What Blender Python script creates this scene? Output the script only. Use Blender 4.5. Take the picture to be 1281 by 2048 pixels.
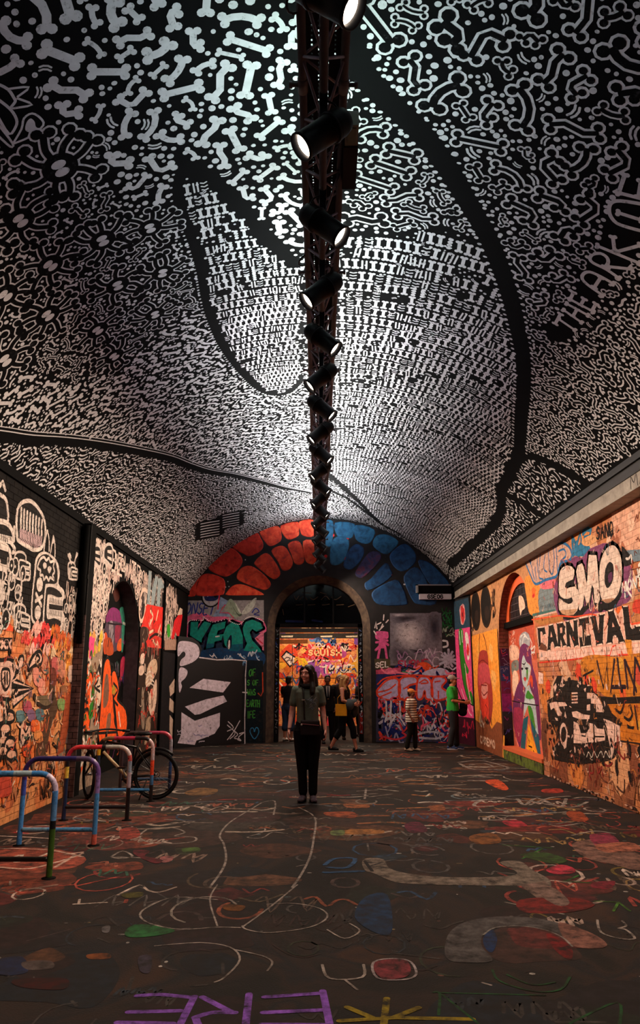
import bpy, bmesh, math, random
import numpy as np
from mathutils import Vector, Matrix
from mathutils.geometry import tessellate_polygon

random.seed(7); RNG = np.random.default_rng(11)
SC = bpy.context.scene
COL = SC.collection
for o in list(bpy.data.objects): bpy.data.objects.remove(o, do_unlink=True)

# ------------------------------------------------------------------ camera
F_PX, CX, CY, CAM_H = 1480.0, 640.5, 1024.0, 1.5
VPX, VPY = 638.0, 1362.0
PITCH = math.atan((VPY - CY) / F_PX)
YAW = math.atan((CX - VPX) / F_PX * math.cos(PITCH))
cam_d = bpy.data.cameras.new('camera'); cam = bpy.data.objects.new('camera', cam_d); COL.objects.link(cam)
cam_d.sensor_fit = 'VERTICAL'; cam_d.sensor_height = 36.0; cam_d.sensor_width = 36.0
cam_d.lens = F_PX / 2048.0 * 36.0
cam_d.clip_start = 0.05; cam_d.clip_end = 200
cam.location = (0, 0, CAM_H)
cam.rotation_euler = (math.pi / 2 + PITCH, 0, -YAW)
SC.camera = cam

# ------------------------------------------------------------------ world, exposure
wd = bpy.data.worlds.new('tunnel_night'); SC.world = wd; wd.use_nodes = True
wd.node_tree.nodes['Background'].inputs[0].default_value = (0.55, 0.6, 0.75, 1)
wd.node_tree.nodes['Background'].inputs[1].default_value = 0.012
SC.view_settings.view_transform = 'Standard'; SC.view_settings.look = 'None'
SC.view_settings.exposure = 0.0; SC.view_settings.gamma = 1.0
SC.view_settings.use_curve_mapping = False
try:
    SC.cycles.max_bounces = 4; SC.cycles.diffuse_bounces = 3; SC.cycles.glossy_bounces = 2; SC.cycles.adaptive_threshold = 0.04
    SC.cycles.transparent_max_bounces = 6; SC.cycles.use_denoising = True
    SC.cycles.sample_clamp_indirect = 4.0; SC.cycles.caustics_reflective = False; SC.cycles.caustics_refractive = False
except Exception: pass

# strength dials for the lamps that are built further down
SPOT_W = 305.0
SPOT_COL = (1.0, 0.74, 0.54)
UP_W = 52.0
SIDE_W = 10.0           # each side light added to tint the vault flanks lavender
ROOM_W = 100.0           # each ceiling strip of the far room

# ------------------------------------------------------------------ camera model as numbers (to place things where they stand)
_fw = Vector((math.sin(YAW) * math.cos(PITCH), math.cos(YAW) * math.cos(PITCH), math.sin(PITCH)))
_rt = Vector((math.cos(YAW), -math.sin(YAW), 0)); _up = _rt.cross(_fw)
EYE = Vector((0, 0, CAM_H))
def ray(x, y): return _fw + _rt * ((x - CX) / F_PX) + _up * ((CY - y) / F_PX)
def on_floor(x, y, z=0.0): d = ray(x, y); return EYE + d * ((z - CAM_H) / d.z)
def on_x(x, y, X): d = ray(x, y); return EYE + d * (X / d.x)
def on_y(x, y, Y): d = ray(x, y); return EYE + d * (Y / d.y)
def zoom(ox, oy, s): return lambda x, y: (ox + x / s, oy + y / s)

# ------------------------------------------------------------------ main sizes (metres)
XL, XR = -3.38, 3.70          # wall planes
FW = 19.2                     # far wall
Y0 = -3.5                     # tunnel goes on behind the camera
CXR = 3.50                    # front of the ledge on the far side wall
ZSL, ZSR, ZCROWN = 3.75, 3.96, 5.71
def circle3(a, b, c):
    (x1, y1), (x2, y2), (x3, y3) = a, b, c
    d = 2 * (x1 * (y2 - y3) + x2 * (y3 - y1) + x3 * (y1 - y2))
    ux = ((x1**2 + y1**2) * (y2 - y3) + (x2**2 + y2**2) * (y3 - y1) + (x3**2 + y3**2) * (y1 - y2)) / d
    uy = ((x1**2 + y1**2) * (x3 - x2) + (x2**2 + y2**2) * (x1 - x3) + (x3**2 + y3**2) * (x2 - x1)) / d
    return ux, uy, math.hypot(x1 - ux, y1 - uy)
VX, VZ, VR = circle3((XL, ZSL), (0.02, ZCROWN), (CXR, ZSR))
UL = math.asin((XL - VX) / VR) * VR; UR = math.asin((CXR - VX) / VR) * VR
def vault_pt(u, v, off=0.0):
    t = u / VR; r = VR - off
    return (VX + r * math.sin(t), v, VZ + r * math.cos(t))
def vault_px(x, y):
    """photo pixel -> (u, v) on the vault"""
    d = ray(x, y); ox, oz = -VX, CAM_H - VZ
    a = d.x**2 + d.z**2; b = 2 * (ox * d.x + oz * d.z); c = ox**2 + oz**2 - VR**2
    t = (-b + math.sqrt(max(b * b - 4 * a * c, 0))) / (2 * a)
    p = EYE + d * t
    return math.atan2(p.x - VX, p.z - VZ) * VR, p.y
def vault_z(x): return VZ + math.sqrt(max(VR**2 - (x - VX)**2, 0))

# ------------------------------------------------------------------ colour and materials
def lin(c): return tuple((v / 12.92 if v <= 0.04045 else ((v + 0.055) / 1.055) ** 2.4) for v in c)
def H(h): h = h.lstrip('#'); return lin(tuple(int(h[i:i + 2], 16) / 255 for i in (0, 2, 4)))
MATS = {}
def new_mat(name):
    m = bpy.data.materials.new(name); m.use_nodes = True; MATS[name] = m
    nt = m.node_tree; b = nt.nodes['Principled BSDF']
    return m, nt, b
def plain(name, col, rough=0.6, metal=0.0, var=0.12, scale=30.0, spec=0.25, bump=0.0):
    """a colour with a little noise in it"""
    if name in MATS: return MATS[name]
    m, nt, b = new_mat(name)
    if isinstance(col, str): col = H(col)
    tc = nt.nodes.new('ShaderNodeTexCoord'); no = nt.nodes.new('ShaderNodeTexNoise')
    no.inputs['Scale'].default_value = scale; no.inputs['Detail'].default_value = 4
    nt.links.new(tc.outputs['Object'], no.inputs['Vector'])
    mp = nt.nodes.new('ShaderNodeMapRange'); mp.inputs[3].default_value = 1 - var; mp.inputs[4].default_value = 1 + var
    nt.links.new(no.outputs['Fac'], mp.inputs[0])
    mx = nt.nodes.new('ShaderNodeMix'); mx.data_type = 'RGBA'; mx.blend_type = 'MULTIPLY'; mx.inputs[0].default_value = 1
    mx.inputs[6].default_value = (*col, 1); nt.links.new(mp.outputs[0], mx.inputs[7])
    nt.links.new(mx.outputs[2], b.inputs['Base Color'])
    b.inputs['Roughness'].default_value = rough; b.inputs['Metallic'].default_value = metal
    b.inputs['Specular IOR Level'].default_value = spec
    if bump:
        bp = nt.nodes.new('ShaderNodeBump'); bp.inputs['Strength'].default_value = bump; bp.inputs['Distance'].default_value = 0.01
        nt.links.new(no.outputs['Fac'], bp.inputs['Height']); nt.links.new(bp.outputs[0], b.inputs['Normal'])
    return m
def ramp_mat(name, stops, scale=3.0, rough=0.8, detail=6, dist=0.6, stretch=(1, 1, 1), bump=0.15, spec=0.3, fine=60.0):
    """several colours mingled by noise in world space"""
    m, nt, b = new_mat(name)
    ge = nt.nodes.new('ShaderNodeNewGeometry'); mpn = nt.nodes.new('ShaderNodeMapping'); mpn.inputs['Scale'].default_value = stretch
    nt.links.new(ge.outputs['Position'], mpn.inputs['Vector'])
    no = nt.nodes.new('ShaderNodeTexNoise'); no.inputs['Scale'].default_value = scale; no.inputs['Detail'].default_value = detail
    no.inputs['Distortion'].default_value = dist
    nt.links.new(mpn.outputs[0], no.inputs['Vector'])
    cr = nt.nodes.new('ShaderNodeValToRGB'); el = cr.color_ramp.elements
    while len(el) > 1: el.remove(el[-1])
    el[0].position = stops[0][0]; el[0].color = (*H(stops[0][1]), 1)
    for p, c in stops[1:]:
        e = el.new(p); e.color = (*H(c), 1)
    nt.links.new(no.outputs['Fac'], cr.inputs[0])
    n2 = nt.nodes.new('ShaderNodeTexNoise'); n2.inputs['Scale'].default_value = fine; n2.inputs['Detail'].default_value = 5
    nt.links.new(ge.outputs['Position'], n2.inputs['Vector'])
    mp = nt.nodes.new('ShaderNodeMapRange'); mp.inputs[3].default_value = 0.72; mp.inputs[4].default_value = 1.28
    nt.links.new(n2.outputs['Fac'], mp.inputs[0])
    mx = nt.nodes.new('ShaderNodeMix'); mx.data_type = 'RGBA'; mx.blend_type = 'MULTIPLY'; mx.inputs[0].default_value = 1
    nt.links.new(cr.outputs[0], mx.inputs[6]); nt.links.new(mp.outputs[0], mx.inputs[7])
    nt.links.new(mx.outputs[2], b.inputs['Base Color'])
    b.inputs['Roughness'].default_value = rough; b.inputs['Specular IOR Level'].default_value = spec
    bp = nt.nodes.new('ShaderNodeBump'); bp.inputs['Strength'].default_value = bump; bp.inputs['Distance'].default_value = 0.01
    nt.links.new(n2.outputs['Fac'], bp.inputs['Height']); nt.links.new(bp.outputs[0], b.inputs['Normal'])
    return m
def paint_mat(name, wear=0.0, wearcol='#181614', rough=0.6, wscale=9.0, lo=0.80, hi=1.15, stretch=(1, 1, 1), spec=0.3):
    """paint: the colour is an attribute of the painted patch; wear lets the ground show through"""
    m, nt, b = new_mat(name)
    at = nt.nodes.new('ShaderNodeAttribute'); at.attribute_name = 'Col'
    ge = nt.nodes.new('ShaderNodeNewGeometry')
    n2 = nt.nodes.new('ShaderNodeTexNoise'); n2.inputs['Scale'].default_value = 14; n2.inputs['Detail'].default_value = 6
    nt.links.new(ge.outputs['Position'], n2.inputs['Vector'])
    mp = nt.nodes.new('ShaderNodeMapRange'); mp.inputs[1].default_value = .25; mp.inputs[2].default_value = .75
    mp.inputs[3].default_value = lo; mp.inputs[4].default_value = hi
    nt.links.new(n2.outputs['Fac'], mp.inputs[0])
    mx = nt.nodes.new('ShaderNodeMix'); mx.data_type = 'RGBA'; mx.blend_type = 'MULTIPLY'; mx.inputs[0].default_value = 1
    nt.links.new(at.outputs['Color'], mx.inputs[6]); nt.links.new(mp.outputs[0], mx.inputs[7])
    out = mx.outputs[2]
    if wear > 0:
        mpn = nt.nodes.new('ShaderNodeMapping'); mpn.inputs['Scale'].default_value = stretch
        nt.links.new(ge.outputs['Position'], mpn.inputs['Vector'])
        n3 = nt.nodes.new('ShaderNodeTexNoise'); n3.inputs['Scale'].default_value = wscale; n3.inputs['Detail'].default_value = 8
        n3.inputs['Roughness'].default_value = 0.75
        nt.links.new(mpn.outputs[0], n3.inputs['Vector'])
        m2 = nt.nodes.new('ShaderNodeMapRange'); m2.inputs[1].default_value = .62 - wear * .5; m2.inputs[2].default_value = .74 - wear * .22
        nt.links.new(n3.outputs['Fac'], m2.inputs[0])
        m3 = nt.nodes.new('ShaderNodeMix'); m3.data_type = 'RGBA'
        nt.links.new(m2.outputs[0], m3.inputs[0]); nt.links.new(out, m3.inputs[6]); m3.inputs[7].default_value = (*H(wearcol), 1)
        out = m3.outputs[2]
    nt.links.new(out, b.inputs['Base Color'])
    b.inputs['Roughness'].default_value = rough; b.inputs['Specular IOR Level'].default_value = spec
    return m
def emit(name, col, strength):
    m, nt, b = new_mat(name)
    b.inputs['Base Color'].default_value = (*col, 1)
    b.inputs['Emission Color'].default_value = (*col, 1); b.inputs['Emission Strength'].default_value = strength
    return m

# ------------------------------------------------------------------ objects
def link(o, parent=None):
    COL.objects.link(o)
    if parent is not None: o.parent = parent
    return o
def tag(o, label=None, cat=None, group=None, kind=None):
    if label: o['label'] = label
    if cat: o['category'] = cat
    if group: o['group'] = group
    if kind: o['kind'] = kind
    return o
def thing(name, label, cat, loc=(0, 0, 0), rz=0.0, group=None):
    o = bpy.data.objects.new(name, None); o.empty_display_size = 0.1
    o.location = loc; o.rotation_euler = (0, 0, rz); link(o)
    return tag(o, label, cat, group)
def copy_tree(o, parent=None):
    c = o.copy(); COL.objects.link(c); c.parent = parent
    for ch in list(o.children): copy_tree(ch, c)
    return c

class MB:
    """collects shapes of one mesh"""
    def __init__(s): s.v = []; s.f = []; s.sm = []; s.c = None
    def add(s, vs, fs, smooth=False):
        b = len(s.v); s.v.extend([tuple(p) for p in vs]); s.f.extend([tuple(i + b for i in f) for f in fs]); s.sm.extend([smooth] * len(fs)); return s
    def box(s, lo, hi, m=None):
        x0, y0, z0 = lo; x1, y1, z1 = hi
        vs = [(x0, y0, z0), (x1, y0, z0), (x1, y1, z0), (x0, y1, z0), (x0, y0, z1), (x1, y0, z1), (x1, y1, z1), (x0, y1, z1)]
        if m is not None: vs = [tuple(m @ Vector(p)) for p in vs]
        return s.add(vs, [(3, 2, 1, 0), (4, 5, 6, 7), (0, 1, 5, 4), (1, 2, 6, 5), (2, 3, 7, 6), (3, 0, 4, 7)])
    def cbox(s, c, d, m=None): return s.box([c[i] - d[i] / 2 for i in range(3)], [c[i] + d[i] / 2 for i in range(3)], m)
    def tube(s, pts, r, n=10, caps=True, closed=False):
        pts = [Vector(p) for p in pts]; k = len(pts)
        rr = [r] * k if not hasattr(r, '__len__') else list(r)
        tang = []
        for i in range(k):
            a = pts[(i - 1) % k] if (closed or i > 0) else pts[i]; b = pts[(i + 1) % k] if (closed or i < k - 1) else pts[i]
            t = b - a; tang.append(t.normalized() if t.length > 1e-9 else Vector((0, 0, 1)))
        ref = Vector((0, 0, 1)) if abs(tang[0].z) < .9 else Vector((1, 0, 0))
        nv = tang[0].cross(ref).normalized(); vs = []; 
        for i in range(k):
            nv = nv - tang[i] * nv.dot(tang[i]); nv = nv.normalized() if nv.length > 1e-6 else tang[i].orthogonal().normalized()
            bv = tang[i].cross(nv)
            for j in range(n):
                a = 2 * math.pi * j / n; vs.append(pts[i] + (nv * math.cos(a) + bv * math.sin(a)) * rr[i])
        fs = []; m = k if closed else k - 1
        for i in range(m):
            for j in range(n):
                a = i * n + j; b = i * n + (j + 1) % n; c = ((i + 1) % k) * n + (j + 1) % n; d = ((i + 1) % k) * n + j
                fs.append((a, b, c, d))
        s.add(vs, fs, True)
        if caps and not closed:
            b = len(s.v) - k * n
            s.f.append(tuple(b + j for j in range(n))[::-1]); s.sm.append(False)
            s.f.append(tuple(b + (k - 1) * n + j for j in range(n))); s.sm.append(False)
        return s
    def lathe(s, prof, n=20, m=None, smooth=True):
        """prof: (r, z) pairs about local z"""
        vs = []
        for r, z in prof:
            for j in range(n):
                a = 2 * math.pi * j / n; p = Vector((r * math.cos(a), r * math.sin(a), z)); vs.append(tuple(m @ p) if m is not None else tuple(p))
        fs = []
        for i in range(len(prof) - 1):
            for j in range(n): fs.append((i * n + j, i * n + (j + 1) % n, (i + 1) * n + (j + 1) % n, (i + 1) * n + j))
        return s.add(vs, fs, smooth)
    def ell(s, c, r, n=14, m=8, mat=None):
        vs = []
        for i in range(m + 1):
            t = math.pi * i / m
            for j in range(n):
                a = 2 * math.pi * j / n
                p = Vector((r[0] * math.sin(t) * math.cos(a), r[1] * math.sin(t) * math.sin(a), r[2] * math.cos(t)))
                if mat is not None: p = mat @ p
                vs.append(p + Vector(c))
        fs = []
        for i in range(m):
            for j in range(n): fs.append((i * n + j, (i + 1) * n + j, (i + 1) * n + (j + 1) % n, i * n + (j + 1) % n))
        return s.add(vs, fs, True)
    def mesh(s, name, mat):
        me = bpy.data.meshes.new(name); me.from_pydata([tuple(p) for p in s.v], [], s.f); 
        me.polygons.foreach_set('use_smooth', s.sm)
        if s.c is not None:
            at = me.attributes.new('Col', 'FLOAT_COLOR', 'FACE'); at.data.foreach_set('color', np.array(s.c, dtype=np.float32).ravel())
        if mat is not None: me.materials.append(mat)
        me.update(); return me
    def build(s, name, mat, parent=None, loc=None):
        o = bpy.data.objects.new(name, s.mesh(name, mat)); link(o, parent)
        if loc is not None: o.location = loc
        return o
def structure(o): o['kind'] = 'structure'; return o

# ------------------------------------------------------------------ painting flat (or on the vault) by strokes and patches
class Canvas:
    """patches of paint on a surface; place(a, b, off) gives the 3D point, px(x, y) reads a photo pixel"""
    def __init__(s, place, px=None, base=0.0015, bricks=None, step=0.00002):
        s.STEP = step; s.place, s.px, s.base, s.bricks = place, px, base, bricks
        s.v = []; s.f = []; s.c = []; s.lv = 0
    def raw(s, pts, col, off):
        b = len(s.v); s.v.extend(s.place(p[0], p[1], off) for p in pts); s.f.append(tuple(range(b, b + len(pts)))); s.c.append((*col, 1))
    def face(s, pts, col, lv):
        off = s.base + lv * s.STEP
        if s.bricks is None: s.raw(pts, col, off); return
        # paint that follows the relief: in the joints and again on every brick face it covers
        s.raw(pts, col, off)
        proud = s.bricks['proud']
        if len(pts) > 3:
            tris = tessellate_polygon([[Vector((p[0], p[1], 0)) for p in pts]])
            polys = [[pts[i] for i in t] for t in tris]
        else: polys = [pts]
        for q in polys:
            a0 = min(p[0] for p in q); a1 = max(p[0] for p in q); b0 = min(p[1] for p in q); b1 = max(p[1] for p in q)
            for (ra0, ra1, rb0, rb1) in s.bricks['find'](a0, a1, b0, b1):
                r = q
                for ax, lim, sg in ((0, ra0, 1), (0, ra1, -1), (1, rb0, 1), (1, rb1, -1)):
                    out = []
                    for i in range(len(r)):
                        p, n = r[i], r[(i + 1) % len(r)]
                        dp, dn = sg * (p[ax] - lim), sg * (n[ax] - lim)
                        if dp >= 0: out.append(p)
                        if (dp >= 0) != (dn >= 0):
                            t = dp / (dp - dn); out.append((p[0] + (n[0] - p[0]) * t, p[1] + (n[1] - p[1]) * t))
                    r = out
                    if len(r) < 3: break
                if len(r) >= 3: s.raw(r, col, proud + off)
    def up(s, lv):
        if lv is None: s.lv += 1; return s.lv
        return lv
    def col(s, c): return H(c) if isinstance(c, str) else c
    def poly(s, pts, col, lv=None): s.face(list(pts), s.col(col), s.up(lv))
    def ell(s, c, ra, rb, col, lv=None, n=16, rot=0.0, jit=0.0):
        ca, sa = math.cos(rot), math.sin(rot); pts = []
        for i in range(n):
            t = 2 * math.pi * i / n; k = 1 + (random.uniform(-jit, jit) if jit else 0)
            x, y = ra * math.cos(t) * k, rb * math.sin(t) * k; pts.append((c[0] + x * ca - y * sa, c[1] + x * sa + y * ca))
        s.poly(pts, col, lv)
    def line(s, pts, w, col, lv=None, closed=False, cap=True):
        """a brush stroke; w a width or one width per point"""
        k = len(pts)
        if k < 2: return
        ws = [w] * k if not hasattr(w, '__len__') else list(w)
        lv = s.up(lv); col = s.col(col); L = []; R = []
        for i in range(k):
            a = pts[(i - 1) % k] if (closed or i > 0) else pts[i]; b = pts[(i + 1) % k] if (closed or i < k - 1) else pts[i]
            dx, dy = b[0] - a[0], b[1] - a[1]; d = math.hypot(dx, dy) or 1e-9
            nx, ny = -dy / d * ws[i] / 2, dx / d * ws[i] / 2
            p = pts[i]; L.append((p[0] + nx, p[1] + ny)); R.append((p[0] - nx, p[1] - ny))
        m = k if closed else k - 1
        for i in range(m):
            j = (i + 1) % k; s.face([L[i], R[i], R[j], L[j]], col, lv)
        if cap and not closed:
            for e, d in ((0, 1), (k - 1, k - 2)):
                p, q = pts[e], pts[d]; t = math.atan2(p[1] - q[1], p[0] - q[0]); r = ws[e] / 2
                s.face([(p[0] + r * math.cos(t + a), p[1] + r * math.sin(t + a)) for a in (-1.57, -.95, -.35, .35, .95, 1.57)], col, lv)
    # --- the same from photo pixels (through a zoom frame z)
    def P(s, z, flat): return [s.px(*z(flat[i], flat[i + 1])) for i in range(0, len(flat), 2)]
    def zpoly(s, z, flat, col, lv=None): s.poly(s.P(z, flat), col, lv)
    def zline(s, z, flat, w, col, lv=None, closed=False): s.line(s.P(z, flat), w, col, lv, closed)
    def zsmooth(s, z, flat, w, col, lv=None, closed=False): s.line(spline(s.P(z, flat), closed=closed), w, col, lv, closed)
    def zblob(s, z, flat, col, lv=None): s.poly(spline(s.P(z, flat), closed=True), col, lv)
    def build(s, name, mat, parent):
        me = bpy.data.meshes.new(name); me.from_pydata(s.v, [], s.f)
        at = me.attributes.new('Col', 'FLOAT_COLOR', 'FACE'); at.data.foreach_set('color', np.array(s.c, dtype=np.float32).ravel())
        me.materials.append(mat); me.update()
        o = bpy.data.objects.new(name, me); link(o, parent); return o
def spline(pts, n=4, closed=False):
    """Catmull-Rom through the points"""
    k = len(pts); out = []
    rng = range(k if closed else k - 1)
    for i in rng:
        p0 = pts[(i - 1) % k] if (closed or i > 0) else pts[i]; p1 = pts[i]; p2 = pts[(i + 1) % k]
        p3 = pts[(i + 2) % k] if (closed or i + 2 < k) else p2
        for j in range(n):
            t = j / n
            out.append(tuple(0.5 * (2 * p1[d] + (p2[d] - p0[d]) * t + (2 * p0[d] - 5 * p1[d] + 4 * p2[d] - p3[d]) * t * t + (3 * p1[d] - p0[d] - 3 * p2[d] + p3[d]) * t**3) for d in range(len(p1))))
    if not closed: out.append(tuple(pts[-1]))
    return out
# a stroke alphabet in a 0..1 x 0..1 box (polylines, y up)
GL = {
 'A': ['0,0 .5,1 1,0', '.2,.4 .8,.4'], 'B': ['0,0 0,1 .7,.95 .8,.75 .6,.55 0,.5', '.6,.55 .95,.35 .8,.05 0,0'], 'C': ['.95,.85 .5,1 .1,.75 .05,.3 .4,0 .95,.12'],
 'D': ['0,0 0,1 .6,.9 .95,.5 .6,.1 0,0'], 'E': ['.9,1 0,1 0,0 .9,0', '0,.5 .7,.5'], 'F': ['.9,1 0,1 0,0', '0,.5 .7,.5'], 'G': ['.95,.85 .5,1 .1,.75 .05,.3 .4,0 .95,.15 .95,.5 .55,.5'],
 'H': ['0,0 0,1', '1,0 1,1', '0,.5 1,.5'], 'I': ['.5,0 .5,1'], 'J': ['.8,1 .8,.2 .45,0 .1,.2'], 'K': ['0,0 0,1', '.9,1 0,.45 .9,0'], 'L': ['0,1 0,0 .85,0'],
 'M': ['0,0 .1,1 .5,.4 .9,1 1,0'], 'N': ['0,0 0,1 1,0 1,1'], 'O': ['.5,1 .1,.8 .02,.4 .3,.02 .7,.02 .98,.4 .9,.8 .5,1'], 'P': ['0,0 0,1 .75,.95 .9,.7 .7,.5 0,.45'],
 'Q': ['.5,1 .1,.8 .02,.4 .3,.02 .7,.02 .98,.4 .9,.8 .5,1', '.6,.3 1,-.05'], 'R': ['0,0 0,1 .75,.95 .9,.72 .7,.5 0,.45', '.4,.47 .95,0'], 'S': ['.9,.85 .5,1 .1,.8 .25,.55 .75,.45 .9,.2 .5,0 .05,.15'],
 'T': ['0,1 1,1', '.5,1 .5,0'], 'U': ['0,1 .05,.2 .4,0 .7,.05 .95,.25 1,1'], 'V': ['0,1 .5,0 1,1'], 'W': ['0,1 .25,0 .5,.7 .75,0 1,1'], 'X': ['0,0 1,1', '0,1 1,0'], 'Y': ['0,1 .5,.5 1,1', '.5,.5 .5,0'],
 'Z': ['0,1 1,1 0,0 1,0'], '1': ['.2,.8 .5,1 .5,0'], '2': ['.05,.8 .4,1 .9,.8 .8,.5 .05,0 .95,0'], '3': ['.1,.9 .6,1 .9,.75 .5,.52 .9,.28 .6,0 .05,.1'], '5': ['.9,1 .15,1 .1,.55 .6,.6 .9,.3 .5,0 .05,.1'], '6': ['.8,1 .3,.7 .05,.3 .4,0 .9,.2 .7,.5 .1,.35'],
 ' ': [], '.': ['.4,0 .5,.03'], '-': ['.1,.5 .9,.5'],
}
GL = {k: [[tuple(float(q) for q in p.split(',')) for p in st.split()] for st in v] for k, v in GL.items()}
def glyphs(text, gap=0.28):
    """polylines of a line of writing, unit height; also its length"""
    x = 0.0; out = []
    for ch in text:
        w = 0.35 if ch in 'I1 .' else (0.95 if ch in 'MW' else 0.68)
        for st in GL.get(ch, []): out.append([(x + p[0] * w, p[1]) for p in st])
        x += w + gap
    return out, max(x - gap, 1e-6)
def write_quad(cv, text, quad, w, col, lv=None, rough=0.0, smooth=True):
    """write into the quad a,b,c,d = bottom-left, bottom-right, top-right, top-left in canvas units"""
    st, L = glyphs(text); a, b, c, d = quad; lv = cv.up(lv)
    for s in st:
        q = []
        for (x, y) in (spline(s, 3) if smooth and len(s) > 3 else s):
            t = x / L; y += random.uniform(-rough, rough)
            q.append(tuple((a[i] * (1 - t) + b[i] * t) * (1 - y) + (d[i] * (1 - t) + c[i] * t) * y for i in (0, 1)))
        cv.line(q, w, col, lv)
# ================================================================== structure
PROUD = 0.0045
BP, BL, BJ = 0.075, 0.225, 0.007          # brick course, brick pitch, joint
M_vault = plain('vault_black_paint', '#0b0b0c', 0.9, var=0.3, scale=6, spec=0.06)
M_brick_r = ramp_mat('painted_brick_warm', [(0.30, '#6a3826'), (0.42, '#9c5632'), (0.5, '#b87444'), (0.58, '#a8664c'), (0.68, '#c89068'), (0.8, '#7c4a38')], scale=1.6, dist=1.2, rough=0.8)
M_mortar_r = ramp_mat('painted_mortar_warm', [(0.3, '#3c2218'), (0.5, '#5a3624'), (0.7, '#6a4632')], scale=1.6, dist=1.2, rough=0.9)
M_brick_l = ramp_mat('painted_brick_black', [(0.35, '#100f0f'), (0.6, '#191716'), (0.8, '#211e1c')], scale=3, rough=0.85, spec=.08)
M_mortar_l = plain('painted_mortar_black', '#0c0b0b', 0.9, var=0.3, spec=.06)
M_reveal = ramp_mat('old_red_brick', [(0.3, '#5a2e26'), (0.5, '#7c4236'), (0.7, '#94584a')], scale=6, rough=0.85)
M_asphalt = ramp_mat('painted_asphalt', [(0.28, '#131111'), (0.42, '#191716'), (0.5, '#241c19'), (0.57, '#18181a'), (0.66, '#30211a'), (0.8, '#1c1718')], scale=0.9, dist=1.5, rough=0.8, fine=90, bump=0.25, spec=0.12)
M_farwall = ramp_mat('far_wall_dark_paint', [(0.3, '#0d0d10'), (0.55, '#15151a'), (0.75, '#1f1a1c')], scale=4, rough=0.75)
M_tan = ramp_mat('arch_ring_plaster', [(0.3, '#2e2724'), (0.5, '#443830'), (0.7, '#584a3e')], scale=8, rough=0.75)
M_black = plain('black_paint', '#090909', 0.85, var=0.3, spec=.06)
M_steel_dark = plain('dark_steel', '#141315', 0.45, 0.6, var=0.25, scale=12)
M_grey_ledge = ramp_mat('grey_ledge_paint', [(0.3, '#77716a'), (0.55, '#8d877e'), (0.75, '#9c968c')], scale=4, rough=0.7, fine=25)
M_room = ramp_mat('far_room_paint', [(0.28, '#6d2b1e'), (0.40, '#c4502a'), (0.5, '#e0a062'), (0.6, '#b03a34'), (0.72, '#caa08a')], scale=3.5, dist=2.0, rough=0.8)
M_paint = paint_mat('spray_paint', wear=.17, wearcol='#3a2c26', wscale=13, lo=.66, hi=1.16, rough=.75, spec=.12)
M_paint_worn = paint_mat('worn_floor_paint', wear=0.44, wearcol='#171413', wscale=8.0, lo=.5, hi=1.05, rough=.8, spec=.12)
M_mural = paint_mat('white_mural_paint', wear=0.12, wearcol='#3a3a3c', wscale=22, lo=.86, hi=1.08, rough=.9, spec=.05)

# floor
floor = structure(MB().add([(-6, Y0, 0), (6, Y0, 0), (6, 27.5, 0), (-6, 27.5, 0)], [(0, 1, 2, 3)]).build('floor', M_asphalt))
# vault
mb = MB(); n = 160; vs = []
for i in range(n + 1):
    u = UL + (UR - UL) * i / n
    for v in (Y0, FW + 0.05): vs.append(vault_pt(u, v, 0))
mb.add(vs, [(2 * i, 2 * i + 1, 2 * i + 3, 2 * i + 2) for i in range(n)], True)
ceiling = structure(mb.build('ceiling', M_vault))

def arch_z(y, yc, half, zs): return zs + math.sqrt(max(half * half - (y - yc) ** 2, 0.0))
def wall_strips(ya, yb, ztop, holes, place, mb, seg=20):
    """wall with arched holes; holes: (centre, half width, sill, spring)"""
    edges = [ya]
    for (yc, hw, sill, zs) in sorted(holes): edges += [yc - hw, yc + hw]
    edges.append(yb)
    zt = ztop if callable(ztop) else (lambda a: ztop)
    def quad(a0, a1, z00, z01, z10, z11):
        mb.add([place(a0, z00), place(a1, z01), place(a1, z11), place(a0, z10)], [(0, 1, 2, 3)])
    for i in range(len(edges) - 1):
        a0, a1 = edges[i], edges[i + 1]
        if i % 2 == 0:
            m = 1 if not callable(ztop) else 24
            for k in range(m):
                b0 = a0 + (a1 - a0) * k / m; b1 = a0 + (a1 - a0) * (k + 1) / m; quad(b0, b1, 0, 0, zt(b0), zt(b1))
        else:
            yc, hw, sill, zs = sorted(holes)[i // 2]
            for k in range(seg):
                t0 = math.pi * k / seg; t1 = math.pi * (k + 1) / seg
                b0 = yc - hw * math.cos(t0); b1 = yc - hw * math.cos(t1)
                if sill > 0: quad(b0, b1, 0, 0, sill, sill)
                quad(b0, b1, zs + hw * math.sin(t0), zs + hw * math.sin(t1), zt(b0), zt(b1))
def reveal(yc, hw, sill, zs, p0, p1, mb, seg=20):
    prof = [(yc - hw, sill)] + [(yc - hw * math.cos(math.pi * k / seg), zs + hw * math.sin(math.pi * k / seg)) for k in range(seg + 1)] + [(yc + hw, sill)]
    for (a, b) in zip(prof[:-1], prof[1:]):
        mb.add([p0(*a), p0(*b), p1(*b), p1(*a)], [(0, 1, 2, 3)])
    if sill > 0: mb.add([p0(yc - hw, sill), p0(yc + hw, sill), p1(yc + hw, sill), p1(yc - hw, sill)], [(0, 1, 2, 3)])

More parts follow.
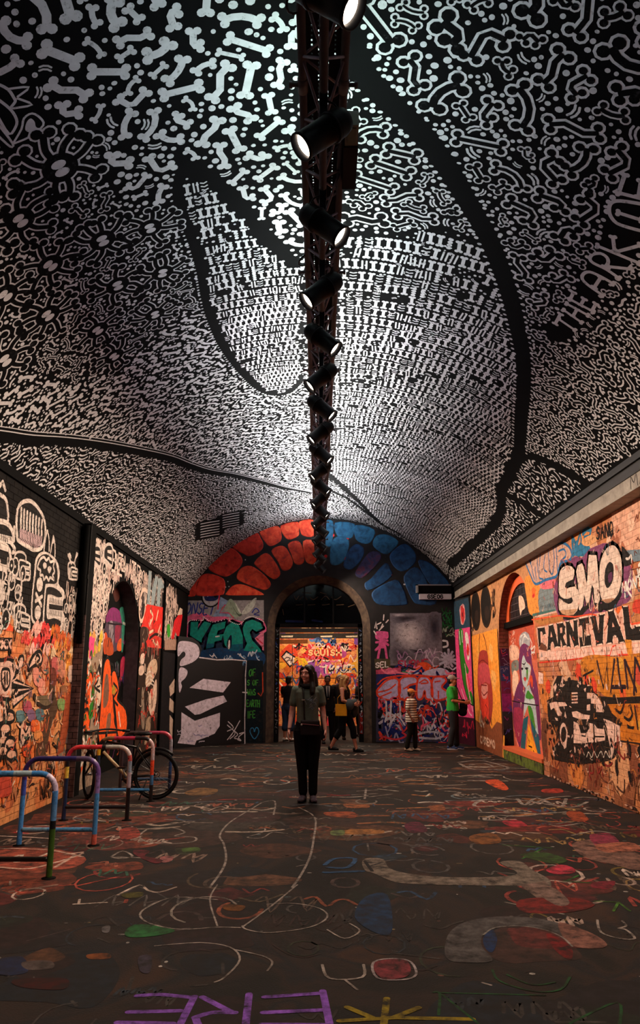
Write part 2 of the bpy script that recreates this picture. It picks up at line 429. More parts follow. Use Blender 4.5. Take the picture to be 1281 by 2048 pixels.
# right wall with the arched niche
NR = (14.10, 1.33, 0.23, 2.19); NRD = 0.20
NL = (12.92, 1.17, 0.0, 2.03); NLD = 0.24
xr = XR + PROUD; xl = XL - PROUD
mb = MB(); wall_strips(Y0, FW, 3.9, [NR], lambda a, z: (xr, a, z), mb)
wall_right = structure(mb.build('wall_right', M_mortar_r))
mb = MB(); reveal(*NR, lambda a, z: (xr, a, z), lambda a, z: (xr + NRD, a, z), mb)
structure(mb.build('niche_reveal', M_mortar_r, wall_right))
mb = MB(); wall_strips(Y0, FW, 3.78, [NL], lambda a, z: (xl, a, z), mb)
wall_left = structure(mb.build('wall_left', M_mortar_l))
mb = MB(); reveal(*NL, lambda a, z: (xl, a, z), lambda a, z: (xl - NLD, a, z), mb)
M_lrev = ramp_mat('niche_reveal_dark', [(0.3, '#2c2328'), (0.55, '#43373d'), (0.8, '#55464e')], scale=5, rough=0.7)
structure(mb.build('niche_reveal', M_lrev, wall_left))
# backs of the niches
mb = MB(); mb.box((xr + NRD, NR[0] - 1.5, 0), (xr + NRD + .05, NR[0] + 1.5, 3.7)); niche_back_r = structure(mb.build('niche_back', plain('niche_panel_red', '#b5482e', .7, var=.25, scale=7), wall_right))
mb = MB(); mb.box((xl - NLD - .05, NL[0] - 1.4, 0), (xl - NLD, NL[0] + 1.4, 3.4)); niche_back_l = structure(mb.build('niche_back', M_black, wall_left))

# bricks: the nearest ones one by one, the others of each field in one part
def brick_cells(ya, yb, z0, z1):
    out = []
    for r in range(int(round(z0 / BP)), int(z1 / BP)):
        y = ya - (BL / 2 if r % 2 else 0); zz = r * BP + BJ / 2
        while y < yb:
            a, b = max(y + BJ / 2, ya), min(y + BL - BJ / 2, yb)
            if b - a > 0.05: out.append((a, b, zz, zz + BP - BJ))
            y += BL
    return out
def finder(ya, yb, z0, z1):
    def find(a0, a1, b0, b1):
        if a1 < ya or a0 > yb: return []
        out = []
        for r in range(max(int(b0 / BP) - 1, int(round(z0 / BP))), min(int(b1 / BP) + 1, int(z1 / BP) - 1) + 1):
            off = ya - (BL / 2 if r % 2 else 0); zz = r * BP + BJ / 2
            for k in range(max(0, int((a0 - off) / BL)), int((a1 - off) / BL) + 1):
                y = off + k * BL
                if y >= yb: break
                a, b = max(y + BJ / 2, ya), min(y + BL - BJ / 2, yb)
                if b - a > 0.05: out.append((a, b, zz, zz + BP - BJ))
        return out
    return find
def brick_mesh(ln, ht, mat, sgn):
    """local: face at x=0 looking to -sgn, body going to +sgn"""
    m = MB(); c = 0.002; d = PROUD + 0.002
    y, z = ln / 2, ht / 2
    m.add([(0, -y + c, -z + c), (0, y - c, -z + c), (0, y - c, z - c), (0, -y + c, z - c), (sgn * c, -y, -z), (sgn * c, y, -z), (sgn * c, y, z), (sgn * c, -y, z),
           (sgn * d, -y, -z), (sgn * d, y, -z), (sgn * d, y, z), (sgn * d, -y, z)],
          [(0, 1, 2, 3)] + [(i, (i + 1) % 4, (i + 1) % 4 + 4, i + 4) for i in range(4)] + [(i + 4, (i + 1) % 4 + 4, (i + 1) % 4 + 8, i + 8) for i in range(4)])
    return m
def lay_bricks(wall, X, sgn, ya, yb, z1, mat, single_from, most=300, zvis=(0, 9)):
    cells = brick_cells(ya, yb, 0, z1)
    near = sorted((c for c in cells if c[0] > single_from and zvis[0] < c[2] < zvis[1]), key=lambda c: c[0] + 0.15 * abs(c[2] - 1.5))[:most]
    ns = set(near); cache = {}; rest = MB()
    for c in cells:
        ln = round(c[1] - c[0], 3); p = (X + sgn * random.uniform(0, .0012), (c[0] + c[1]) / 2, (c[2] + c[3]) / 2)
        if c in ns:
            if ln not in cache: cache[ln] = brick_mesh(ln, c[3] - c[2], mat, sgn).mesh('brick', mat)
            o = bpy.data.objects.new('brick', cache[ln]); o.location = p; link(o, wall)
        else:
            m = brick_mesh(ln, c[3] - c[2], mat, sgn); rest.add([(v[0] + p[0], v[1] + p[1], v[2] + p[2]) for v in m.v], m.f)
    o = rest.build('brick_field', mat, wall); o['kind'] = 'stuff'
RZ = (7.65, 12.765, 0.0, 3.72); LZ = (7.05, 10.35, 0.0, 3.72)
lay_bricks(wall_right, XR, 1, RZ[0], RZ[1], RZ[3], M_brick_r, 8.35, zvis=(.2, 3.45))
lay_bricks(wall_left, XL, -1, LZ[0], LZ[1], LZ[3], M_brick_l, 7.55)
# bricks of the niche's far jamb and arch
mb_f = []
def jamb_bricks(wall, X0, sgn, depth, yj, zlo, zs, yc, hw, mat):
    w = 0.215 if depth > .2 else depth - .012
    rows = int((zs - zlo) / BP)
    for r in range(rows):
        zz = zlo + r * BP + BJ / 2
        parts = [(0.0, depth)] if r % 2 else [(0.0, depth / 2 - .005), (depth / 2 + .005, depth)]
        for a, b in parts:
            m = MB(); m.box((min(X0 + sgn * a, X0 + sgn * b), yj - .006, zz), (max(X0 + sgn * a, X0 + sgn * b), yj + .006, zz + BP - BJ)); m.build('brick', mat, wall)
    n = int(math.pi / 2 * hw / BP)
    for k in range(n):
        t = (k + .5) * (math.pi / 2) / n
        M = Matrix.Translation((X0 + sgn * depth / 2, yc + hw * math.cos(t), zs + hw * math.sin(t))) @ Matrix.Rotation(t, 4, 'X')
        parts = [(-depth / 2, depth / 2)] if k % 2 else [(-depth / 2, -.005), (.005, depth / 2)]
        for a, b in parts:
            m = MB(); m.box((a, -.006, -.031), (b, .006, .031), M); m.build('brick', mat, wall)
jamb_bricks(wall_right, xr, 1, NRD, NR[0] + NR[1], NR[2], NR[3], NR[0], NR[1], M_reveal)

# far wall with the big arch
AO, AI, AZ = 1.325, 1.14, 2.86            # outer / inner radius of the ring, spring height
mb = MB(); wall_strips(-3.55, 3.75, vault_z, [(0.0, AO, 0.0, AZ)], lambda a, z: (a, FW, z), mb)
wall_far = structure(mb.build('wall_far', M_farwall))
mb = MB(); reveal(0, AO, 0, AZ, lambda a, z: (a, FW, z), lambda a, z: (a * AI / AO, FW + .16, AZ + (z - AZ) * AI / AO if z > AZ else z), mb)
reveal(0, AI, 0, AZ, lambda a, z: (a, FW + .16, z), lambda a, z: (a, FW + .6, z), mb)
structure(mb.build('arch_ring', M_tan, wall_far))
# steel frame and dark glass in the arch
mb = MB()
for s in (-1, 1):
    mb.box((min(s * 1.02, s * 1.14), FW + .26, 0), (max(s * 1.02, s * 1.14), FW + .42, 2.95))
mb.box((-1.14, FW + .26, 2.86), (1.14, FW + .42, 2.96))
door_1 = structure(mb.build('door_1', M_steel_dark))
M_glass = plain('dark_glass', '#050506', 0.08, 0.0, var=0.1, spec=0.6)
mb = MB(); seg = 28
pts = [(-1.13, FW + .30, 2.95)] + [(-1.13 * math.cos(math.pi * k / seg), FW + .30, max(AZ + 1.13 * math.sin(math.pi * k / seg), 2.95)) for k in range(seg + 1)] + [(1.13, FW + .30, 2.95)]
mb.add(pts + [(p[0], p[1] + .02, p[2]) for p in pts], [tuple(range(len(pts))), tuple(range(len(pts), 2 * len(pts)))[::-1]])
structure(mb.build('glass_pane', M_glass, door_1))
mb = MB()
for x in (-.38, .38): mb.box((x - .02, FW + .285, 2.95), (x + .02, FW + .335, 2.86 + 1.07))
structure(mb.build('mullion', M_steel_dark, door_1))
mb = MB()
for s in (-1, 1):
    mb.cbox((s * 1.17, FW + .22, 1.4), (.05, .05, 2.8))
structure(mb.build('jamb_strip', plain('jamb_rust', '#4a2a20', .7, var=.3), door_1))

# pier at the far end of the right wall
PV = [(3.685, 18.12), (3.50, FW), (3.74, FW), (3.72, 18.12)]
pier = structure(MB().add([(x, y, z) for z in (0, 3.9) for x, y in PV], [(0, 1, 5, 4), (1, 2, 6, 5), (2, 3, 7, 6), (3, 0, 4, 7), (4, 5, 6, 7)]).build('trim_1', M_farwall))
# ledge along the top of the right wall: black edge, grey channel
mb = MB(); mb.box((CXR, Y0, 3.745), (3.72, FW, 3.985)); mb.box((CXR - .03, Y0, 3.86), (CXR, FW, 3.90))
trim_2 = structure(mb.build('trim_2', plain('ledge_black', '#101011', .45, var=.2)))
mb = MB(); mb.box((CXR + .015, Y0, 3.585), (3.715, FW, 3.745)); mb.box((CXR - .01, Y0, 3.565), (3.715, FW, 3.585))
trim_3 = structure(mb.build('trim_3', M_grey_ledge))
# black edge along the top of the left wall
mb = MB(); mb.box((xl, Y0, 3.68), (XL + .025, FW, 3.80)); trim_4 = structure(mb.build('trim_4', M_black))
# pilaster on the left wall, one brick thick, courses picked out
PY0, PY1, PX = 10.36, 10.62, XL + .135
pil = structure(MB().box((xl, PY0 + .006, 0), (PX - .006, PY1, 3.70)).build('trim_5', M_black))
M_pil = ramp_mat('pilaster_brick', [(0.3, '#3a2a2b'), (0.55, '#57403f'), (0.75, '#6d5350')], scale=7, rough=.85)
M_pil2 = plain('pilaster_brick_black', '#0b0b0b', .7, var=.3)
for r in range(49):
    zz = r * BP + BJ / 2
    for (a, b) in ([(XL, PX)] if r % 2 else [(XL, XL + .065), (XL + .075, PX)]):
        MB().box((a, PY0, zz), (b, PY0 + .02, zz + BP - BJ)).build('brick', M_pil if zz < 2.35 else M_pil2, pil)

# the room beyond the arch
mb = MB()
RX0, RX1, RY1, RZ1 = -3.6, 3.6, 26.4, 4.3
mb.add([(RX0, RY1, 0), (RX1, RY1, 0), (RX1, RY1, RZ1), (RX0, RY1, RZ1)], [(0, 1, 2, 3)])
wall_room_end = structure(mb.build('wall_room_end', M_room))
mb = MB()
for X in (RX0, RX1): mb.add([(X, FW + .6, 0), (X, RY1, 0), (X, RY1, RZ1), (X, FW + .6, RZ1)], [(0, 1, 2, 3)])
for s in (-1, 1): mb.box((min(s * 1.14, s * 3.7), FW + .5, 0), (max(s * 1.14, s * 3.7), FW + .62, RZ1))
mb.box((-1.3, FW + .5, 3.0), (1.3, FW + .62, RZ1))
wall_room_sides = structure(mb.build('wall_room_side', M_room))
mb = MB(); mb.add([(RX0, FW + .5, RZ1), (RX1, FW + .5, RZ1), (RX1, RY1, RZ1), (RX0, RY1, RZ1)], [(0, 1, 2, 3)])
ceiling_room = structure(mb.build('ceiling_room', M_black))
mb = MB()
for (y, z, h) in ((21.5, 3.02, .14), (23.5, 3.0, .12)): mb.box((RX0, y, z), (RX1, y + .14, z + h))
trim_6 = structure(mb.build('trim_6', M_steel_dark))
# strip lamps on that room's ceiling
M_strip = emit('strip_lamp_glow', (1, .80, .58), 9)
for i, y in enumerate((21.0, 23.2, 25.2)):
    t = thing('strip_lamp', ('warm strip lamp on the ceiling of the room beyond, ' + ('just past the arch', 'over the middle', 'close to its end wall')[i]), 'lamp', (0, y, RZ1), 0, 'strip lamps in the far room')
    MB().box((-1.3, -.07, -.06), (1.3, .07, 0)).build('housing', M_steel_dark, t)
    MB().box((-1.27, -.05, -.085), (1.27, .05, -.06)).build('tube', M_strip, t)
    ld = bpy.data.lights.new('strip_light', 'AREA'); ld.shape = 'RECTANGLE'; ld.size = 2.5; ld.size_y = .1; ld.energy = ROOM_W; ld.color = (1, .78, .55)
    lo = bpy.data.objects.new('strip_light', ld); lo.location = (0, 0, -.10); link(lo, t)
# ================================================================== the bone mural on the vault
WHITE = H('#cfcfd2'); INK = H('#0b0b0c')
cvv = Canvas(lambda u, v, off: vault_pt(u, v, off), lambda x, y: vault_px(x, y), base=0.003, step=0.00006)
LO, HI = 0, 30
RES = 0.01; U0, V0, V1 = UL, 1.4, FW
NU, NV = int((UR - UL) / RES), int((V1 - V0) / RES)
uu, vv = np.meshgrid(U0 + (np.arange(NU) + .5) * RES, V0 + (np.arange(NV) + .5) * RES, indexing='ij')
# photo pixel of every grid cell
tt = uu / VR; wx_, wz_ = VX + VR * np.sin(tt), VZ + VR * np.cos(tt) - CAM_H
zc = wx_ * _fw.x + vv * _fw.y + wz_ * _fw.z
PXx = CX + F_PX * (wx_ * _rt.x + vv * _rt.y + wz_ * _rt.z) / zc; PXy = CY - F_PX * (wx_ * _up.x + vv * _up.y + wz_ * _up.z) / zc
def inside(poly):
    r = np.zeros(PXx.shape, bool); k = len(poly)
    for i in range(k):
        x1, y1 = poly[i]; x2, y2 = poly[(i + 1) % k]
        if y1 == y2: continue
        c = (PXy > min(y1, y2)) & (PXy <= max(y1, y2)) & (PXx < (PXy - y1) * (x2 - x1) / (y2 - y1) + x1)
        r ^= c
    return r
LOOP = [(362, 345), (356, 380), (362, 420), (385, 480), (402, 540), (410, 590), (420, 630), (440, 680), (465, 720), (490, 750), (520, 778), (550, 788), (578, 784), (604, 760), (606, 545), (590, 530), (550, 488), (510, 448), (475, 410), (440, 372), (410, 346), (385, 335)]
BIG = [(700, 85), (730, 150), (770, 195), (830, 252), (870, 300), (905, 350), (940, 410), (975, 470), (1000, 530), (1020, 590), (1035, 650), (1046, 710), (1048, 770), (1043, 840), (1040, 905)]
LOWR = [(1040, 905), (1022, 945), (1003, 985), (1002, 1018), (985, 1052), (940, 1095), (900, 1130)]
LONG = [(-300, 850), (-120, 856), (0, 868), (60, 876), (130, 880), (200, 888), (270, 900), (340, 915), (380, 930), (420, 942), (470, 950), (520, 962), (570, 975), (622, 985)]
REG = np.zeros(PXx.shape, np.int8)
left = uu < 0.02
REG[left] = 1                                                                   # big filled bones
REG[left & inside([(-700, 700), (0, 690), (150, 760), (250, 720), (340, 640), (420, 560), (640, 500), (640, 1100), (-700, 1100)])] = 4
REG[left & inside([(-500, 300), (0, 290), (180, 260), (235, 400), (345, 420), (402, 620), (330, 650), (250, 730), (150, 770), (0, 715), (-500, 760)])] = 2
REG[left & inside(LOOP)] = 3
REG[left & inside(LONG + [(640, 990), (640, 1400), (-900, 1400), (-900, 850)])] = 5
right = ~left
REG[right] = 6                                                                  # outlined bones
REG[right & inside([(1042, 640), (1090, 660), (1150, 690), (1281, 560), (2600, 0), (2600, 1400), (900, 1400), (1043, 905)])] = 8
REG[right & inside([(640, 462), (760, 470), (880, 455), (985, 490)] + BIG[8:] + LOWR + [(760, 1045), (700, 990), (640, 940)])] = 7
REG[right & inside([(1040, 905), (1090, 920), (1130, 940), (1185, 972), (1281, 1040), (1000, 1300), (870, 1220), (895, 1130), (985, 1052), (1003, 985)])] = 9
REG[right & inside([(640, 940), (700, 990), (760, 1045), (900, 1130), (880, 1240), (640, 1200)])] = 5
BAND = [(1092, 650), (1140, 600), (1190, 520), (1225, 420), (1281, 300), (1500, -100), (1700, 60), (1400, 330), (1281, 492), (1200, 585), (1165, 650), (1130, 684), (1100, 676)]
occ = np.zeros(PXx.shape, bool)
occ[inside(BAND)] = True
_disc = {}
def disc(r):
    k = max(int(round(r / RES)), 0)
    if k not in _disc:
        a, b = np.meshgrid(np.arange(-k, k + 1), np.arange(-k, k + 1), indexing='ij'); m = a * a + b * b <= k * k + .5; _disc[k] = (a[m], b[m])
    return _disc[k]
def cells(pts): p = np.asarray(pts); return ((p[:, 0] - U0) / RES).astype(int), ((p[:, 1] - V0) / RES).astype(int)
def stamp(pts, r):
    i, j = cells(pts); a, b = disc(r)
    I = (i[:, None] + a).ravel(); J = (j[:, None] + b).ravel(); k = (I >= 0) & (I < NU) & (J >= 0) & (J < NV); occ[I[k], J[k]] = True
def free(pts, regs):
    i, j = cells(pts)
    if (i < 1).any() or (i >= NU - 1).any() or (j < 1).any() or (j >= NV - 1).any(): return False
    if occ[i, j].any(): return False
    return np.isin(REG[i, j], regs).all()
def dense(pts, step=RES):
    out = []
    for (a, b) in zip(pts[:-1], pts[1:]):
        n = max(int(math.hypot(b[0] - a[0], b[1] - a[1]) / step), 1)
        for k in range(n): out.append((a[0] + (b[0] - a[0]) * k / n, a[1] + (b[1] - a[1]) * k / n))
    out.append(pts[-1]); return out
# black lines that part the fields: kept clear
def black_band(pts, w):
    q = spline([vault_px(*p) for p in pts], 6); stamp(dense(q), w / 2); return q
def white_dashes(q, off, w, step, gap=.35):
    """a row of dabs along a line"""
    d = dense(q, .02); acc = 0
    for (a, b) in zip(d[:-1], d[1:]):
        l = math.hypot(b[0] - a[0], b[1] - a[1]) or 1e-9; acc += l
        if acc > step:
            acc = 0; nx, ny = -(b[1] - a[1]) / l, (b[0] - a[0]) / l
            cvv.ell((a[0] + nx * off, a[1] + ny * off), w, w * random.uniform(.6, 1.1), WHITE, LO, 8)
qb = black_band(BIG, .19); white_dashes(qb, .115, .022, .075); white_dashes(qb, -.115, .02, .085)
qb = black_band(LOWR, .15)
ql = black_band(LOOP[:14], .09); white_dashes(ql, .06, .014, .05)
ql2 = black_band(LOOP[15:] + LOOP[:1], .13)
qg = black_band(LONG, .14)
cvv.line([(u + .045, v) for u, v in qg], .014, WHITE, LO); cvv.line([(u + .085, v - .02) for u, v in qg], .012, WHITE, LO)
black_band([(1040, 905), (1090, 920), (1130, 940), (1185, 972)], .14)
black_band([(1005, 985), (1045, 1005), (1095, 1040)], .13)
black_band([(645, 935), (665, 955), (690, 975), (720, 1005), (760, 1045), (800, 1068)], .10)
black_band([(648, 975), (700, 1000), (740, 1030), (775, 1055)], .06)
black_band([(690, 300), (705, 400)], .01)

def knobs(cv, e, d, w, col, lv, k=.62):
    """the two round ends of a bone"""
    l = math.hypot(e[0] - d[0], e[1] - d[1]) or 1e-9; tx, ty = (e[0] - d[0]) / l, (e[1] - d[1]) / l
    for s in (-1, 1): cv.ell((e[0] - ty * s * w * .55, e[1] + tx * s * w * .55), w * k, w * k, col, lv, 9)
def bone(cv, pts, w, style, line=.02):
    if style == 'solid':
        cv.line(pts, w, WHITE, LO, cap=False); knobs(cv, pts[0], pts[1], w, WHITE, LO); knobs(cv, pts[-1], pts[-2], w, WHITE, LO)
    elif style == 'outline':
        cv.line(pts, w, WHITE, LO, cap=False); knobs(cv, pts[0], pts[1], w, WHITE, LO, .66); knobs(cv, pts[-1], pts[-2], w, WHITE, LO, .66)
        k = w - 2 * line
        cv.line(pts, k, INK, HI, cap=False)
        for e, d in ((pts[0], pts[1]), (pts[-1], pts[-2])):
            l = math.hypot(e[0] - d[0], e[1] - d[1]) or 1e-9; tx, ty = (e[0] - d[0]) / l, (e[1] - d[1]) / l
            for s in (-1, 1): cv.ell((e[0] - ty * s * w * .55, e[1] + tx * s * w * .55), w * .66 - line, w * .66 - line, INK, HI, 9)
    else:
        cv.line(pts, w, WHITE, LO)
def spine(u, v, L, ang, kind):
    ca, sa = math.cos(ang), math.sin(ang); h = L / 2; b = random.uniform(.25, .55) * random.choice((-1, 1))
    if kind == 'I': q = [(-h, 0), (h, 0)]
    elif kind == 'C': q = [(-h, 0), (-h * .5, b * h * .6), (0, b * h * .8), (h * .5, b * h * .6), (h, 0)]
    elif kind == 'L': q = [(-h * .8, 0), (h * .25, 0), (h * .5, b * h * .5), (h * .5, b * h * 1.9)]
    else: q = [(-h, -b * h * .8), (-h * .35, -b * h * .7), (h * .35, b * h * .7), (h, b * h * .8)]
    return [(u + x * ca - y * sa, v + x * sa + y * ca) for x, y in q]
def fill(regs, n, L, w, gap, style, kinds, line=.02, ang=None, vmax=99):
    I, J = np.nonzero(np.isin(REG, regs) & ~occ)
    if len(I) == 0: return
    pick = RNG.integers(0, len(I), n); cnt = 0
    for p in pick:
        i, j = I[p], J[p]
        if occ[i, j]: continue
        u, v = U0 + (i + .5) * RES, V0 + (j + .5) * RES
        if v > vmax: continue
        ww = w * random.uniform(.85, 1.2); q = spine(u, v, L * random.uniform(.7, 1.25), random.uniform(0, 6.283) if ang is None else ang + random.uniform(-.5, .5), random.choice(kinds))
        d = dense(q, ww * .7); da = np.asarray(d)
        e = ww * 1.05
        t = da[-1] - da[0]; t = t / (np.hypot(*t) + 1e-9); nrm = np.array((-t[1], t[0]))
        chk = np.concatenate([da, da + nrm * ww * .55, da - nrm * ww * .55, [da[0] + nrm * e, da[0] - nrm * e, da[-1] + nrm * e, da[-1] - nrm * e, da[0] - t * e * .6, da[-1] + t * e * .6]])
        if not free(chk, regs): continue
        bone(cvv, q, ww, style, line); cnt += 1
        stamp(dense(q, RES * 1.5), ww / 2 + gap)
        if style != 'squiggle': stamp([tuple(da[0] + nrm * ww * .55), tuple(da[0] - nrm * ww * .55), tuple(da[-1] + nrm * ww * .55), tuple(da[-1] - nrm * ww * .55)], ww * .6 + gap)
    return cnt
def dabs(regs, n, r, gap, arcs=.4):
    """dots and little double arcs in what is left"""
    I, J = np.nonzero(np.isin(REG, regs) & ~occ)
    if len(I) == 0: return
    for p in RNG.integers(0, len(I), n):
        i, j = I[p], J[p]
        if occ[i, j]: continue
        u, v = U0 + (i + .5) * RES, V0 + (j + .5) * RES; rr = r * random.uniform(.6, 1.2)
        if random.random() < arcs:
            a = random.uniform(0, 6.283); l = rr * 2.0; ca, sa = math.cos(a), math.sin(a); T = lambda x, y: (u + x * ca - y * sa, v + x * sa + y * ca)
            ok = free([T(-l, 0), T(0, 0), T(l, 0), T(-l, rr * 1.6), T(l, rr * 1.6), T(0, -rr), T(0, rr * 2)], regs)
            if not ok: continue
            for k in range(2):
                y = k * rr * 1.35; q = [T(-l, y), T(-l * .4, y + rr * .55), T(l * .4, y + rr * .55), T(l, y)]
                cvv.line(q, rr * .75, WHITE, LO); stamp(dense(q), rr * .4 + gap)
        else:
            if not free([(u, v), (u + rr, v), (u - rr, v), (u, v + rr), (u, v - rr)], regs): continue
            cvv.ell((u, v), rr, rr * random.uniform(.85, 1.1), WHITE, LO, 10); stamp([(u, v)], rr + gap)

# two little blocks of close lettering far down the left side
for (x, y, w, h) in ((420, 1058, 46, 40), (462, 1040, 40, 36)):
    q = [vault_px(x - w / 2, y - h * .3), vault_px(x + w / 2, y - h / 2), vault_px(x + w / 2, y + h * .3), vault_px(x - w / 2, y + h / 2)]; a, b, c, d = q
    for k in range(6):
        t = (k + .5) / 6; m = lambda p, r: (p[0] + (r[0] - p[0]) * t, p[1] + (r[1] - p[1]) * t)
        p, r = m(a, d), m(b, c); cvv.line([(p[0] + (r[0] - p[0]) * s, p[1] + (r[1] - p[1]) * s) for s in (.1, .35, .6, .9)], .03, WHITE, LO); stamp(dense([p, r]), .09)
# creatures: black bodies with white-lined bone legs
def creature(px, py, R):
    c = vault_px(px, py); a0 = random.uniform(0, 6.28); n = random.choice((7, 8)); legs = []
    for k in range(n):
        a = a0 + 2 * math.pi * k / n + random.uniform(-.15, .15); bend = random.uniform(.15, .35) * random.choice((-1, 1)); ln = random.uniform(1.45, 1.9)
        q = [(c[0] + R * r * math.cos(a + bend * max(r - .9, 0)), c[1] + R * r * math.sin(a + bend * max(r - .9, 0))) for r in (.5, .85, 1.15, ln)]
        legs.append(spline(q, 3))
    w = R * .42; li = R * .085
    for q in legs:
        cvv.line(q, w, WHITE, LO, cap=False); knobs(cvv, q[-1], q[-2], w, WHITE, LO, .72)
        cvv.line(q, w - 2 * li, INK, HI, cap=False)
        e, d = q[-1], q[-2]; l = math.hypot(e[0] - d[0], e[1] - d[1]) or 1e-9; tx, ty = (e[0] - d[0]) / l, (e[1] - d[1]) / l
        for s in (-1, 1): cvv.ell((e[0] - ty * s * w * .55, e[1] + tx * s * w * .55), w * .72 - li, w * .72 - li, INK, HI, 10)
        stamp(dense(q), w / 2 + .012); stamp([q[-1]], w * 1.25)
    cvv.ell(c, R * .78, R * .78, WHITE, LO, 22); cvv.ell(c, R * .78 - li, R * .78 - li, INK, HI + 1, 22); stamp([c], R * .9)
    t = random.uniform(1.2, 1.9)
    for s in (-1, 1): cvv.ell((c[0] + s * R * .2 * math.cos(t), c[1] + s * R * .2 * math.sin(t)), R * .29, R * .2, WHITE, HI + 70, 14, rot=t + math.pi / 2)
for (x, y, r) in ((120, 335, .20), (205, 480, .17), (300, 455, .155), (100, 530, .17), (235, 570, .17), (325, 545, .16), (95, 630, .18), (195, 660, .17), (310, 628, .16), (228, 712, .17), (10, 720, .19), (-60, 480, .2), (10, 590, .17), (40, 440, .17), (-150, 620, .2), (-170, 380, .2)):
    creature(x, y, r)
# the beaked creature at the edge of the frame
zq = zoom(0, 150, 4.0)
for fl, w in (([-40, 60, 60, 110, 110, 180, 120, 210, 90, 250], .02), ([60, 110, 230, 95, 140, 170], .016), ([140, 185, 255, 235, 100, 265], .016), ([-20, 190, 80, 270, 130, 350, 125, 410, 70, 470, -20, 330], .02), ([-20, 480, 80, 570, 100, 545, -10, 400], .016), ([100, 550, 170, 430, 190, 345, 255, 305, 320, 340, 345, 400, 240, 490, 100, 550], .016)):
    q = spline(cvv.P(zq, fl), 3); cvv.line(q, w, WHITE, LO); stamp(dense(q), .03)
cvv.zblob(zq, [215, 370, 245, 345, 275, 370, 285, 410, 310, 430, 290, 460, 215, 450, 200, 420], WHITE, LO); stamp([vault_px(*zq(245, 420))], .14)

# lettering made of bones
zo = zoom(1080, 330, 5.537)
def bone_letter(strokes, w=.034):
    for fl in strokes:
        q = cvv.P(zo, fl); q = spline(q, 3) if len(q) > 2 else q
        cvv.line(q, w, WHITE, HI); 
        for e, d in ((q[0], q[1]), (q[-1], q[-2])): knobs(cvv, e, d, w, WHITE, HI, .62)
bone_letter([[175, 1755, 235, 1645], [212, 1700, 395, 1825]])
bone_letter([[265, 1600, 470, 1740], [300, 1530, 540, 1660], [372, 1672, 418, 1592]])
bone_letter([[338, 1482, 600, 1620], [342, 1485, 378, 1405], [458, 1548, 498, 1478], [582, 1612, 628, 1532]])
bone_letter([[705, 1440, 560, 1340, 478, 1262, 490, 1200, 560, 1180, 680, 1230, 820, 1310], [608, 1352, 682, 1240]])
bone_letter([[885, 1250, 740, 1150, 600, 1082, 560, 1032, 590, 985, 680, 975, 750, 1020, 762, 1080, 725, 1128], [762, 1120, 1030, 1150]])
bone_letter([[640, 890, 1113, 1085], [835, 955, 815, 790], [860, 955, 1120, 885]])
bone_letter([[1150, 730, 1000, 690, 860, 640, 790, 560, 772, 480, 800, 412, 900, 392, 1150, 430], [870, 522, 1130, 605]])
bone_letter([[870, 300, 1150, 372], [880, 300, 948, 100], [1100, 350, 1130, 170]])
# rows of upright bones
def rows(reg, v0, v1, ph, pw, w):
    v = v0; r = 0
    while v < v1:
        k = 1 - .38 * max(0, min(1, (v - 7) / 8)); h, pwk, wk = ph * k, pw * k, w * k
        u = UL if reg == 3 else 0.05
        while u < (0 if reg == 3 else UR):
            x = u + .02 * math.sin(v * 3.1 + u * 2); y = v + .025 * math.sin(u * 4.0 + r)
            t = random.random()
            if free([(x, y), (x, y + h * .4), (x, y - h * .4), (x - wk * .6, y), (x + wk * .6, y)], [reg]):
                a = random.uniform(-.12, .12); l = h * .36; sx, sy = math.sin(a), math.cos(a)
                if t < .50:
                    bone(cvv, [(x - sx * l, y - sy * l), (x + sx * l, y + sy * l)], wk, 'solid'); stamp(dense([(x, y - l), (x, y + l)]), wk)
                elif t < .66:
                    for s in (-1, 1): cvv.line([(x + s * wk * .6 - sx * l, y - sy * l), (x + s * wk * .6, y), (x + s * wk * .6 + sx * l, y + sy * l)], wk * .55, WHITE, LO)
                elif t < .82:
                    for s in (-1, -.33, .33, 1): cvv.ell((x, y + s * h * .34), wk * .75, h * .12, WHITE, LO, 8)
                else:
                    for s in (-1, 0, 1): cvv.line([(x - wk * .9, y + s * h * .28), (x, y + s * h * .28 + .012), (x + wk * .9, y + s * h * .28)], wk * .5, WHITE, LO)
            u += pwk
        v += h; r += 1
rows(7, 3.5, FW, .20, .098, .036); rows(3, 3.0, 12, .155, .075, .028)
stats = []
stats.append(fill([1], 9000, .23, .052, .018, 'solid', 'IICLS'))
stats.append(fill([1], 5000, .14, .036, .016, 'solid', 'IC')); dabs([1], 9000, .027, .013)
stats.append(fill([2], 9000, .16, .042, .014, 'outline', 'ICS', .012)); stats.append(fill([2], 5000, .09, .022, .012, 'solid', 'IC')); dabs([2], 6000, .02, .01)
stats.append(fill([4], 14000, .17, .04, .012, 'solid', 'ICSL', ang=.6)); stats.append(fill([4], 9000, .10, .026, .011, 'squiggle', 'CS')); dabs([4], 9000, .016, .009, .3)
stats.append(fill([6], 9000, .31, .092, .014, 'outline', 'ICLSS', .022)); stats.append(fill([6], 6000, .15, .056, .012, 'outline', 'ICL', .015)); dabs([6], 14000, .026, .012)
stats.append(fill([8], 12000, .24, .066, .013, 'outline', 'CLSS', .018)); stats.append(fill([8], 6000, .12, .024, .012, 'squiggle', 'CS')); dabs([8], 9000, .02, .011)
stats.append(fill([9], 6000, .14, .03, .014, 'squiggle', 'CSL')); stats.append(fill([9], 5000, .07, .018, .011, 'squiggle', 'CS'))
stats.append(fill([5], 36000, .15, .024, .011, 'squiggle', 'CSSL', ang=1.0)); stats.append(fill([5], 22000, .07, .018, .010, 'squiggle', 'IC')); dabs([5], 9000, .012, .009, .1)
dabs([7, 3], 6000, .016, .010, .2)
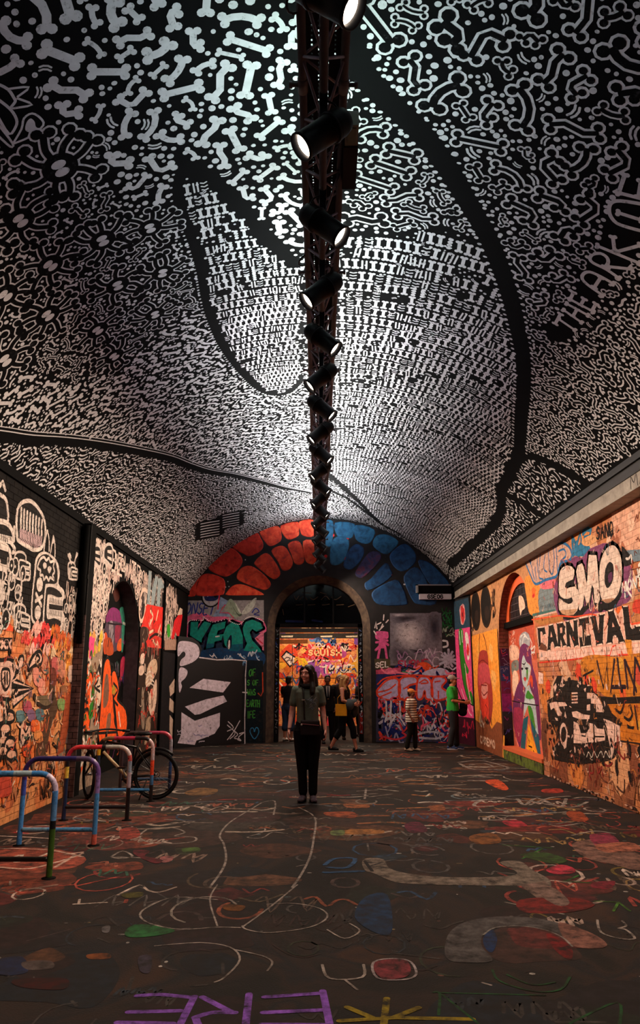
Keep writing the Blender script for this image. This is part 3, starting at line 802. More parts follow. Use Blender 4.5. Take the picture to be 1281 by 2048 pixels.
bone_mural = cvv.build('bone_mural', M_mural, ceiling); bone_mural['kind'] = 'stuff'
bone_mural['label'] = 'white bones, dots and many-legged creatures painted on the black vault'
# ================================================================== truss, spotlights, uplights
TX = 0.025; TZ_U, TZ_L, THW = 4.84, 4.60, 0.118
M_truss = plain('truss_brown_metal', '#7a767e', 0.5, 0.1, var=0.2, scale=10)
M_brace = plain('truss_brace_metal', '#a8a0b4', 0.45, 0.2, var=0.2)
M_lamp = plain('lamp_black', '#0d0e12', 0.42, 0.1, var=0.2)
M_lamp2 = plain('lamp_black_bracket', '#15151b', 0.4, 0.3, var=0.2)
M_lens = emit('lamp_lens_glow', (1.0, .80, .62), 14)
TY0, TY1 = -1.2, 19.05
truss = thing('lighting_truss', 'long brown triangular lighting truss hanging under the crown of the vault', 'truss', (TX, TY0, 0))
for (x, z) in ((-THW, TZ_U), (THW, TZ_U), (0, TZ_L)):
    MB().tube([(x, 0, z), (x, TY1 - TY0, z)], .024, 14).build('chord', M_truss, truss)
pitch = .46; n = int((TY1 - TY0) / pitch)
def brace_mesh(a, b, r): 
    a, b = Vector(a), Vector(b); return MB().tube([(0, 0, 0), b - a], r, 7).mesh('brace', M_brace)
kinds = {}
for s in (-1, 1):
    for k in range(2):
        kinds[s, k] = brace_mesh((s * THW, 0, TZ_U), (0, pitch / 2, TZ_L), .0085) if k == 0 else brace_mesh((0, 0, TZ_L), (s * THW, pitch / 2, TZ_U), .0085)
top_m = [brace_mesh((-THW, 0, TZ_U), (THW, pitch / 2, TZ_U), .0075), brace_mesh((THW, 0, TZ_U), (-THW, pitch / 2, TZ_U), .0075)]
nb = 0
for i in range(n):
    y = i * pitch
    for s in (-1, 1):
        o = bpy.data.objects.new('brace', kinds[s, 0]); o.location = (s * THW, y, TZ_U); link(o, truss)
        o = bpy.data.objects.new('brace', kinds[s, 1]); o.location = (0, y + pitch / 2, TZ_L); link(o, truss)
    for k in range(2):
        o = bpy.data.objects.new('brace', top_m[k]); o.location = ((-THW, THW)[k], y + k * pitch / 2, TZ_U); link(o, truss)
# joints between the lengths of truss, with bolts sticking out
slv = MB().tube([(0, -.05, 0), (0, .05, 0)], .030, 12).mesh('joint_sleeve', M_truss)
blt = MB().tube([(0, 0, 0), (.04, 0, 0), (.041, 0, 0), (.06, 0, 0)], [.012, .012, .02, .02], 8).mesh('bolt', M_truss)
for y in np.arange(4.8, TY1 - TY0, 2.0):
    for (x, z) in ((-THW, TZ_U), (THW, TZ_U), (0, TZ_L)): o = bpy.data.objects.new('joint_sleeve', slv); o.location = (x, float(y), z); link(o, truss)
    for s in (-1, 1): o = bpy.data.objects.new('bolt', blt); o.location = (s * (THW + .02), float(y), TZ_U); o.rotation_euler = (0, 0, 0 if s > 0 else math.pi); link(o, truss)
# perforated cable tray on top of the truss
mb = MB(); y = 0.0; tw = .095
cols = [-tw, -.068, -.060, -.030, -.022, .022, .030, .060, .068, tw]; solid = [1, 0, 1, 0, 1, 0, 1, 0, 1]
step = .03; ny = int((TY1 - TY0) / step)
for c in range(9):
    if solid[c]: mb.add([(cols[c], 0, 0), (cols[c + 1], 0, 0), (cols[c + 1], TY1 - TY0, 0), (cols[c], TY1 - TY0, 0)], [(0, 1, 2, 3)])
    else:
        for k in range(ny):
            if (k // 14 + c) % 3 == 0: y0, y1 = k * step, (k + 1) * step
            else: y0, y1 = k * step, k * step + .018
            mb.add([(cols[c], y0, 0), (cols[c + 1], y0, 0), (cols[c + 1], y1, 0), (cols[c], y1, 0)], [(0, 1, 2, 3)])
for s in (-1, 1): mb.add([(s * tw, 0, 0), (s * tw, TY1 - TY0, 0), (s * tw, TY1 - TY0, .045), (s * tw, 0, .045)], [(0, 1, 2, 3)])
tr = mb.build('cable_tray', M_lamp, truss); tr.location = (0, 0, TZ_U + .03)
# hangers up to the vault
hm = MB(); hm.tube([(0, 0, TZ_U), (0, 0, ZCROWN + .01)], .008, 7); hm.cbox((0, 0, ZCROWN - .01), (.07, .07, .02)); hme = hm.mesh('hanger', M_lamp2)
for y in np.arange(3.2, TY1 - TY0, 3.0):
    for s in (-1, 1):
        o = bpy.data.objects.new('hanger', hme); o.location = (s * THW, float(y), 0); link(o, truss)

# ---- spotlights, aimed to the left and to the right in turn
def lamp_parts(root, flip):
    """local: hangs from the origin (the lower chord)"""
    s = flip
    MB().box((-.022, -.03, -.05), (.022, .03, .03)).build('clamp', M_lamp2, root)
    b = MB().box((-.020, -.006, -.19), (.020, .006, -.04)); b.box((-.028, -.012, -.215), (.028, .012, -.16)).build('bracket', M_lamp2, root)
    head = bpy.data.objects.new('housing', None)
    ax = Vector((s * .72, -.15, -.66)).normalized()                 # where the lamp looks
    q = ax.to_track_quat('Z', 'Y').to_matrix().to_4x4(); M = Matrix.Translation((-s * .035, -.035, -.245)) @ q
    m = MB(); m.lathe([(0, -.135), (.035, -.128), (.062, -.108), (.076, -.07), (.078, -.03), (.082, -.02), (.082, .0), (.074, .005), (.071, .19), (.077, .195), (.077, .215), (.068, .215), (.064, .175)], 22, M)
    h = m.build('housing', M_lamp, root)
    m = MB(); m.lathe([(.0, .178), (.064, .178)], 22, M); m.build('lens', M_lens, root)
    m = MB(); m.lathe([(.079, -.012), (.0835, -.012), (.0835, .004), (.079, .004)], 22, M); m.build('ring', M_lamp2, h)
    MB().ell((0, -.018, -.185), (.007, .004, .007), 8, 6).build('bolt', plain('bolt_steel', '#b8b8c0', .3, .9), root)
    cb = spline([(0, .02, -.02), (-s * .06, .03, -.04), (-s * .085, .02, -.12), (-s * .05, 0, -.19)], 4)
    MB().tube(cb, .006, 6).build('cable', M_lamp2, root)
    return M, ax
NLAMP = 22
ORD = ['first', 'second', 'third', 'fourth', 'fifth', 'sixth', 'seventh', 'eighth', 'ninth', 'tenth', 'eleventh', 'twelfth', 'thirteenth', 'fourteenth', 'fifteenth', 'sixteenth', 'seventeenth', 'eighteenth', 'nineteenth', 'twentieth', 'twenty-first', 'twenty-second', 'twenty-third', 'twenty-fourth']
protos = {}
for k in range(NLAMP):
    s = -1 if k % 2 == 0 else 1
    y = 2.60 + .806 * (k - 1)
    side = 'right' if s > 0 else 'left'
    lab = 'black tubular spotlight aimed to the %s, %s along the truss from the front' % (side, ORD[k])
    if s not in protos:
        t = thing('spotlight', lab, 'spotlight', (TX, y, TZ_L), 0, 'spotlights along the truss'); M, ax = lamp_parts(t, s); protos[s] = (t, M, ax)
    else:
        t = copy_tree(protos[s][0]); t.location = (TX, y, TZ_L); t['label'] = lab
    M, ax = protos[s][1], protos[s][2]
for t in [o for o in COL.objects if o.name.startswith('spotlight') and o.get('category') == 'spotlight']:
    s = 1 if 'right' in t['label'] else -1; M, ax = protos[s][1], protos[s][2]
    ld = bpy.data.lights.new('spot_beam', 'SPOT'); ld.energy = SPOT_W; ld.color = SPOT_COL; ld.spot_size = math.radians(132); ld.spot_blend = 1.0; ld.shadow_soft_size = .05
    lo = bpy.data.objects.new('spot_beam', ld); lo.location = M @ Vector((0, 0, .225)); lo.rotation_euler = ax.to_track_quat('-Z', 'Y').to_euler(); link(lo, t)

# ---- LED battens on top of the truss washing the vault
NB = 9
for k in range(NB):
    y = 2.6 + 1.9 * k
    col = (.58, 1.0, .76) if k == 0 else ((.66, 1.0, .80) if k == 1 else (.80, 1, .84) if k == 2 else ((1, 1, .90) if k < 5 else (1, .98, .93)))
    t = thing('led_batten', 'slim uplight batten on top of the truss, %s from the front' % ORD[k], 'lamp', (TX, y, TZ_U + .035), 0, 'uplight battens on the truss')
    MB().box((-.05, -.6, 0), (.05, .6, .05)).build('housing', M_lamp, t)
    MB().box((-.04, -.58, .05), (.04, .58, .056)).build('diffuser', emit('batten_glow_%d' % k, col, 6), t)
    ld = bpy.data.lights.new('uplight', 'AREA'); ld.shape = 'RECTANGLE'; ld.size = .07; ld.size_y = 1.15; ld.energy = UP_W * (.10, .24, .42, .75, 1, 1.1, 1.1, 1.1, 1.1)[k]; ld.color = col
    lo = bpy.data.objects.new('uplight', ld); lo.location = (0, 0, .062); lo.rotation_euler = (math.pi, 0, 0); link(lo, t)
    for sd in (-1, 1):  # added lights with no fitting of their own, tinting the vault flanks lavender
        ld = bpy.data.lights.new('side_wash', 'AREA'); ld.shape = 'RECTANGLE'; ld.size = .06; ld.size_y = 1.1; ld.energy = SIDE_W * (.45, .6, .8, 1, 1.1, 1.1, 1.1, 1, 1)[k]; ld.color = (.76, .70, 1.0) if k < 4 else (.92, .9, 1)
        lo = bpy.data.objects.new('side_wash', ld); lo.location = (sd * .056, 0, .045); lo.rotation_euler = (0, sd * math.radians(-112), 0); link(lo, t)
# ---- boxes fixed to the side of the truss
cb = thing('control_box', 'black box with a pale panel in front, fixed to the side of the truss', 'control box', (TX + .175, 3.99, TZ_U - .10))
MB().box((-.045, 0, 0), (.045, .40, .12)).build('body', plain('box_dark', '#1c1c20', .5), cb)
MB().box((-.04, -.18, .01), (.04, -.003, .11)).build('pale_panel', plain('box_pale', '#a8b0a8', .5), cb)
MB().box((-.025, -.16, .002), (.025, -.03, .01)).build('screen', plain('box_screen', '#8a9a90', .3), cb)
MB().box((-.06, .1, .08), (-.04, .2, .13)).build('clamp', M_lamp2, cb)
for s, y in ((-1, 3.05), (1, 3.1), (-1, .9 + 4.5)):
    q = [(TX + s * (THW + .02) + s * .05 * math.sin(a), y + .07 * math.cos(a), TZ_U - .01 - .03 * math.sin(a)) for a in np.linspace(0, 2 * math.pi, 14)]
    o = MB().tube(q[:-1], .007, 6, closed=True).build('cable_loop', M_lamp)
    tag(o, {3.05: 'black cable looped round the near end of the truss, window side', 3.1: 'black cable looped round the near end of the truss beside the control box'}.get(y, 'black cable looped on the truss past the control box'), 'cable')
# ================================================================== graffiti
def scribble(cv, a0, a1, b0, b1, n, cols, w=.02, size=.25, lv=None, fn=None, squash=1.0):
    """tags and squiggles of many hands"""
    l0 = cv.lv; cv.lv += min(n, 24)
    for _i in range(n):
        lv = l0 + 1 + _i % 24
        a, b = random.uniform(a0, a1), random.uniform(b0, b1)
        if fn and not fn(a, b): continue
        k = random.randint(3, 6); s = size * random.uniform(.5, 1.4); q = []
        for i in range(k): q.append((a + s * (i / (k - 1) - .5) * random.choice((1, 1, .3)), b + s * squash * random.uniform(-.5, .5)))
        q = [(min(max(u, a0 - .02), a1 + .02), min(max(v, b0 - .05), b1 + .05)) for u, v in q]
        cv.line(spline(q, 3), w * random.uniform(.6, 1.5), random.choice(cols), lv)
def patches(cv, a0, a1, b0, b1, n, cols, size=.5, lv=None, squash=1.0):
    l0 = cv.lv; cv.lv += min(n, 24)
    for _i in range(n):
        lv = l0 + 1 + _i % 24
        r = size * random.uniform(.4, 1.2); c = (random.uniform(a0, a1), random.uniform(b0, b1))
        q = [(c[0] + r * math.cos(t) * random.uniform(.6, 1.3), c[1] + r * squash * math.sin(t) * random.uniform(.6, 1.3)) for t in np.linspace(0, 6.283, 9)[:-1]]
        cv.poly(spline(q, 3, True), random.choice(cols), lv)
def drips(cv, a0, a1, b, n, cols, w=.012, ln=.4):
    for _ in range(n):
        a = random.uniform(a0, a1); cv.line([(a, b), (a + random.uniform(-.01, .01), b - ln * random.uniform(.3, 1))], [w, w * .5], random.choice(cols))
def letters(cv, z, polys, fill, edge, ew, holes=(), hole_col=None):
    for p in polys:
        q = cv.P(z, p); cv.line(q, ew, edge, None, True)
        for v in q: cv.ell(v, ew / 2, ew / 2, edge, cv.lv, 8)
    for p in polys: cv.zpoly(z, p, fill)
    for p in holes: cv.zpoly(z, p, hole_col)

# ------------------------------------------------------------------ right wall
cr = Canvas(lambda a, b, o: (xr - o, a, b), lambda x, y: (lambda p: (p.y, p.z))(on_x(x, y, XR)), bricks={'proud': PROUD, 'find': finder(*RZ)})
ZA, ZB, ZC, ZD = zoom(1050, 1050, 5.545), zoom(1080, 1300, 6.373), zoom(900, 1140, 6.405), zoom(930, 1260, 7.117)
# thin old washes
cr.poly([(15.45, 2.5), (18.15, 2.5), (18.15, 3.62), (15.45, 3.62)], '#c08a60')
for k in range(16):
    a0, a1 = 12.775 + k * .1675, 12.775 + (k + 1) * .1675
    cr.poly([(a0, max(arch_z(min(max(a0, NR[0] - NR[1]), NR[0] + NR[1]), NR[0], NR[1], NR[3]), 2.2)), (a1, max(arch_z(min(a1, NR[0] + NR[1]), NR[0], NR[1], NR[3]), 2.2)), (a1, 3.62), (a0, 3.62)], '#c48a5e', 1)
patches(cr, 8.0, 12.6, .05, .85, 26, ['#8a5236', '#7a4630', '#94583a', '#6a3c2a', '#80452f'], .3)
patches(cr, 8.0, 12.5, .3, 3.4, 22, ['#c98258', '#b96a42', '#d59a70', '#a85c3c', '#d8a888', '#cf7a3c'], .38)
patches(cr, 15.5, 18, 2.6, 3.5, 8, ['#d59a68', '#c98a5c', '#e0b48c'], .25)
cr.zblob(ZA, [990, -200, 1400, -400, 1500, 250, 1281, 300, 1100, 250, 1000, 120], '#d9a58c')
patches(cr, 8.2, 9.3, 2.7, 3.5, 14, ['#c48468', '#e3b79e', '#a9664c'], .09)
cr.zblob(ZA, [1120, 290, 1281, 270, 1500, 230, 1500, 380, 1281, 400, 1130, 400], '#6d7f8c')
cr.zblob(ZA, [0, 600, 80, 560, 160, 640, 165, 960, 60, 990, 20, 800], '#e6913f'); cr.zblob(ZA, [165, 720, 330, 690, 350, 900, 350, 960, 180, 1000], '#77858a')
cr.zblob(ZA, [180, 640, 330, 600, 335, 690, 200, 710], '#e6717d'); cr.zblob(ZA, [80, 710, 115, 700, 120, 790, 85, 800], '#f06a2c'); cr.zblob(ZA, [85, 780, 110, 760, 105, 800, 90, 810], '#c8242a')
cr.zline(ZA, [90, 1000, 340, 950], .05, '#3f6a66'); cr.zline(ZA, [120, 1020, 360, 960], .03, '#e8b8a8')
for k in range(9): cr.zline(ZA, [180 + k * 18, 900 - k * 3, 184 + k * 18, 930 - k * 4], .02, '#1c1a20')
cr.zblob(ZA, [420, 110, 520, 80, 700, 40, 760, 140, 640, 190, 540, 200], '#d98848')
# blue tag
for fl in ([530, 110, 540, 330], [540, 150, 580, 230, 620, 90, 640, 260], [650, 90, 690, 40, 740, 60, 720, 140, 670, 150], [560, 250, 720, 270], [550, 310, 700, 320], [580, 200, 600, 330], [690, 180, 700, 320], [620, 230, 690, 160, 760, 150]):
    cr.zline(ZA, fl, .085, '#2c7298')
cr.zblob(ZA, [640, 170, 740, 110, 820, 150, 720, 230, 650, 220], '#d9a070')
# purple cloud behind the big letters
cr.zblob(ZA, [330, 700, 360, 600, 470, 440, 560, 350, 640, 360, 720, 270, 830, 220, 900, 200, 1010, 250, 1150, 420, 1200, 500, 1190, 700, 1190, 800, 1120, 880, 980, 960, 850, 1000, 700, 1000, 560, 1060, 400, 1040, 330, 850], '#7c3f66')
cr.zblob(ZA, [1080, 240, 1130, 280, 1210, 400, 1120, 460, 1090, 380], '#141213')
# bubble tag in blue line
bub = [10, 410, 45, 388, 70, 430, 70, 345, 110, 330, 180, 292, 215, 288, 260, 240, 300, 238, 350, 210, 430, 200, 500, 250, 525, 330, 500, 392, 420, 412, 390, 450, 360, 560, 300, 590, 230, 610, 170, 642, 110, 645, 50, 520]
cr.zblob(ZA, bub, '#cda390'); cr.zsmooth(ZA, bub, .045, '#2a6a9e', None, True)
for fl in ([70, 430, 110, 600], [118, 470, 130, 620], [180, 300, 160, 560, 205, 600], [228, 330, 215, 480, 250, 520], [262, 250, 280, 480, 310, 545, 332, 400, 320, 250], [350, 220, 370, 540], [382, 290, 440, 270, 460, 340, 402, 400], [140, 340, 150, 520]): cr.zsmooth(ZA, fl, .032, '#2a6a9e')
# letters S M O
S_ = [480, 448, 528, 462, 556, 502, 552, 560, 540, 602, 500, 620, 460, 642, 450, 688, 470, 706, 510, 690, 560, 682, 596, 722, 612, 800, 606, 880, 586, 950, 545, 996, 480, 1004, 420, 986, 386, 940, 378, 870, 386, 812, 412, 828, 450, 860, 490, 876, 522, 868, 540, 838, 526, 800, 480, 820, 440, 816, 400, 790, 380, 740, 384, 650, 385, 560, 400, 500, 432, 464]
M_ = [590, 450, 640, 422, 660, 470, 690, 650, 700, 600, 708, 400, 716, 330, 800, 335, 810, 420, 820, 560, 840, 820, 822, 872, 780, 860, 770, 700, 750, 660, 722, 850, 690, 870, 665, 770, 650, 900, 616, 950, 604, 930, 610, 800, 590, 620, 575, 520]
O_ = [980, 225, 1030, 260, 1066, 340, 1082, 450, 1080, 600, 1050, 740, 1000, 820, 930, 866, 880, 845, 845, 780, 834, 640, 835, 480, 860, 360, 910, 262]
for p, w in ((S_, .11), (M_, .11), (O_, .12)):
    q = cr.P(ZA, p); cr.line(q, w, '#100e0e', None, True)
    for v in q: cr.ell(v, w / 2, w / 2, '#100e0e', cr.lv, 8)
    cr.poly([(a, b - .07) for a, b in q], '#100e0e')
cr.zpoly(ZA, [400, 960, 590, 960, 700, 880, 720, 920, 600, 1040, 520, 1060, 430, 1030], '#100e0e'); cr.zpoly(ZA, [770, 880, 860, 870, 1010, 850, 1060, 740, 1090, 640, 1080, 780, 1000, 930, 940, 970, 880, 940, 850, 980, 800, 940], '#100e0e')
for p in (S_, M_): cr.zpoly(ZA, p, '#dcc4b6')
cr.zblob(ZA, O_, '#dcc4b6')
cr.zpoly(ZA, [392, 948, 590, 930, 545, 996, 480, 1004, 420, 986], '#b98d6c'); cr.zblob(ZA, [860, 830, 1000, 812, 930, 866, 880, 845], '#a87c60')
cr.zblob(ZA, [950, 408, 985, 440, 992, 520, 980, 620, 940, 692, 910, 690, 890, 620, 898, 500, 920, 440], '#16110f'); cr.zblob(ZA, [930, 560, 970, 520, 975, 600, 940, 640], '#54264a')
# panel under the long word
cr.zpoly(ZA, [95, 1060, 340, 1010, 420, 1010, 440, 1070, 160, 1130, 140, 1330, 190, 1400, 130, 1420], '#c07048')
cr.zpoly(ZA, [95, 1060, 420, 1000, 440, 1060, 180, 1110], '#b5763f')
cr.zpoly(ZA, [160, 1400, 500, 1345, 900, 1310, 1281, 1275, 1500, 1255, 1500, 1420, 1281, 1440, 1030, 1445, 960, 1450, 500, 1490, 170, 1500], '#ecc0b2')
cr.zpoly(ZA, [130, 1140, 440, 1070, 600, 1030, 740, 990, 900, 960, 1090, 890, 1160, 880, 1190, 1090, 1500, 1060, 1500, 1300, 160, 1410], '#e3aa98')
cr.zpoly(ZA, [1010, 950, 1090, 880, 1200, 850, 1281, 760, 1500, 640, 1500, 1060, 1200, 1090, 1170, 890, 1090, 900, 1040, 1000], '#bf7a4c'); cr.zpoly(ZA, [1000, 930, 1110, 880, 1040, 990], '#e0642c')
CAR = [[145, 1145, 225, 1135, 237, 1202, 206, 1222, 200, 1180, 175, 1182, 185, 1320, 235, 1330, 240, 1375, 160, 1345],
 [270, 1120, 320, 1105, 350, 1220, 376, 1340, 335, 1355, 320, 1290, 295, 1300, 290, 1382, 255, 1390, 265, 1250],
 [362, 1096, 430, 1085, 452, 1130, 450, 1200, 430, 1240, 466, 1330, 425, 1345, 402, 1260, 402, 1350, 375, 1345],
 [460, 1076, 500, 1070, 550, 1190, 545, 1060, 586, 1055, 602, 1330, 555, 1345, 500, 1200, 512, 1350, 475, 1345],
 [605, 1042, 715, 1020, 720, 1090, 680, 1096, 690, 1230, 735, 1222, 746, 1330, 620, 1352, 610, 1250, 650, 1242, 640, 1110, 605, 1120],
 [735, 1020, 790, 1002, 825, 1180, 832, 1000, 886, 990, 870, 1310, 800, 1326],
 [930, 962, 990, 950, 1060, 1140, 1112, 1290, 1050, 1300, 1030, 1230, 990, 1215, 975, 1300, 915, 1310, 930, 1100],
 [1090, 910, 1156, 905, 1180, 1150, 1215, 1160, 1230, 1130, 1400, 1108, 1400, 1270, 1130, 1286, 1110, 1100]]
letters(cr, ZA, CAR, '#17110f', '#f0cfc0', .045, [[295, 1180, 312, 1240, 290, 1246], [395, 1140, 420, 1135, 421, 1195, 400, 1200], [980, 1078, 1002, 1130, 975, 1132]], '#e3aa98')
cr.zpoly(ZA, [190, 1300, 250, 1350, 250, 1400, 160, 1380], '#6a3c28')
for fl in ([80, 1050, 380, 1005, 560, 1020, 740, 988, 800, 1000], [95, 1060, 130, 1280, 160, 1420], [1190, 1100, 1300, 1080, 1500, 1050], [1160, 890, 1180, 1090], [750, 1360, 780, 1450], [1060, 1360, 1090, 1430]): cr.zline(ZA, fl, .022, '#e6502e')
cr.zline(ZB, [0, 160, 220, 140, 400, 125, 680, 88, 900, 70, 930, -40, 975, -60, 1000, 62, 1281, 58, 1500, 40], .024, '#e0422c')
for x in (200, 340, 460, 690, 830, 1040): cr.zline(ZB, [x, 0, x + 15, 120 - x * .05], .014, '#e05a3e')
drips(cr, 8.4, 12.2, 1.92, 26, ['#ecc8bc', '#e0a896'], .018, .35)
write_quad(cr, 'SANO', cr.P(ZA, [800, 160, 985, 110, 980, -40, 800, 30]), .03, '#1a1414', rough=.05); scribble(cr, 8.9, 9.3, 3.28, 3.34, 5, ['#1a1414'], .014, .1, squash=.5)
write_quad(cr, 'MONTAN', cr.P(ZA, [1085, 745, 1420, 620, 1420, 500, 1085, 650]), .03, '#e8ddd8', rough=.04)
scribble(cr, 8.3, 8.9, 2.5, 2.9, 6, ['#e8ddd8'], .03, .2); cr.zblob(ZA, [1215, 850, 1281, 820, 1400, 800, 1400, 960, 1215, 970], '#c8402e')
# the stencilled tank
cr.zblob(ZB, [540, 120, 700, 60, 1000, 90, 1400, 60, 1400, 560, 900, 600, 760, 520, 560, 340], '#c87a26'); cr.zblob(ZB, [830, 690, 1400, 660, 1400, 1170, 1040, 1160, 1030, 960, 900, 820], '#c47020')
patches(cr, 8.3, 10.6, .9, 1.9, 10, ['#d85a2c', '#d88a30', '#c84a38', '#d0983c'], .13)
for (x, y, r) in ((110, 480, .12), (600, 390, .10), (500, 280, .12), (700, 450, .12)): cr.ell(cr.px(*ZB(x, y)), r, r, '#d8452c', None, 10, jit=.25)
for fl in ([740, 150, 820, 490, 860, 220, 910, 560, 960, 130], [1000, 120, 1020, 300, 1050, 520], [930, 472, 1100, 470], [1090, 140, 1130, 480], [1100, 140, 1240, 520], [1225, 110, 1210, 560], [1240, 130, 1400, 540]): cr.zline(ZB, fl, .055, '#2a1720')
cr.zpoly(ZB, [100, 640, 180, 600, 180, 440, 230, 330, 290, 330, 330, 400, 420, 380, 520, 400, 560, 440, 600, 440, 680, 470, 700, 540, 780, 590, 1000, 605, 1281, 590, 1400, 590, 1400, 680, 1281, 680, 860, 690, 900, 780, 980, 850, 1060, 930, 1030, 1000, 1040, 1180, 985, 1200, 1010, 1280, 960, 1370, 900, 1410, 500, 1460, 190, 1400, 185, 1240, 260, 1150, 180, 1000, 110, 850], '#1e1613')
cr.zline(ZB, [560, 330, 690, 262], .03, '#1e1613')
TW = '#e6bdae'
for p in ([610, 545, 700, 550, 760, 610, 812, 720, 800, 792, 730, 790, 720, 690, 660, 680, 660, 620, 610, 620], [130, 680, 200, 660, 330, 668, 362, 712, 250, 722, 285, 835, 240, 842, 190, 735, 150, 765], [440, 910, 500, 940, 530, 1060, 600, 1060, 640, 1000, 640, 930, 690, 940, 702, 1170, 560, 1190, 440, 1186], [704, 945, 742, 1000, 830, 1010, 842, 1100, 842, 1150, 712, 1180], [820, 875, 900, 902, 1030, 970, 1034, 1160, 962, 1180, 950, 1300, 920, 1405, 910, 1250, 880, 1120, 866, 1000], [415, 790, 480, 778, 560, 820, 650, 832, 640, 880, 520, 885, 430, 850], [610, 700, 650, 690, 650, 770, 605, 770], [290, 340, 310, 350, 300, 440, 270, 470], [480, 460, 530, 390, 540, 420, 500, 480]): cr.zpoly(ZB, p, TW)
cr.zsmooth(ZB, [310, 950, 350, 1020, 345, 1150, 310, 1200, 275, 1130, 275, 1010], .055, TW, None, True); cr.zpoly(ZB, [300, 1190, 350, 1170, 345, 1240, 320, 1262], TW)
for p in ([180, 470, 215, 420, 225, 470, 200, 540], [250, 470, 280, 430, 330, 440, 300, 470], [560, 500, 600, 480, 590, 530], [600, 450, 640, 440, 650, 455, 605, 462], [200, 860, 260, 880, 250, 905, 215, 900], [250, 760, 290, 800, 280, 850], [330, 780, 350, 860, 320, 850], [770, 640, 800, 690, 780, 720]): cr.zpoly(ZB, p, TW)
for k in range(4): cr.zline(ZB, [415, 552 + k * 40, 488, 548 + k * 40], .022, TW)
for fl in ([540, 1090, 590, 1100, 600, 1060], [700, 1105, 830, 1105], [965, 960, 960, 1160], [990, 980, 990, 1100], [560, 930, 580, 1040], [690, 900, 700, 1180]): cr.zline(ZB, fl, .02, '#1e1613')
cr.zsmooth(ZB, [560, 1300, 600, 1370, 630, 1300, 670, 1370, 700, 1290, 740, 1370, 790, 1290, 820, 1370, 850, 1290, 900, 1370, 930, 1270], .016, '#cfc0b4'); scribble(cr, 10.4, 11.5, .62, .7, 8, [TW], .02, .12, squash=.3)
for fl in ([880, 720, 930, 830], [980, 760, 1040, 800, 1080, 700], [1090, 860, 1150, 892, 1190, 820, 1170, 740], [1220, 720, 1260, 1000], [1100, 640, 1080, 700]): cr.zsmooth(ZB, fl, .04, '#241510')
cr.zpoly(ZB, [1120, 940, 1170, 975, 1215, 970, 1205, 1015, 1130, 1000], '#15100f')
cr.zline(ZB, [1040, 1160, 1281, 1195, 1400, 1210], .02, '#2a1a16')
for fl in ([650, 1480, 640, 1560, 690, 1560, 680, 1470], [740, 1500, 760, 1570, 800, 1490, 810, 1610], [830, 1450, 880, 1480, 930, 1440], [1000, 1290, 1080, 1390, 1090, 1330], [640, 1600, 660, 1650], [140, 1130, 180, 1250]): cr.zsmooth(ZB, fl, .028, '#8a2a26')
for (x, y, a, b) in ((1150, 1270, .05, .12), (1290, 1290, .09, .08), (985, 1500, .05, .10), (1160, 1620, .06, .07), (45, 530, .04, .05), (1290, 1500, .08, .06)): cr.ell(cr.px(*ZB(x, y)), a, b, '#1a1312', None, 9, jit=.3)
cr.zpoly(ZB, [-10, 280, 50, 300, 50, 430, -10, 430], '#eec4b8'); cr.zline(ZB, [1000, 1210, 1000, 1700], .012, '#2a1812'); cr.zline(ZB, [860, -40, 880, 500], .012, '#2e1c18')
scribble(cr, 8.4, 12.5, .15, .8, 22, ['#6a3a28', '#7e4a30', '#8a3a2c', '#4c2c22'], .02, .3); scribble(cr, 9, 12.5, 2.0, 3.3, 8, ['#e8c0a8', '#8a4a34', '#d86a4a'], .015, .2)
# small marks of many hands, splashes round the tank
scribble(cr, 8.2, 12.6, .12, 1.9, 150, ['#5a3022', '#3a201a', '#d8a080', '#e0b8a0', '#a83a2c', '#c87a3a', '#7a4632'], .009, .13)
scribble(cr, 8.2, 12.6, 1.9, 3.4, 70, ['#8a4a34', '#e8c8b4', '#6a3c2c', '#3c6a84', '#c85a4a'], .008, .11)
for _ in range(70):
    x, y = random.uniform(120, 1060), random.uniform(380, 1420); c = cr.px(*ZB(x, y)); cr.ell(c, random.uniform(.012, .05), random.uniform(.008, .035), random.choice([TW, '#1e1613', '#1e1613', '#2a1c16', TW]), None, 7, random.uniform(0, 3), .35)
for _ in range(40):
    x, y = random.choice(((random.uniform(90, 260), random.uniform(850, 1400)), (random.uniform(180, 640), random.uniform(330, 480)), (random.uniform(480, 1000), random.uniform(1360, 1470)))); cr.ell(cr.px(*ZB(x, y)), random.uniform(.02, .06), random.uniform(.015, .05), '#1e1613', None, 7, 0, .4)
scribble(cr, 15.6, 18.0, 1.0, 2.5, 16, ['#d8802c', '#e8b070', '#c86a28'], .02, .3); scribble(cr, 15.55, 18.0, .08, .6, 40, ['#5a2e1e', '#b87a54', '#2a1a14', '#d0a080'], .02, .2)
# crumbling foot of the wall
for _ in range(60): cr.ell((random.uniform(8.2, 12.7), random.uniform(.01, .05)), random.uniform(.02, .06), random.uniform(.008, .02), random.choice(['#cfa08c', '#b08670', '#2a1c16', '#7a4a36']), None, 7)
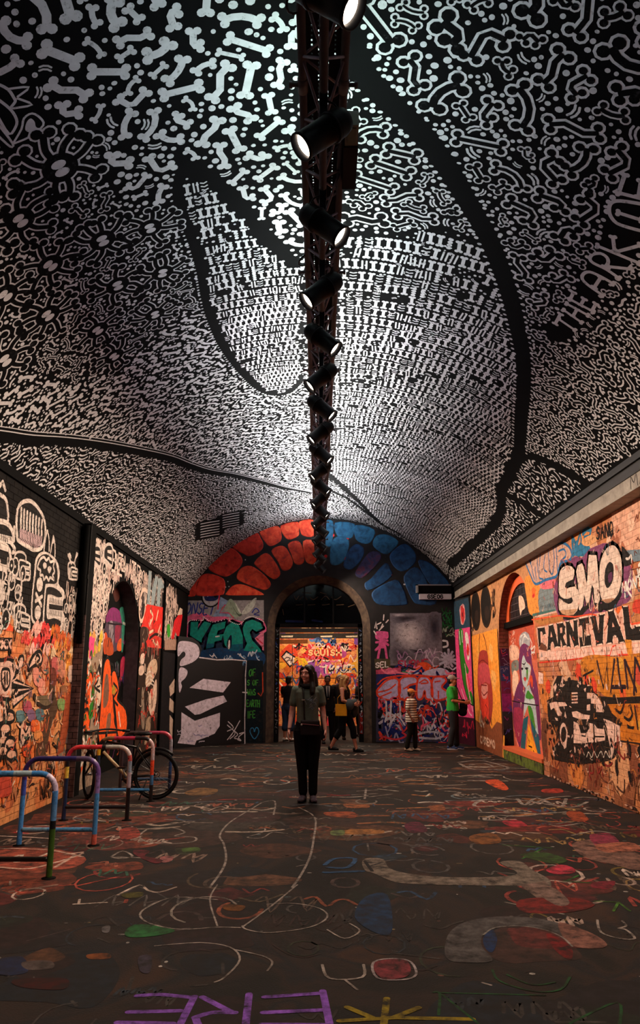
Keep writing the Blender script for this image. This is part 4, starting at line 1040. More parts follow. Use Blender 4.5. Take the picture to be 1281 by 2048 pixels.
# beyond the niche: orange panel, dark roundels
cr.poly([(15.47, .3), (18.12, .3), (18.12, 2.56), (15.47, 2.56)], '#f29a3a')
patches(cr, 15.7, 17.9, 1.4, 2.4, 6, ['#f0a648', '#ea8c30', '#f4b060'], .18)
cr.zblob(ZD, [215, 330, 270, 285, 330, 330, 352, 560, 388, 760, 408, 980, 396, 1200, 350, 1390, 260, 1330, 215, 1020, 190, 760, 195, 500], '#a63a30')
cr.zblob(ZD, [210, 500, 340, 500, 370, 760, 300, 740, 210, 780], '#c24a52'); cr.zblob(ZD, [245, 940, 335, 930, 345, 1250, 330, 1420, 290, 1260, 250, 1180], '#de3f2c'); cr.zblob(ZD, [250, 790, 330, 780, 320, 960, 255, 960], '#d88a80')
for fl in ([215, 340, 212, 200, 222, 70], [325, 320, 300, 160, 268, 60]): cr.zsmooth(ZD, fl, .05, '#6a2c1c')
for fl in ([200, 480, 260, 430, 340, 490], [250, 880, 280, 930, 330, 880], [300, 1060, 330, 1120, 320, 1200], [240, 780, 320, 790]): cr.zsmooth(ZD, fl, .03, '#7a1e1c')
cr.poly([(15.47, 0), (18.12, 0), (18.12, .62), (17.5, .55), (16.9, .75), (16.4, .5), (15.9, .68), (15.47, .66)], '#8a4c30')
cr.zpoly(ZD, [555, 1500, 575, 1500, 575, 1840, 545, 1800], '#f0a040'); write_quad(cr, 'CHREMO', cr.P(ZD, [230, 1600, 440, 1680, 430, 1580, 225, 1510]), .045, '#e0b8a0', rough=.05); scribble(cr, 16.4, 17.6, .55, .8, 8, ['#1c1614', '#d8c0b0'], .035, .3)
for (y, z) in ((17.50, 3.11), (16.42, 3.10)):
    cr.ell((y, z), .50, .46, '#2c1e16', None, 26); cr.ell((y, z), .44, .41, '#130f0d', None, 26); cr.ell((y - .1, z - .15), .22, .16, '#2a1d18', None, 14)
scribble(cr, 15.55, 15.95, 2.65, 3.45, 10, ['#1c1512', '#6a4630'], .04, .3); scribble(cr, 17.8, 18.3, 2.6, 3.3, 8, ['#2a1e18', '#e0c8b0'], .03, .2)
cr.poly([(18.05, 0), (18.12, 0), (18.12, 3.6), (18.05, 3.6)], '#15110f')
mural_r = cr.build('wall_graffiti', M_paint, wall_right)

# ------------------------------------------------------------------ far jamb of the niche, painted low down
cj = Canvas(lambda a, b, o: (a, NR[0] + NR[1] - .006 - o, b))
for (z0, z1, c) in ((1.75, 2.15, '#4d2340'), (1.45, 1.80, '#3c3f6e'), (1.2, 1.5, '#7a2850'), (.85, 1.25, '#a0307a'), (.5, .9, '#3a3438'), (.23, .55, '#1f1f20')): cj.poly([(3.705, z0 + random.uniform(-.05, .05)), (3.905, z0), (3.905, z1), (3.705, z1)], c)
scribble(cj, 3.73, 3.88, .5, 2.1, 24, ['#1a1618', '#b03a8a', '#5a5ab0', '#c83a4a', '#8a7a9a'], .012, .10)
cj.build('jamb_graffiti', M_paint, wall_right)

# ------------------------------------------------------------------ back of the niche: figure with purple hair, fanlight
XN = xr + NRD
cn = Canvas(lambda a, b, o: (XN - o, a, b), lambda x, y: (lambda p: (p.y, p.z))(on_x(x, y, XN)))
cn.zpoly(ZD, [640, 60, 1100, 40, 1100, 420, 640, 440], '#c4543a'); cn.zpoly(ZD, [640, 430, 1120, 420, 1140, 1900, 680, 1760], '#cf6a52')
cn.zblob(ZD, [640, 240, 700, 210, 770, 260, 770, 400, 700, 430, 645, 410], '#efbda4'); cn.zblob(ZD, [670, 470, 760, 430, 770, 560, 700, 600, 680, 640], '#7a7f78')
cn.zblob(ZD, [690, 600, 740, 590, 770, 700, 740, 860, 700, 940, 680, 800], '#f2c8ae'); scribble(cn, 14.9, 15.3, 2.1, 2.5, 12, ['#7a2a22', '#e8b0a0'], .025, .12)
cn.zblob(ZD, [790, 240, 780, 100, 850, 25, 920, 70, 930, 230, 850, 190], '#a9a9b0')
for fl in ([800, 230, 800, 100, 850, 60, 890, 110], [820, 200, 850, 90, 910, 130], [930, 120, 960, 200, 940, 300, 1000, 320], [950, 280, 1000, 230, 990, 310, 950, 330]): cn.zsmooth(ZD, fl, .03, '#e2dcd8')
HAIR = '#6e2c5c'
cn.zblob(ZD, [850, 200, 790, 260, 772, 520, 790, 700, 740, 820, 690, 1050, 700, 1350, 760, 1600, 800, 1640, 832, 1200, 872, 850, 820, 700, 808, 500, 838, 360], HAIR)
cn.zblob(ZD, [850, 200, 940, 270, 962, 480, 1040, 800, 1082, 1300, 1088, 1560, 1040, 1480, 1000, 1000, 930, 800, 950, 520, 880, 450, 846, 360], HAIR)
cn.zblob(ZD, [700, 1150, 740, 1100, 830, 1150, 820, 1450, 780, 1600, 720, 1450], '#a03050')
cn.zpoly(ZD, [870, 820, 920, 780, 990, 980, 1012, 1080, 1052, 1480, 1020, 1490, 960, 1150, 900, 1080, 838, 1260, 850, 1050], '#b4c0c6')
cn.zblob(ZD, [840, 360, 880, 450, 942, 520, 930, 640, 900, 760, 870, 822, 830, 760, 814, 640, 814, 470], '#bcc8cc')
GRN = '#3f8c2c'
for p in ([880, 560, 902, 560, 904, 640, 888, 720], [900, 860, 940, 900, 985, 960, 940, 985, 870, 960], [902, 1085, 960, 1120, 1012, 1400, 975, 1410, 930, 1250]): cn.zblob(ZD, p, GRN)
for p in ([845, 690, 860, 665, 880, 695, 862, 735],): cn.zblob(ZD, p, '#c8302a')
for p in ([805, 545, 825, 535, 838, 552, 820, 572], [860, 545, 885, 530, 910, 540, 885, 568], [812, 470, 850, 500, 880, 450, 850, 478]): cn.zblob(ZD, p, '#141216')
cn.zblob(ZD, [930, 680, 960, 650, 975, 760, 960, 820], '#d84a2a'); cn.zpoly(ZD, [850, 1010, 1000, 990, 1005, 1050, 850, 1050], '#c4ccd0')
TEAL = '#245c6c'
cn.zpoly(ZD, [840, 1262, 910, 1220, 882, 1450, 862, 1700, 800, 1680, 812, 1500], TEAL); cn.zpoly(ZD, [930, 1250, 1000, 1400, 1062, 1520, 1088, 1790, 1045, 1760, 962, 1450], TEAL)
cn.zpoly(ZD, [912, 1330, 1045, 1765, 880, 1692], '#f0a22a'); cn.zline(ZD, [915, 1650, 960, 1670], .03, '#2a1a10'); cn.zline(ZD, [980, 1720, 990, 1735], .03, '#2a1a10')
cn.zsmooth(ZD, [700, 1390, 720, 1520, 770, 1650], .03, '#ec8a80'); cn.zsmooth(ZD, [1095, 1500, 1105, 1640, 1115, 1820], .03, '#e87068'); cn.zline(ZD, [680, 1010, 820, 1040, 1050, 1075], .022, '#231218')
scribble(cn, 12.8, 15.3, .35, 2.5, 60, ['#7a2a22', '#f0c8b0', '#e87058', '#4a2030'], .012, .14)
fig_n = cn.build('figure_painting', M_paint, wall_right)
# fanlight: orange surround, dark leaded glass
win = structure(bpy.data.objects.new('window_1', None)); link(win); fc, fb, fr, fh = 14.10, 2.66, 1.0, .66
M_or = plain('window_orange', '#e0602c', .6, var=.2)
mb = MB(); N = 20; P0 = [(XN - .05, fc - fr * math.cos(math.pi * k / N), fb + fh * math.sin(math.pi * k / N)) for k in range(N + 1)]; P1 = [(XN - .05, fc - 1.28 * math.cos(math.pi * k / N), fb - .05 + .86 * math.sin(math.pi * k / N)) for k in range(N + 1)]
for k in range(N): mb.add([P0[k], P0[k + 1], P1[k + 1], P1[k]], [(0, 1, 2, 3)]); mb.add([P0[k], P0[k + 1], (XN, *P0[k + 1][1:]), (XN, *P0[k][1:])], [(0, 1, 2, 3)]); mb.add([P1[k], P1[k + 1], (XN, *P1[k + 1][1:]), (XN, *P1[k][1:])], [(0, 1, 2, 3)])
structure(mb.build('window_frame', M_or, win))
mb = MB().add([(XN - .02, p[1], p[2]) for p in P0], [tuple(range(N + 1))]); structure(mb.build('pane', plain('window_dark_glass', '#1a1216', .35, var=.4, scale=9), win))
mb = MB()
for k in range(5):
    z = fb + .06 + k * .13
    if z < fb + fh - .05: h = fr * math.sqrt(1 - ((z - fb) / fh) ** 2); mb.box((XN - .03, fc - h, z - .006), (XN - .018, fc + h, z + .006))
for k in range(-3, 4):
    y = fc + k * .26; h = fh * math.sqrt(1 - (k * .26 / fr) ** 2); mb.box((XN - .03, y - .006, fb), (XN - .018, y + .006, fb + h))
structure(mb.build('glazing_bar', plain('lead_grey', '#4a3c40', .5), win))
structure(MB().box((XN - .09, fc - 1.3, fb - .12), (XN - .01, fc + 1.3, fb)).build('transom', M_black, win))
c2 = Canvas(lambda a, b, o: (XN - .03 - o, a, b), lambda x, y: (lambda p: (p.y, p.z))(on_x(x, y, XN)))
c2.zblob(ZC, [905, 350, 930, 330, 960, 350, 985, 430, 985, 490, 950, 520, 930, 580, 915, 500], '#eec8b0'); c2.build('white_patch', M_paint, win)
# sill and mossy foot
sill = structure(MB().box((XR - .03, NR[0] - NR[1], NR[2] - .05), (XN, NR[0] + NR[1], NR[2] + .015)).build('window_sill', plain('sill_orange', '#c86038', .7, var=.3), win))
mossm = ramp_mat('mossy_foot', [(0.3, '#1c1c14'), (0.45, '#5c6a20'), (0.6, '#33331c'), (0.75, '#8a8a30')], scale=5, rough=.85)
for k in range(6): MB().box((XR - .02, 12.80 + k * .44, 0), (XN, 12.80 + k * .44 + .42, .175)).build('foot_stone', mossm, win)
# ------------------------------------------------------------------ pier at the far end of the right wall
ZI, ZJ, ZK, ZL, ZM, ZN = zoom(360, 1030, 4.575), zoom(640, 1030, 4.575), zoom(340, 1160, 5.823), zoom(740, 1180, 5.823), zoom(550, 1240, 7.117), zoom(530, 1140, 5.57)
cp = Canvas(lambda a, b, o: (3.685 - .185 * (a - 18.12) / (FW - 18.12) - o, a, b))
def pier(y0, y1, z0, z1, c): cp.poly([(y0, z0), (y1, z0), (y1, z1), (y0, z1)], c)
pier(18.12, FW, 2.78, 3.5, '#2c4558'); pier(18.12, FW, .62, 2.78, '#e64a86'); pier(18.12, FW, 0, .64, '#3c0f22')
cp.ell((18.62, 3.12), .2, .26, '#e0a0a0', None, 14, jit=.15); cp.ell((18.62, 3.12), .14, .2, '#d0383c', None, 12, jit=.3); cp.ell((18.62, 3.12), .04, .06, '#6a1420')
cp.poly(spline([(18.95, 2.72), (18.62, 2.72), (18.66, 2.3), (18.55, 1.95), (18.35, 1.75), (18.5, 1.6), (18.45, 1.35), (18.2, 1.2), (18.15, .95), (18.45, 1.05), (18.75, 1.45), (18.9, 2.0)], 3, True), '#2f7d22')
cp.poly(spline([(18.55, 1.7), (18.4, 1.6), (18.3, 1.3), (18.42, 1.25), (18.55, 1.45)], 3, True), '#f0405c')
cp.poly(spline([(18.5, 2.65), (18.3, 2.6), (18.25, 2.1), (18.4, 2.0), (18.45, 2.3)], 3, True), '#ead8d4'); cp.ell((18.35, 2.25), .09, .14, '#e8302c', None, 10, jit=.2)
for q in ([(18.9, 2.72), (18.86, 2.4)], [(18.72, 2.72), (18.7, 2.45)]): cp.line(q, .04, '#e8e8e0')
for q in ([(18.6, 1.9), (18.4, 1.2), (18.2, .8)], [(18.9, 1.3), (18.5, .8), (18.3, .7)]): cp.line(spline(q, 4), .04, '#f0b8c8')
cp.line(spline([(18.95, 2.72), (18.9, 2.0), (18.75, 1.45), (18.45, 1.02), (18.15, .93)], 4), .03, '#10200c'); scribble(cp, 18.2, 19, .2, .55, 8, ['#e02a48', '#b01c3c'], .03, .2); pier(18.12, 18.16, 0, 3.5, '#120e10')
cp.build('pier_graffiti', M_paint, bpy.data.objects['trim_1'])

# ------------------------------------------------------------------ far wall
cf = Canvas(lambda a, b, o: (a, FW - o, b), lambda x, y: (lambda p: (p.x, p.z))(on_y(x, y, FW)))
# painted stones over the arch, each standing a little proud
RED = [[40, 700, 60, 600, 150, 520, 180, 560, 150, 650, 140, 740, 50, 740], [190, 560, 260, 535, 380, 570, 415, 620, 410, 700, 370, 735, 150, 735, 165, 620], [265, 450, 350, 350, 460, 300, 540, 350, 575, 420, 540, 490, 450, 555, 390, 560, 280, 510], [480, 290, 560, 220, 700, 162, 740, 210, 765, 270, 740, 330, 640, 375, 590, 360], [728, 158, 780, 122, 900, 102, 930, 180, 920, 240, 840, 285, 790, 260], [922, 98, 1080, 62, 1090, 140, 1085, 190, 1010, 225, 960, 200], [1095, 58, 1230, 48, 1230, 190, 1130, 190, 1100, 140],
 [430, 705, 480, 650, 550, 632, 650, 660, 770, 725, 700, 735, 440, 735], [525, 540, 570, 480, 650, 466, 740, 520, 820, 600, 830, 650, 780, 685, 700, 665, 540, 600], [685, 430, 740, 370, 800, 350, 860, 410, 920, 520, 900, 570, 850, 585, 760, 520, 692, 460], [838, 330, 900, 285, 960, 290, 1010, 360, 1035, 440, 1000, 500, 940, 505, 900, 430], [988, 270, 1050, 236, 1100, 250, 1130, 330, 1140, 420, 1100, 455, 1050, 440, 1020, 360], [1128, 240, 1230, 238, 1255, 330, 1240, 440, 1180, 445, 1145, 400]]
BLU = [[50, 65, 122, 60, 122, 200, 95, 290, 40, 260], [140, 70, 320, 82, 300, 200, 240, 212, 160, 190], [330, 92, 500, 132, 480, 230, 420, 265, 330, 220], [520, 190, 620, 180, 720, 240, 680, 310, 610, 360, 540, 330, 485, 270], [640, 380, 680, 320, 780, 262, 870, 340, 880, 420, 820, 490, 740, 515, 670, 460], [900, 420, 980, 425, 1080, 500, 1190, 640, 1040, 650, 960, 560], [770, 560, 870, 475, 950, 540, 1000, 650, 1060, 680, 1060, 815, 900, 815, 850, 780, 800, 680],
 [108, 250, 180, 190, 260, 220, 265, 300, 220, 420, 150, 460, 95, 430], [262, 330, 330, 266, 400, 300, 396, 380, 330, 470, 270, 500, 216, 460], [382, 430, 460, 340, 540, 340, 560, 400, 480, 500, 390, 575, 322, 540], [470, 580, 600, 440, 650, 500, 660, 560, 540, 650, 440, 690, 410, 630], [500, 685, 690, 592, 760, 660, 800, 780, 780, 825, 560, 825, 482, 760]]
M_reds = [ramp_mat('painted_stone_red_%d' % i, [(0.3, a), (0.5, b), (0.7, c)], scale=7, rough=.7, fine=40) for i, (a, b, c) in enumerate((('#7e1a16', '#b52a1e', '#c23a28'), ('#8a2a24', '#c63a24', '#d8563a'), ('#a8281c', '#d8442c', '#e06a44')))]
M_blus = [ramp_mat('painted_stone_blue_%d' % i, [(0.3, a), (0.5, b), (0.7, c)], scale=7, rough=.7, fine=40) for i, (a, b, c) in enumerate((('#0b2748', '#123c68', '#184a7c'), ('#123a58', '#1c5880', '#28688c'), ('#241c3c', '#2a2f58', '#5a2a44')))]
def stones(polys, z, mats, pick):
    for i, p in enumerate(polys):
        q = spline(cf.P(z, p), 3, True); n = len(q); cx = sum(a for a, b in q) / n; cz = sum(b for a, b in q) / n
        mb = MB(); inner = [(cx + (a - cx) * .94, cz + (b - cz) * .94) for a, b in q]
        mb.add([(a - cx, 0, b - cz) for a, b in q] + [(a - cx, -.012, b - cz) for a, b in inner], [(k, (k + 1) % n, (k + 1) % n + n, k + n) for k in range(n)] + [tuple(range(n, 2 * n))], False)
        o = mb.build('painted_stone', mats[pick(i)], wall_far); o.location = (cx, FW, cz)
stones(RED, ZI, M_reds, lambda i: 0 if i < 4 else (1 if i in (4, 8, 9, 10, 11) else 2)); stones(BLU, ZJ, M_blus, lambda i: 1 if i in (0, 1, 2, 3, 7) else (0 if i < 7 or i == 11 else (0, 2)[i % 2]))
for (x, y) in ((120, 185), (255, 210), (228, 395), (55, 378), (428, 462), (648, 545)): cf.ell(cf.px(*ZJ(x, y)), .045, .045, '#e0383a', 250, 10)
for (x, y) in ((790, 430), (810, 415), (760, 438), (930, 560), (1000, 572), (775, 635), (808, 655), (800, 490)): cf.ell(cf.px(*ZJ(x, y)), .03, .022, '#c8ccd8', 250, 8)
for (x, y) in ((440, 610), (420, 660), (450, 655), (600, 410)): cf.ell(cf.px(*ZI(x, y)), .015, .015, '#d8d8d8', 250, 8)
# left of the arch: grey ground, pink cloud, big teal letters
cf.zpoly(ZK, [150, 240, 1095, 235, 1095, 500, 150, 520], '#8c8a90'); cf.zpoly(ZK, [150, 480, 1095, 480, 1095, 1000, 150, 1000], '#23344c')
cf.zblob(ZK, [130, 660, 145, 500, 230, 410, 330, 385, 420, 390, 500, 430, 620, 420, 760, 460, 860, 480, 1000, 440, 1095, 480, 1095, 620, 700, 560, 300, 600, 200, 700], '#d9628e')
cf.zpoly(ZK, [990, 680, 1095, 590, 1095, 840], '#d87a9a'); cf.zline(ZK, [1010, 680, 1080, 740], .03, '#c82a48')
cf.zline(ZK, [180, 320, 220, 290], .01, '#26347e')
write_quad(cf, 'ONSET', cf.P(ZK, [185, 385, 500, 405, 540, 260, 205, 270]), .035, '#26347e', rough=.05)
cf.ell(cf.px(*ZK(480, 185)), .26, .30, '#0e0d10', None, 24); cf.ell(cf.px(*ZK(480, 190)), .22, .25, '#a8a8b4', None, 20); cf.zblob(ZK, [420, 240, 400, 160, 460, 110, 540, 120, 570, 190, 530, 240], '#1c2450'); cf.zsmooth(ZK, [440, 190, 490, 150, 550, 170], .03, '#8a90b0'); cf.ell(cf.px(*ZK(535, 185)), .05, .05, '#0c0c10')
AR = [590, 195, 690, 250, 745, 292, 605, 310, 590, 370, 740, 405, 700, 425, 500, 425, 555, 330]
cf.zpoly(ZK, AR, '#7d92b6'); cf.zline(ZK, [560, 340, 580, 150], .03, '#c82c50'); cf.zline(ZK, [690, 240, 745, 292, 640, 292, 580, 380, 690, 385, 740, 440], .025, '#c82c50')
for p, c in (([840, 385, 900, 290, 1005, 205, 985, 300, 930, 370, 870, 400], '#b8bfbb'), ([640, 330, 700, 220, 760, 270, 800, 370, 840, 395, 760, 440, 680, 370], '#8a9c8c'), ([720, 290, 790, 390, 840, 400, 800, 420], '#4a5a50'), ([760, 260, 830, 380, 800, 370], '#c4ccc6')): cf.zblob(ZK, p, c)
cf.zsmooth(ZK, [960, 380, 1000, 330, 1040, 370, 980, 400, 1040, 410], .03, '#26347e')
KEOS = [[245, 490, 330, 485, 325, 590, 400, 480, 482, 505, 372, 690, 370, 730, 235, 645], [500, 520, 652, 480, 640, 560, 560, 590, 545, 640, 622, 630, 600, 700, 522, 720, 512, 782, 420, 802, 450, 640], [730, 488, 800, 518, 850, 650, 852, 790, 790, 832, 700, 822, 640, 760, 620, 640, 660, 540], [960, 460, 1060, 500, 1086, 560, 1010, 602, 960, 570, 930, 610, 960, 700, 1050, 800, 1072, 842, 860, 822, 900, 740, 860, 640, 850, 560, 880, 490]]
for p in KEOS:
    q = cf.P(ZK, p); cf.line(q, .13, '#0d0f2c', None, True)
    for v in q: cf.ell(v, .065, .065, '#0d0f2c', cf.lv, 8)
cf.zblob(ZK, [380, 820, 700, 790, 1080, 840, 1080, 1000, 880, 960, 400, 920], '#1b3e66')
for p in KEOS: cf.zpoly(ZK, p, '#188a7e')
cf.zpoly(ZK, [430, 740, 520, 740, 512, 782, 420, 802], '#145a70'); cf.zpoly(ZK, [655, 760, 852, 740, 852, 790, 790, 832, 700, 822], '#145a70')
cf.zblob(ZK, [700, 648, 722, 660, 714, 780, 682, 805, 664, 740], '#0d0f2c'); cf.zblob(ZK, [685, 710, 700, 705, 700, 790, 678, 800], '#e0d8dc'); cf.zline(ZK, [535, 660, 575, 655], .03, '#e8e4e8')
dots = spline(cf.P(ZK, [195, 530, 240, 472, 380, 470, 395, 432, 500, 490, 690, 450, 700, 480, 810, 515, 900, 440, 985, 432, 1090, 485]), 6); lv = cf.up(None)
for p in dots[::1]: cf.ell(p, .014, .014, '#eceaf0', lv, 6)
scribble(cf, *sorted((cf.px(*ZK(500, 0))[0], cf.px(*ZK(1050, 0))[0])), cf.px(*ZK(0, 990))[1], cf.px(*ZK(0, 840))[1], 18, ['#c8d4e4', '#6a9ac4', '#e8e8f0'], .02, .16)
cf.zpoly(ZK, [890, 930, 1085, 940, 1085, 1912, 880, 1912], '#111c24')
for t, fl in (('OF', [920, 1120, 1000, 1110, 1000, 1035, 930, 1040]), ('S OF', [900, 1225, 1030, 1225, 1030, 1165, 905, 1165]), ('WAS', [905, 1345, 1000, 1340, 995, 1270, 905, 1275]), ('EARTH', [895, 1470, 1045, 1480, 1045, 1400, 895, 1400]), ('IFE', [905, 1610, 995, 1600, 995, 1525, 905, 1530])): write_quad(cf, t, cf.P(ZK, fl), .022, '#47a03c')
cf.zsmooth(ZK, [985, 1780, 975, 1730, 950, 1725, 935, 1770, 985, 1850, 1035, 1780, 1025, 1725, 1000, 1725, 985, 1780], .022, '#3a8cc0'); cf.zline(ZK, [1080, 1080, 1085, 1300, 1060, 1350, 1030, 1320], .03, '#c8482c')
# right of the arch: portrait panel, pink figure, bubble letters, tangle of tags
cf.zpoly(ZL, [235, 270, 832, 268, 850, 880, 240, 880], '#6c6874')
def shade(cv, z, flat, c0, c1, n=8):
    """a soft-edged patch, as brushed or sprayed in many passes"""
    q = spline(cv.P(z, flat), 3, True); cx = sum(p[0] for p in q) / len(q); cy = sum(p[1] for p in q) / len(q); a_, b_ = H(c0), H(c1)
    for k in range(n):
        t = k / (n - 1); f = 1.15 - .85 * t; cv.poly([(cx + (x - cx) * f, cy + (y - cy) * f) for x, y in q], tuple(u + (w - u) * t for u, w in zip(a_, b_)))
shade(cf, ZL, [290, 420, 400, 350, 540, 360, 640, 470, 620, 640, 500, 700, 380, 660, 290, 560], '#6c6874', '#bdb7c1'); shade(cf, ZL, [690, 300, 815, 300, 820, 560, 740, 590, 690, 460], '#625e6a', '#2c2a36')
shade(cf, ZL, [270, 310, 420, 300, 580, 310, 500, 350, 310, 380], '#625e6a', '#2e2b38'); shade(cf, ZL, [260, 282, 390, 278, 410, 300, 290, 310], '#6c6874', '#a49eaa', 4); shade(cf, ZL, [470, 690, 560, 700, 640, 690, 600, 745, 530, 740], '#5a5662', '#141218', 6); shade(cf, ZL, [260, 680, 400, 700, 540, 790, 400, 830, 260, 810], '#625e6a', '#38333f'); shade(cf, ZL, [660, 680, 760, 660, 820, 760, 800, 840, 660, 840], '#6a6470', '#837c8a', 5)
scribble(cf, cf.px(*ZL(260, 0))[0], cf.px(*ZL(830, 0))[0], cf.px(*ZL(0, 870))[1], cf.px(*ZL(0, 700))[1], 16, ['#8a6a90', '#b8a8c0', '#6a4a70'], .02, .3); write_quad(cf, 'EURNE', cf.P(ZL, [340, 890, 680, 890, 680, 810, 340, 830]), .035, '#a8284a')
PK = '#cc5690'
cf.zblob(ZL, [65, 500, 100, 480, 200, 485, 218, 510, 205, 570, 80, 575], PK); cf.zpoly(ZL, [110, 570, 180, 570, 190, 680, 100, 680], PK)
for fl in ([120, 660, 95, 800], [180, 660, 200, 800], [75, 610, 205, 590], [70, 700, 120, 650], [190, 620, 215, 640]): cf.zline(ZL, fl, .06, PK)
for fl in ([60, 440, 70, 370, 85, 450], [90, 400, 130, 380], [110, 470, 160, 420], [165, 290, 160, 350], [190, 380, 215, 350], [50, 480, 75, 520], [130, 450, 150, 400]): cf.zline(ZL, fl, .03, '#d8ccd0')
cf.zpoly(ZL, [55, 800, 240, 800, 240, 920, 60, 920], '#4a4432'); write_quad(cf, 'SEL', cf.P(ZL, [70, 905, 220, 895, 220, 830, 70, 850]), .03, '#e4dce0'); cf.zpoly(ZL, [70, 930, 360, 900, 370, 980, 75, 990], '#b8486c')
cf.zpoly(ZL, [75, 980, 1000, 960, 1000, 1300, 75, 1300], '#232c66'); cf.zpoly(ZL, [75, 1260, 1000, 1260, 1000, 1770, 75, 1770], '#3a3a52')
x0, x1 = cf.px(*ZL(80, 0))[0] + .03, cf.px(*ZL(1000, 0))[0]; zz = lambda y: cf.px(*ZL(0, y))[1]
cf.zblob(ZL, [540, 960, 560, 860, 650, 840, 720, 890, 660, 950], '#d8502a'); cf.zblob(ZL, [600, 980, 750, 910, 880, 920, 940, 990, 800, 1010], '#b4b8d8'); cf.zblob(ZL, [400, 920, 480, 930, 460, 970, 380, 960], '#4a8a5c'); cf.zblob(ZL, [180, 930, 300, 920, 320, 970, 200, 980], '#e06a90')
scribble(cf, x0, x1, zz(990), zz(880), 18, ['#1f2f78', '#c8d0e8', '#d8482c', '#e87a9a'], .03, .3, squash=.5)
BUB = [[100, 1150, 200, 1050, 310, 1030, 350, 1100, 345, 1220, 250, 1285, 110, 1245, 85, 1190], [355, 1040, 520, 1010, 555, 1080, 460, 1112, 450, 1150, 525, 1182, 490, 1262, 355, 1265], [560, 1040, 640, 1005, 700, 1040, 728, 1130, 726, 1262, 655, 1262, 640, 1170, 612, 1262, 550, 1252], [735, 1035, 850, 1012, 890, 1060, 840, 1130, 905, 1190, 885, 1265, 735, 1265]]
for p in BUB: cf.zblob(ZL, p, '#b8b0de')
for p in BUB: cf.zsmooth(ZL, p, .05, '#d8422a', None, True)
for fl in ([100, 1190, 220, 1160, 300, 1100], [110, 1250, 250, 1190], [400, 1150, 480, 1100], [580, 1080, 640, 1045, 680, 1080, 600, 1090], [760, 1070, 820, 1060], [800, 1180, 800, 1260]): cf.zsmooth(ZL, fl, .035, '#d8422a')
cf.zsmooth(ZL, [90, 1100, 200, 1020, 500, 990, 720, 1005, 960, 1000], .035, '#d8422a')
scribble(cf, x0, x1, zz(1720), zz(1290), 60, ['#1a2466', '#24358a', '#c6c8dc', '#d8442c', '#b8b8d0', '#141420', '#e05a78'], .045, .5); patches(cf, x0 + .2, x1 - .2, zz(1500), zz(1330), 9, ['#d8482e', '#c6482e', '#20265c', '#8a86ac'], .13)
scribble(cf, x0, x1, zz(1750), zz(1300), 46, ['#d4d4e4', '#1c2a70', '#d03a3a', '#9a98b8', '#10101a'], .03, .35)
for fl in ([190, 1300, 200, 1500, 340, 1440], [250, 1290, 240, 1500, 180, 1520], [350, 1320, 360, 1500]): cf.zline(ZL, fl, .045, '#d0d0e0')
cf.zsmooth(ZL, [120, 1700, 300, 1740, 420, 1700, 380, 1660], .045, '#d03a4a'); cf.zsmooth(ZL, [580, 1720, 780, 1730, 860, 1680, 700, 1650, 560, 1680], .05, '#b4b8cc')
scribble(cf, cf.px(*ZL(845, 0))[0], cf.px(*ZL(930, 0))[0], zz(540), zz(220), 12, ['#1d5a2c', '#24683a'], .022, .22); cf.zsmooth(ZL, [855, 590, 900, 600, 905, 650, 860, 665], .05, '#c8ccd4'); scribble(cf, cf.px(*ZL(840, 0))[0], cf.px(*ZL(960, 0))[0], zz(520), zz(440), 5, ['#8a9a8a'], .02, .18)
c = cf.px(*ZL(920, 810))
for k in range(12): a = k * .52; cf.line([c, (c[0] + .25 * math.cos(a) * random.uniform(.6, 1.1), c[1] + .25 * math.sin(a) * random.uniform(.6, 1.1))], .06, '#a8aac0')
cf.build('wall_graffiti', M_paint, wall_far)

# ------------------------------------------------------------------ the painted board standing askew in the corner
BA, BB = Vector((-3.31, 17.66, 0)), Vector((-1.90, 18.86, 0)); bd = (BB - BA).normalized(); bn = Vector((bd.y, -bd.x, 0)); BLn = (BB - BA).length
def board_px(x, y):
    d = ray(x, y); t = (BA - EYE).dot(bn) / d.dot(bn); p = EYE + d * t; return ((p - BA).dot(bd), p.z)
cb_ = Canvas(lambda a, b, o: tuple(BA + bd * a + Vector((0, 0, b)) + bn * o), board_px)
out = [(0, 0), (BLn, 0), (BLn, board_px(*ZK(900, 938))[1])] + [board_px(*ZK(x, y)) for x, y in ((350, 895), (372, 800), (340, 730), (260, 670))] + [(0, board_px(*ZK(60, 670))[1])]
out[-1] = (0, out[-2][1] + .02)
board = thing('painted_board', 'tall black board with big pale shapes painted on it, standing askew beside the arch', 'board', (0, 0, 0))
mb = MB(); n = len(out); f = [tuple(BA + bd * a + Vector((0, 0, b))) for a, b in out]; bk = [tuple(Vector(p) - bn * .04) for p in f]
mb.add(f + bk, [tuple(range(n)), tuple(range(2 * n - 1, n - 1, -1))] + [(k, (k + 1) % n, (k + 1) % n + n, k + n) for k in range(n)]); mb.build('panel', plain('board_black', '#0d0d12', .6, var=.25), board)
PALE = '#c6bacb'
for p in ([120, 715, 240, 720, 320, 760, 345, 830, 330, 900, 260, 960, 150, 1000, 115, 990, 130, 930, 175, 890, 180, 850, 150, 835, 95, 890, 90, 780], [120, 1020, 190, 1040, 205, 1080, 180, 1140, 130, 1190, 140, 1240, 110, 1310, 100, 1130]): cb_.zblob(ZK, p, PALE)
for p in ([230, 1255, 390, 1150, 710, 1190, 620, 1310], [175, 1475, 420, 1390, 625, 1345, 665, 1415, 500, 1490, 350, 1562, 290, 1570], [135, 1540, 290, 1640, 585, 1545, 580, 1700, 520, 1790, 400, 1840, 310, 1870, 290, 1920, 90, 1900, 130, 1800]): cb_.zpoly(ZK, p, PALE)
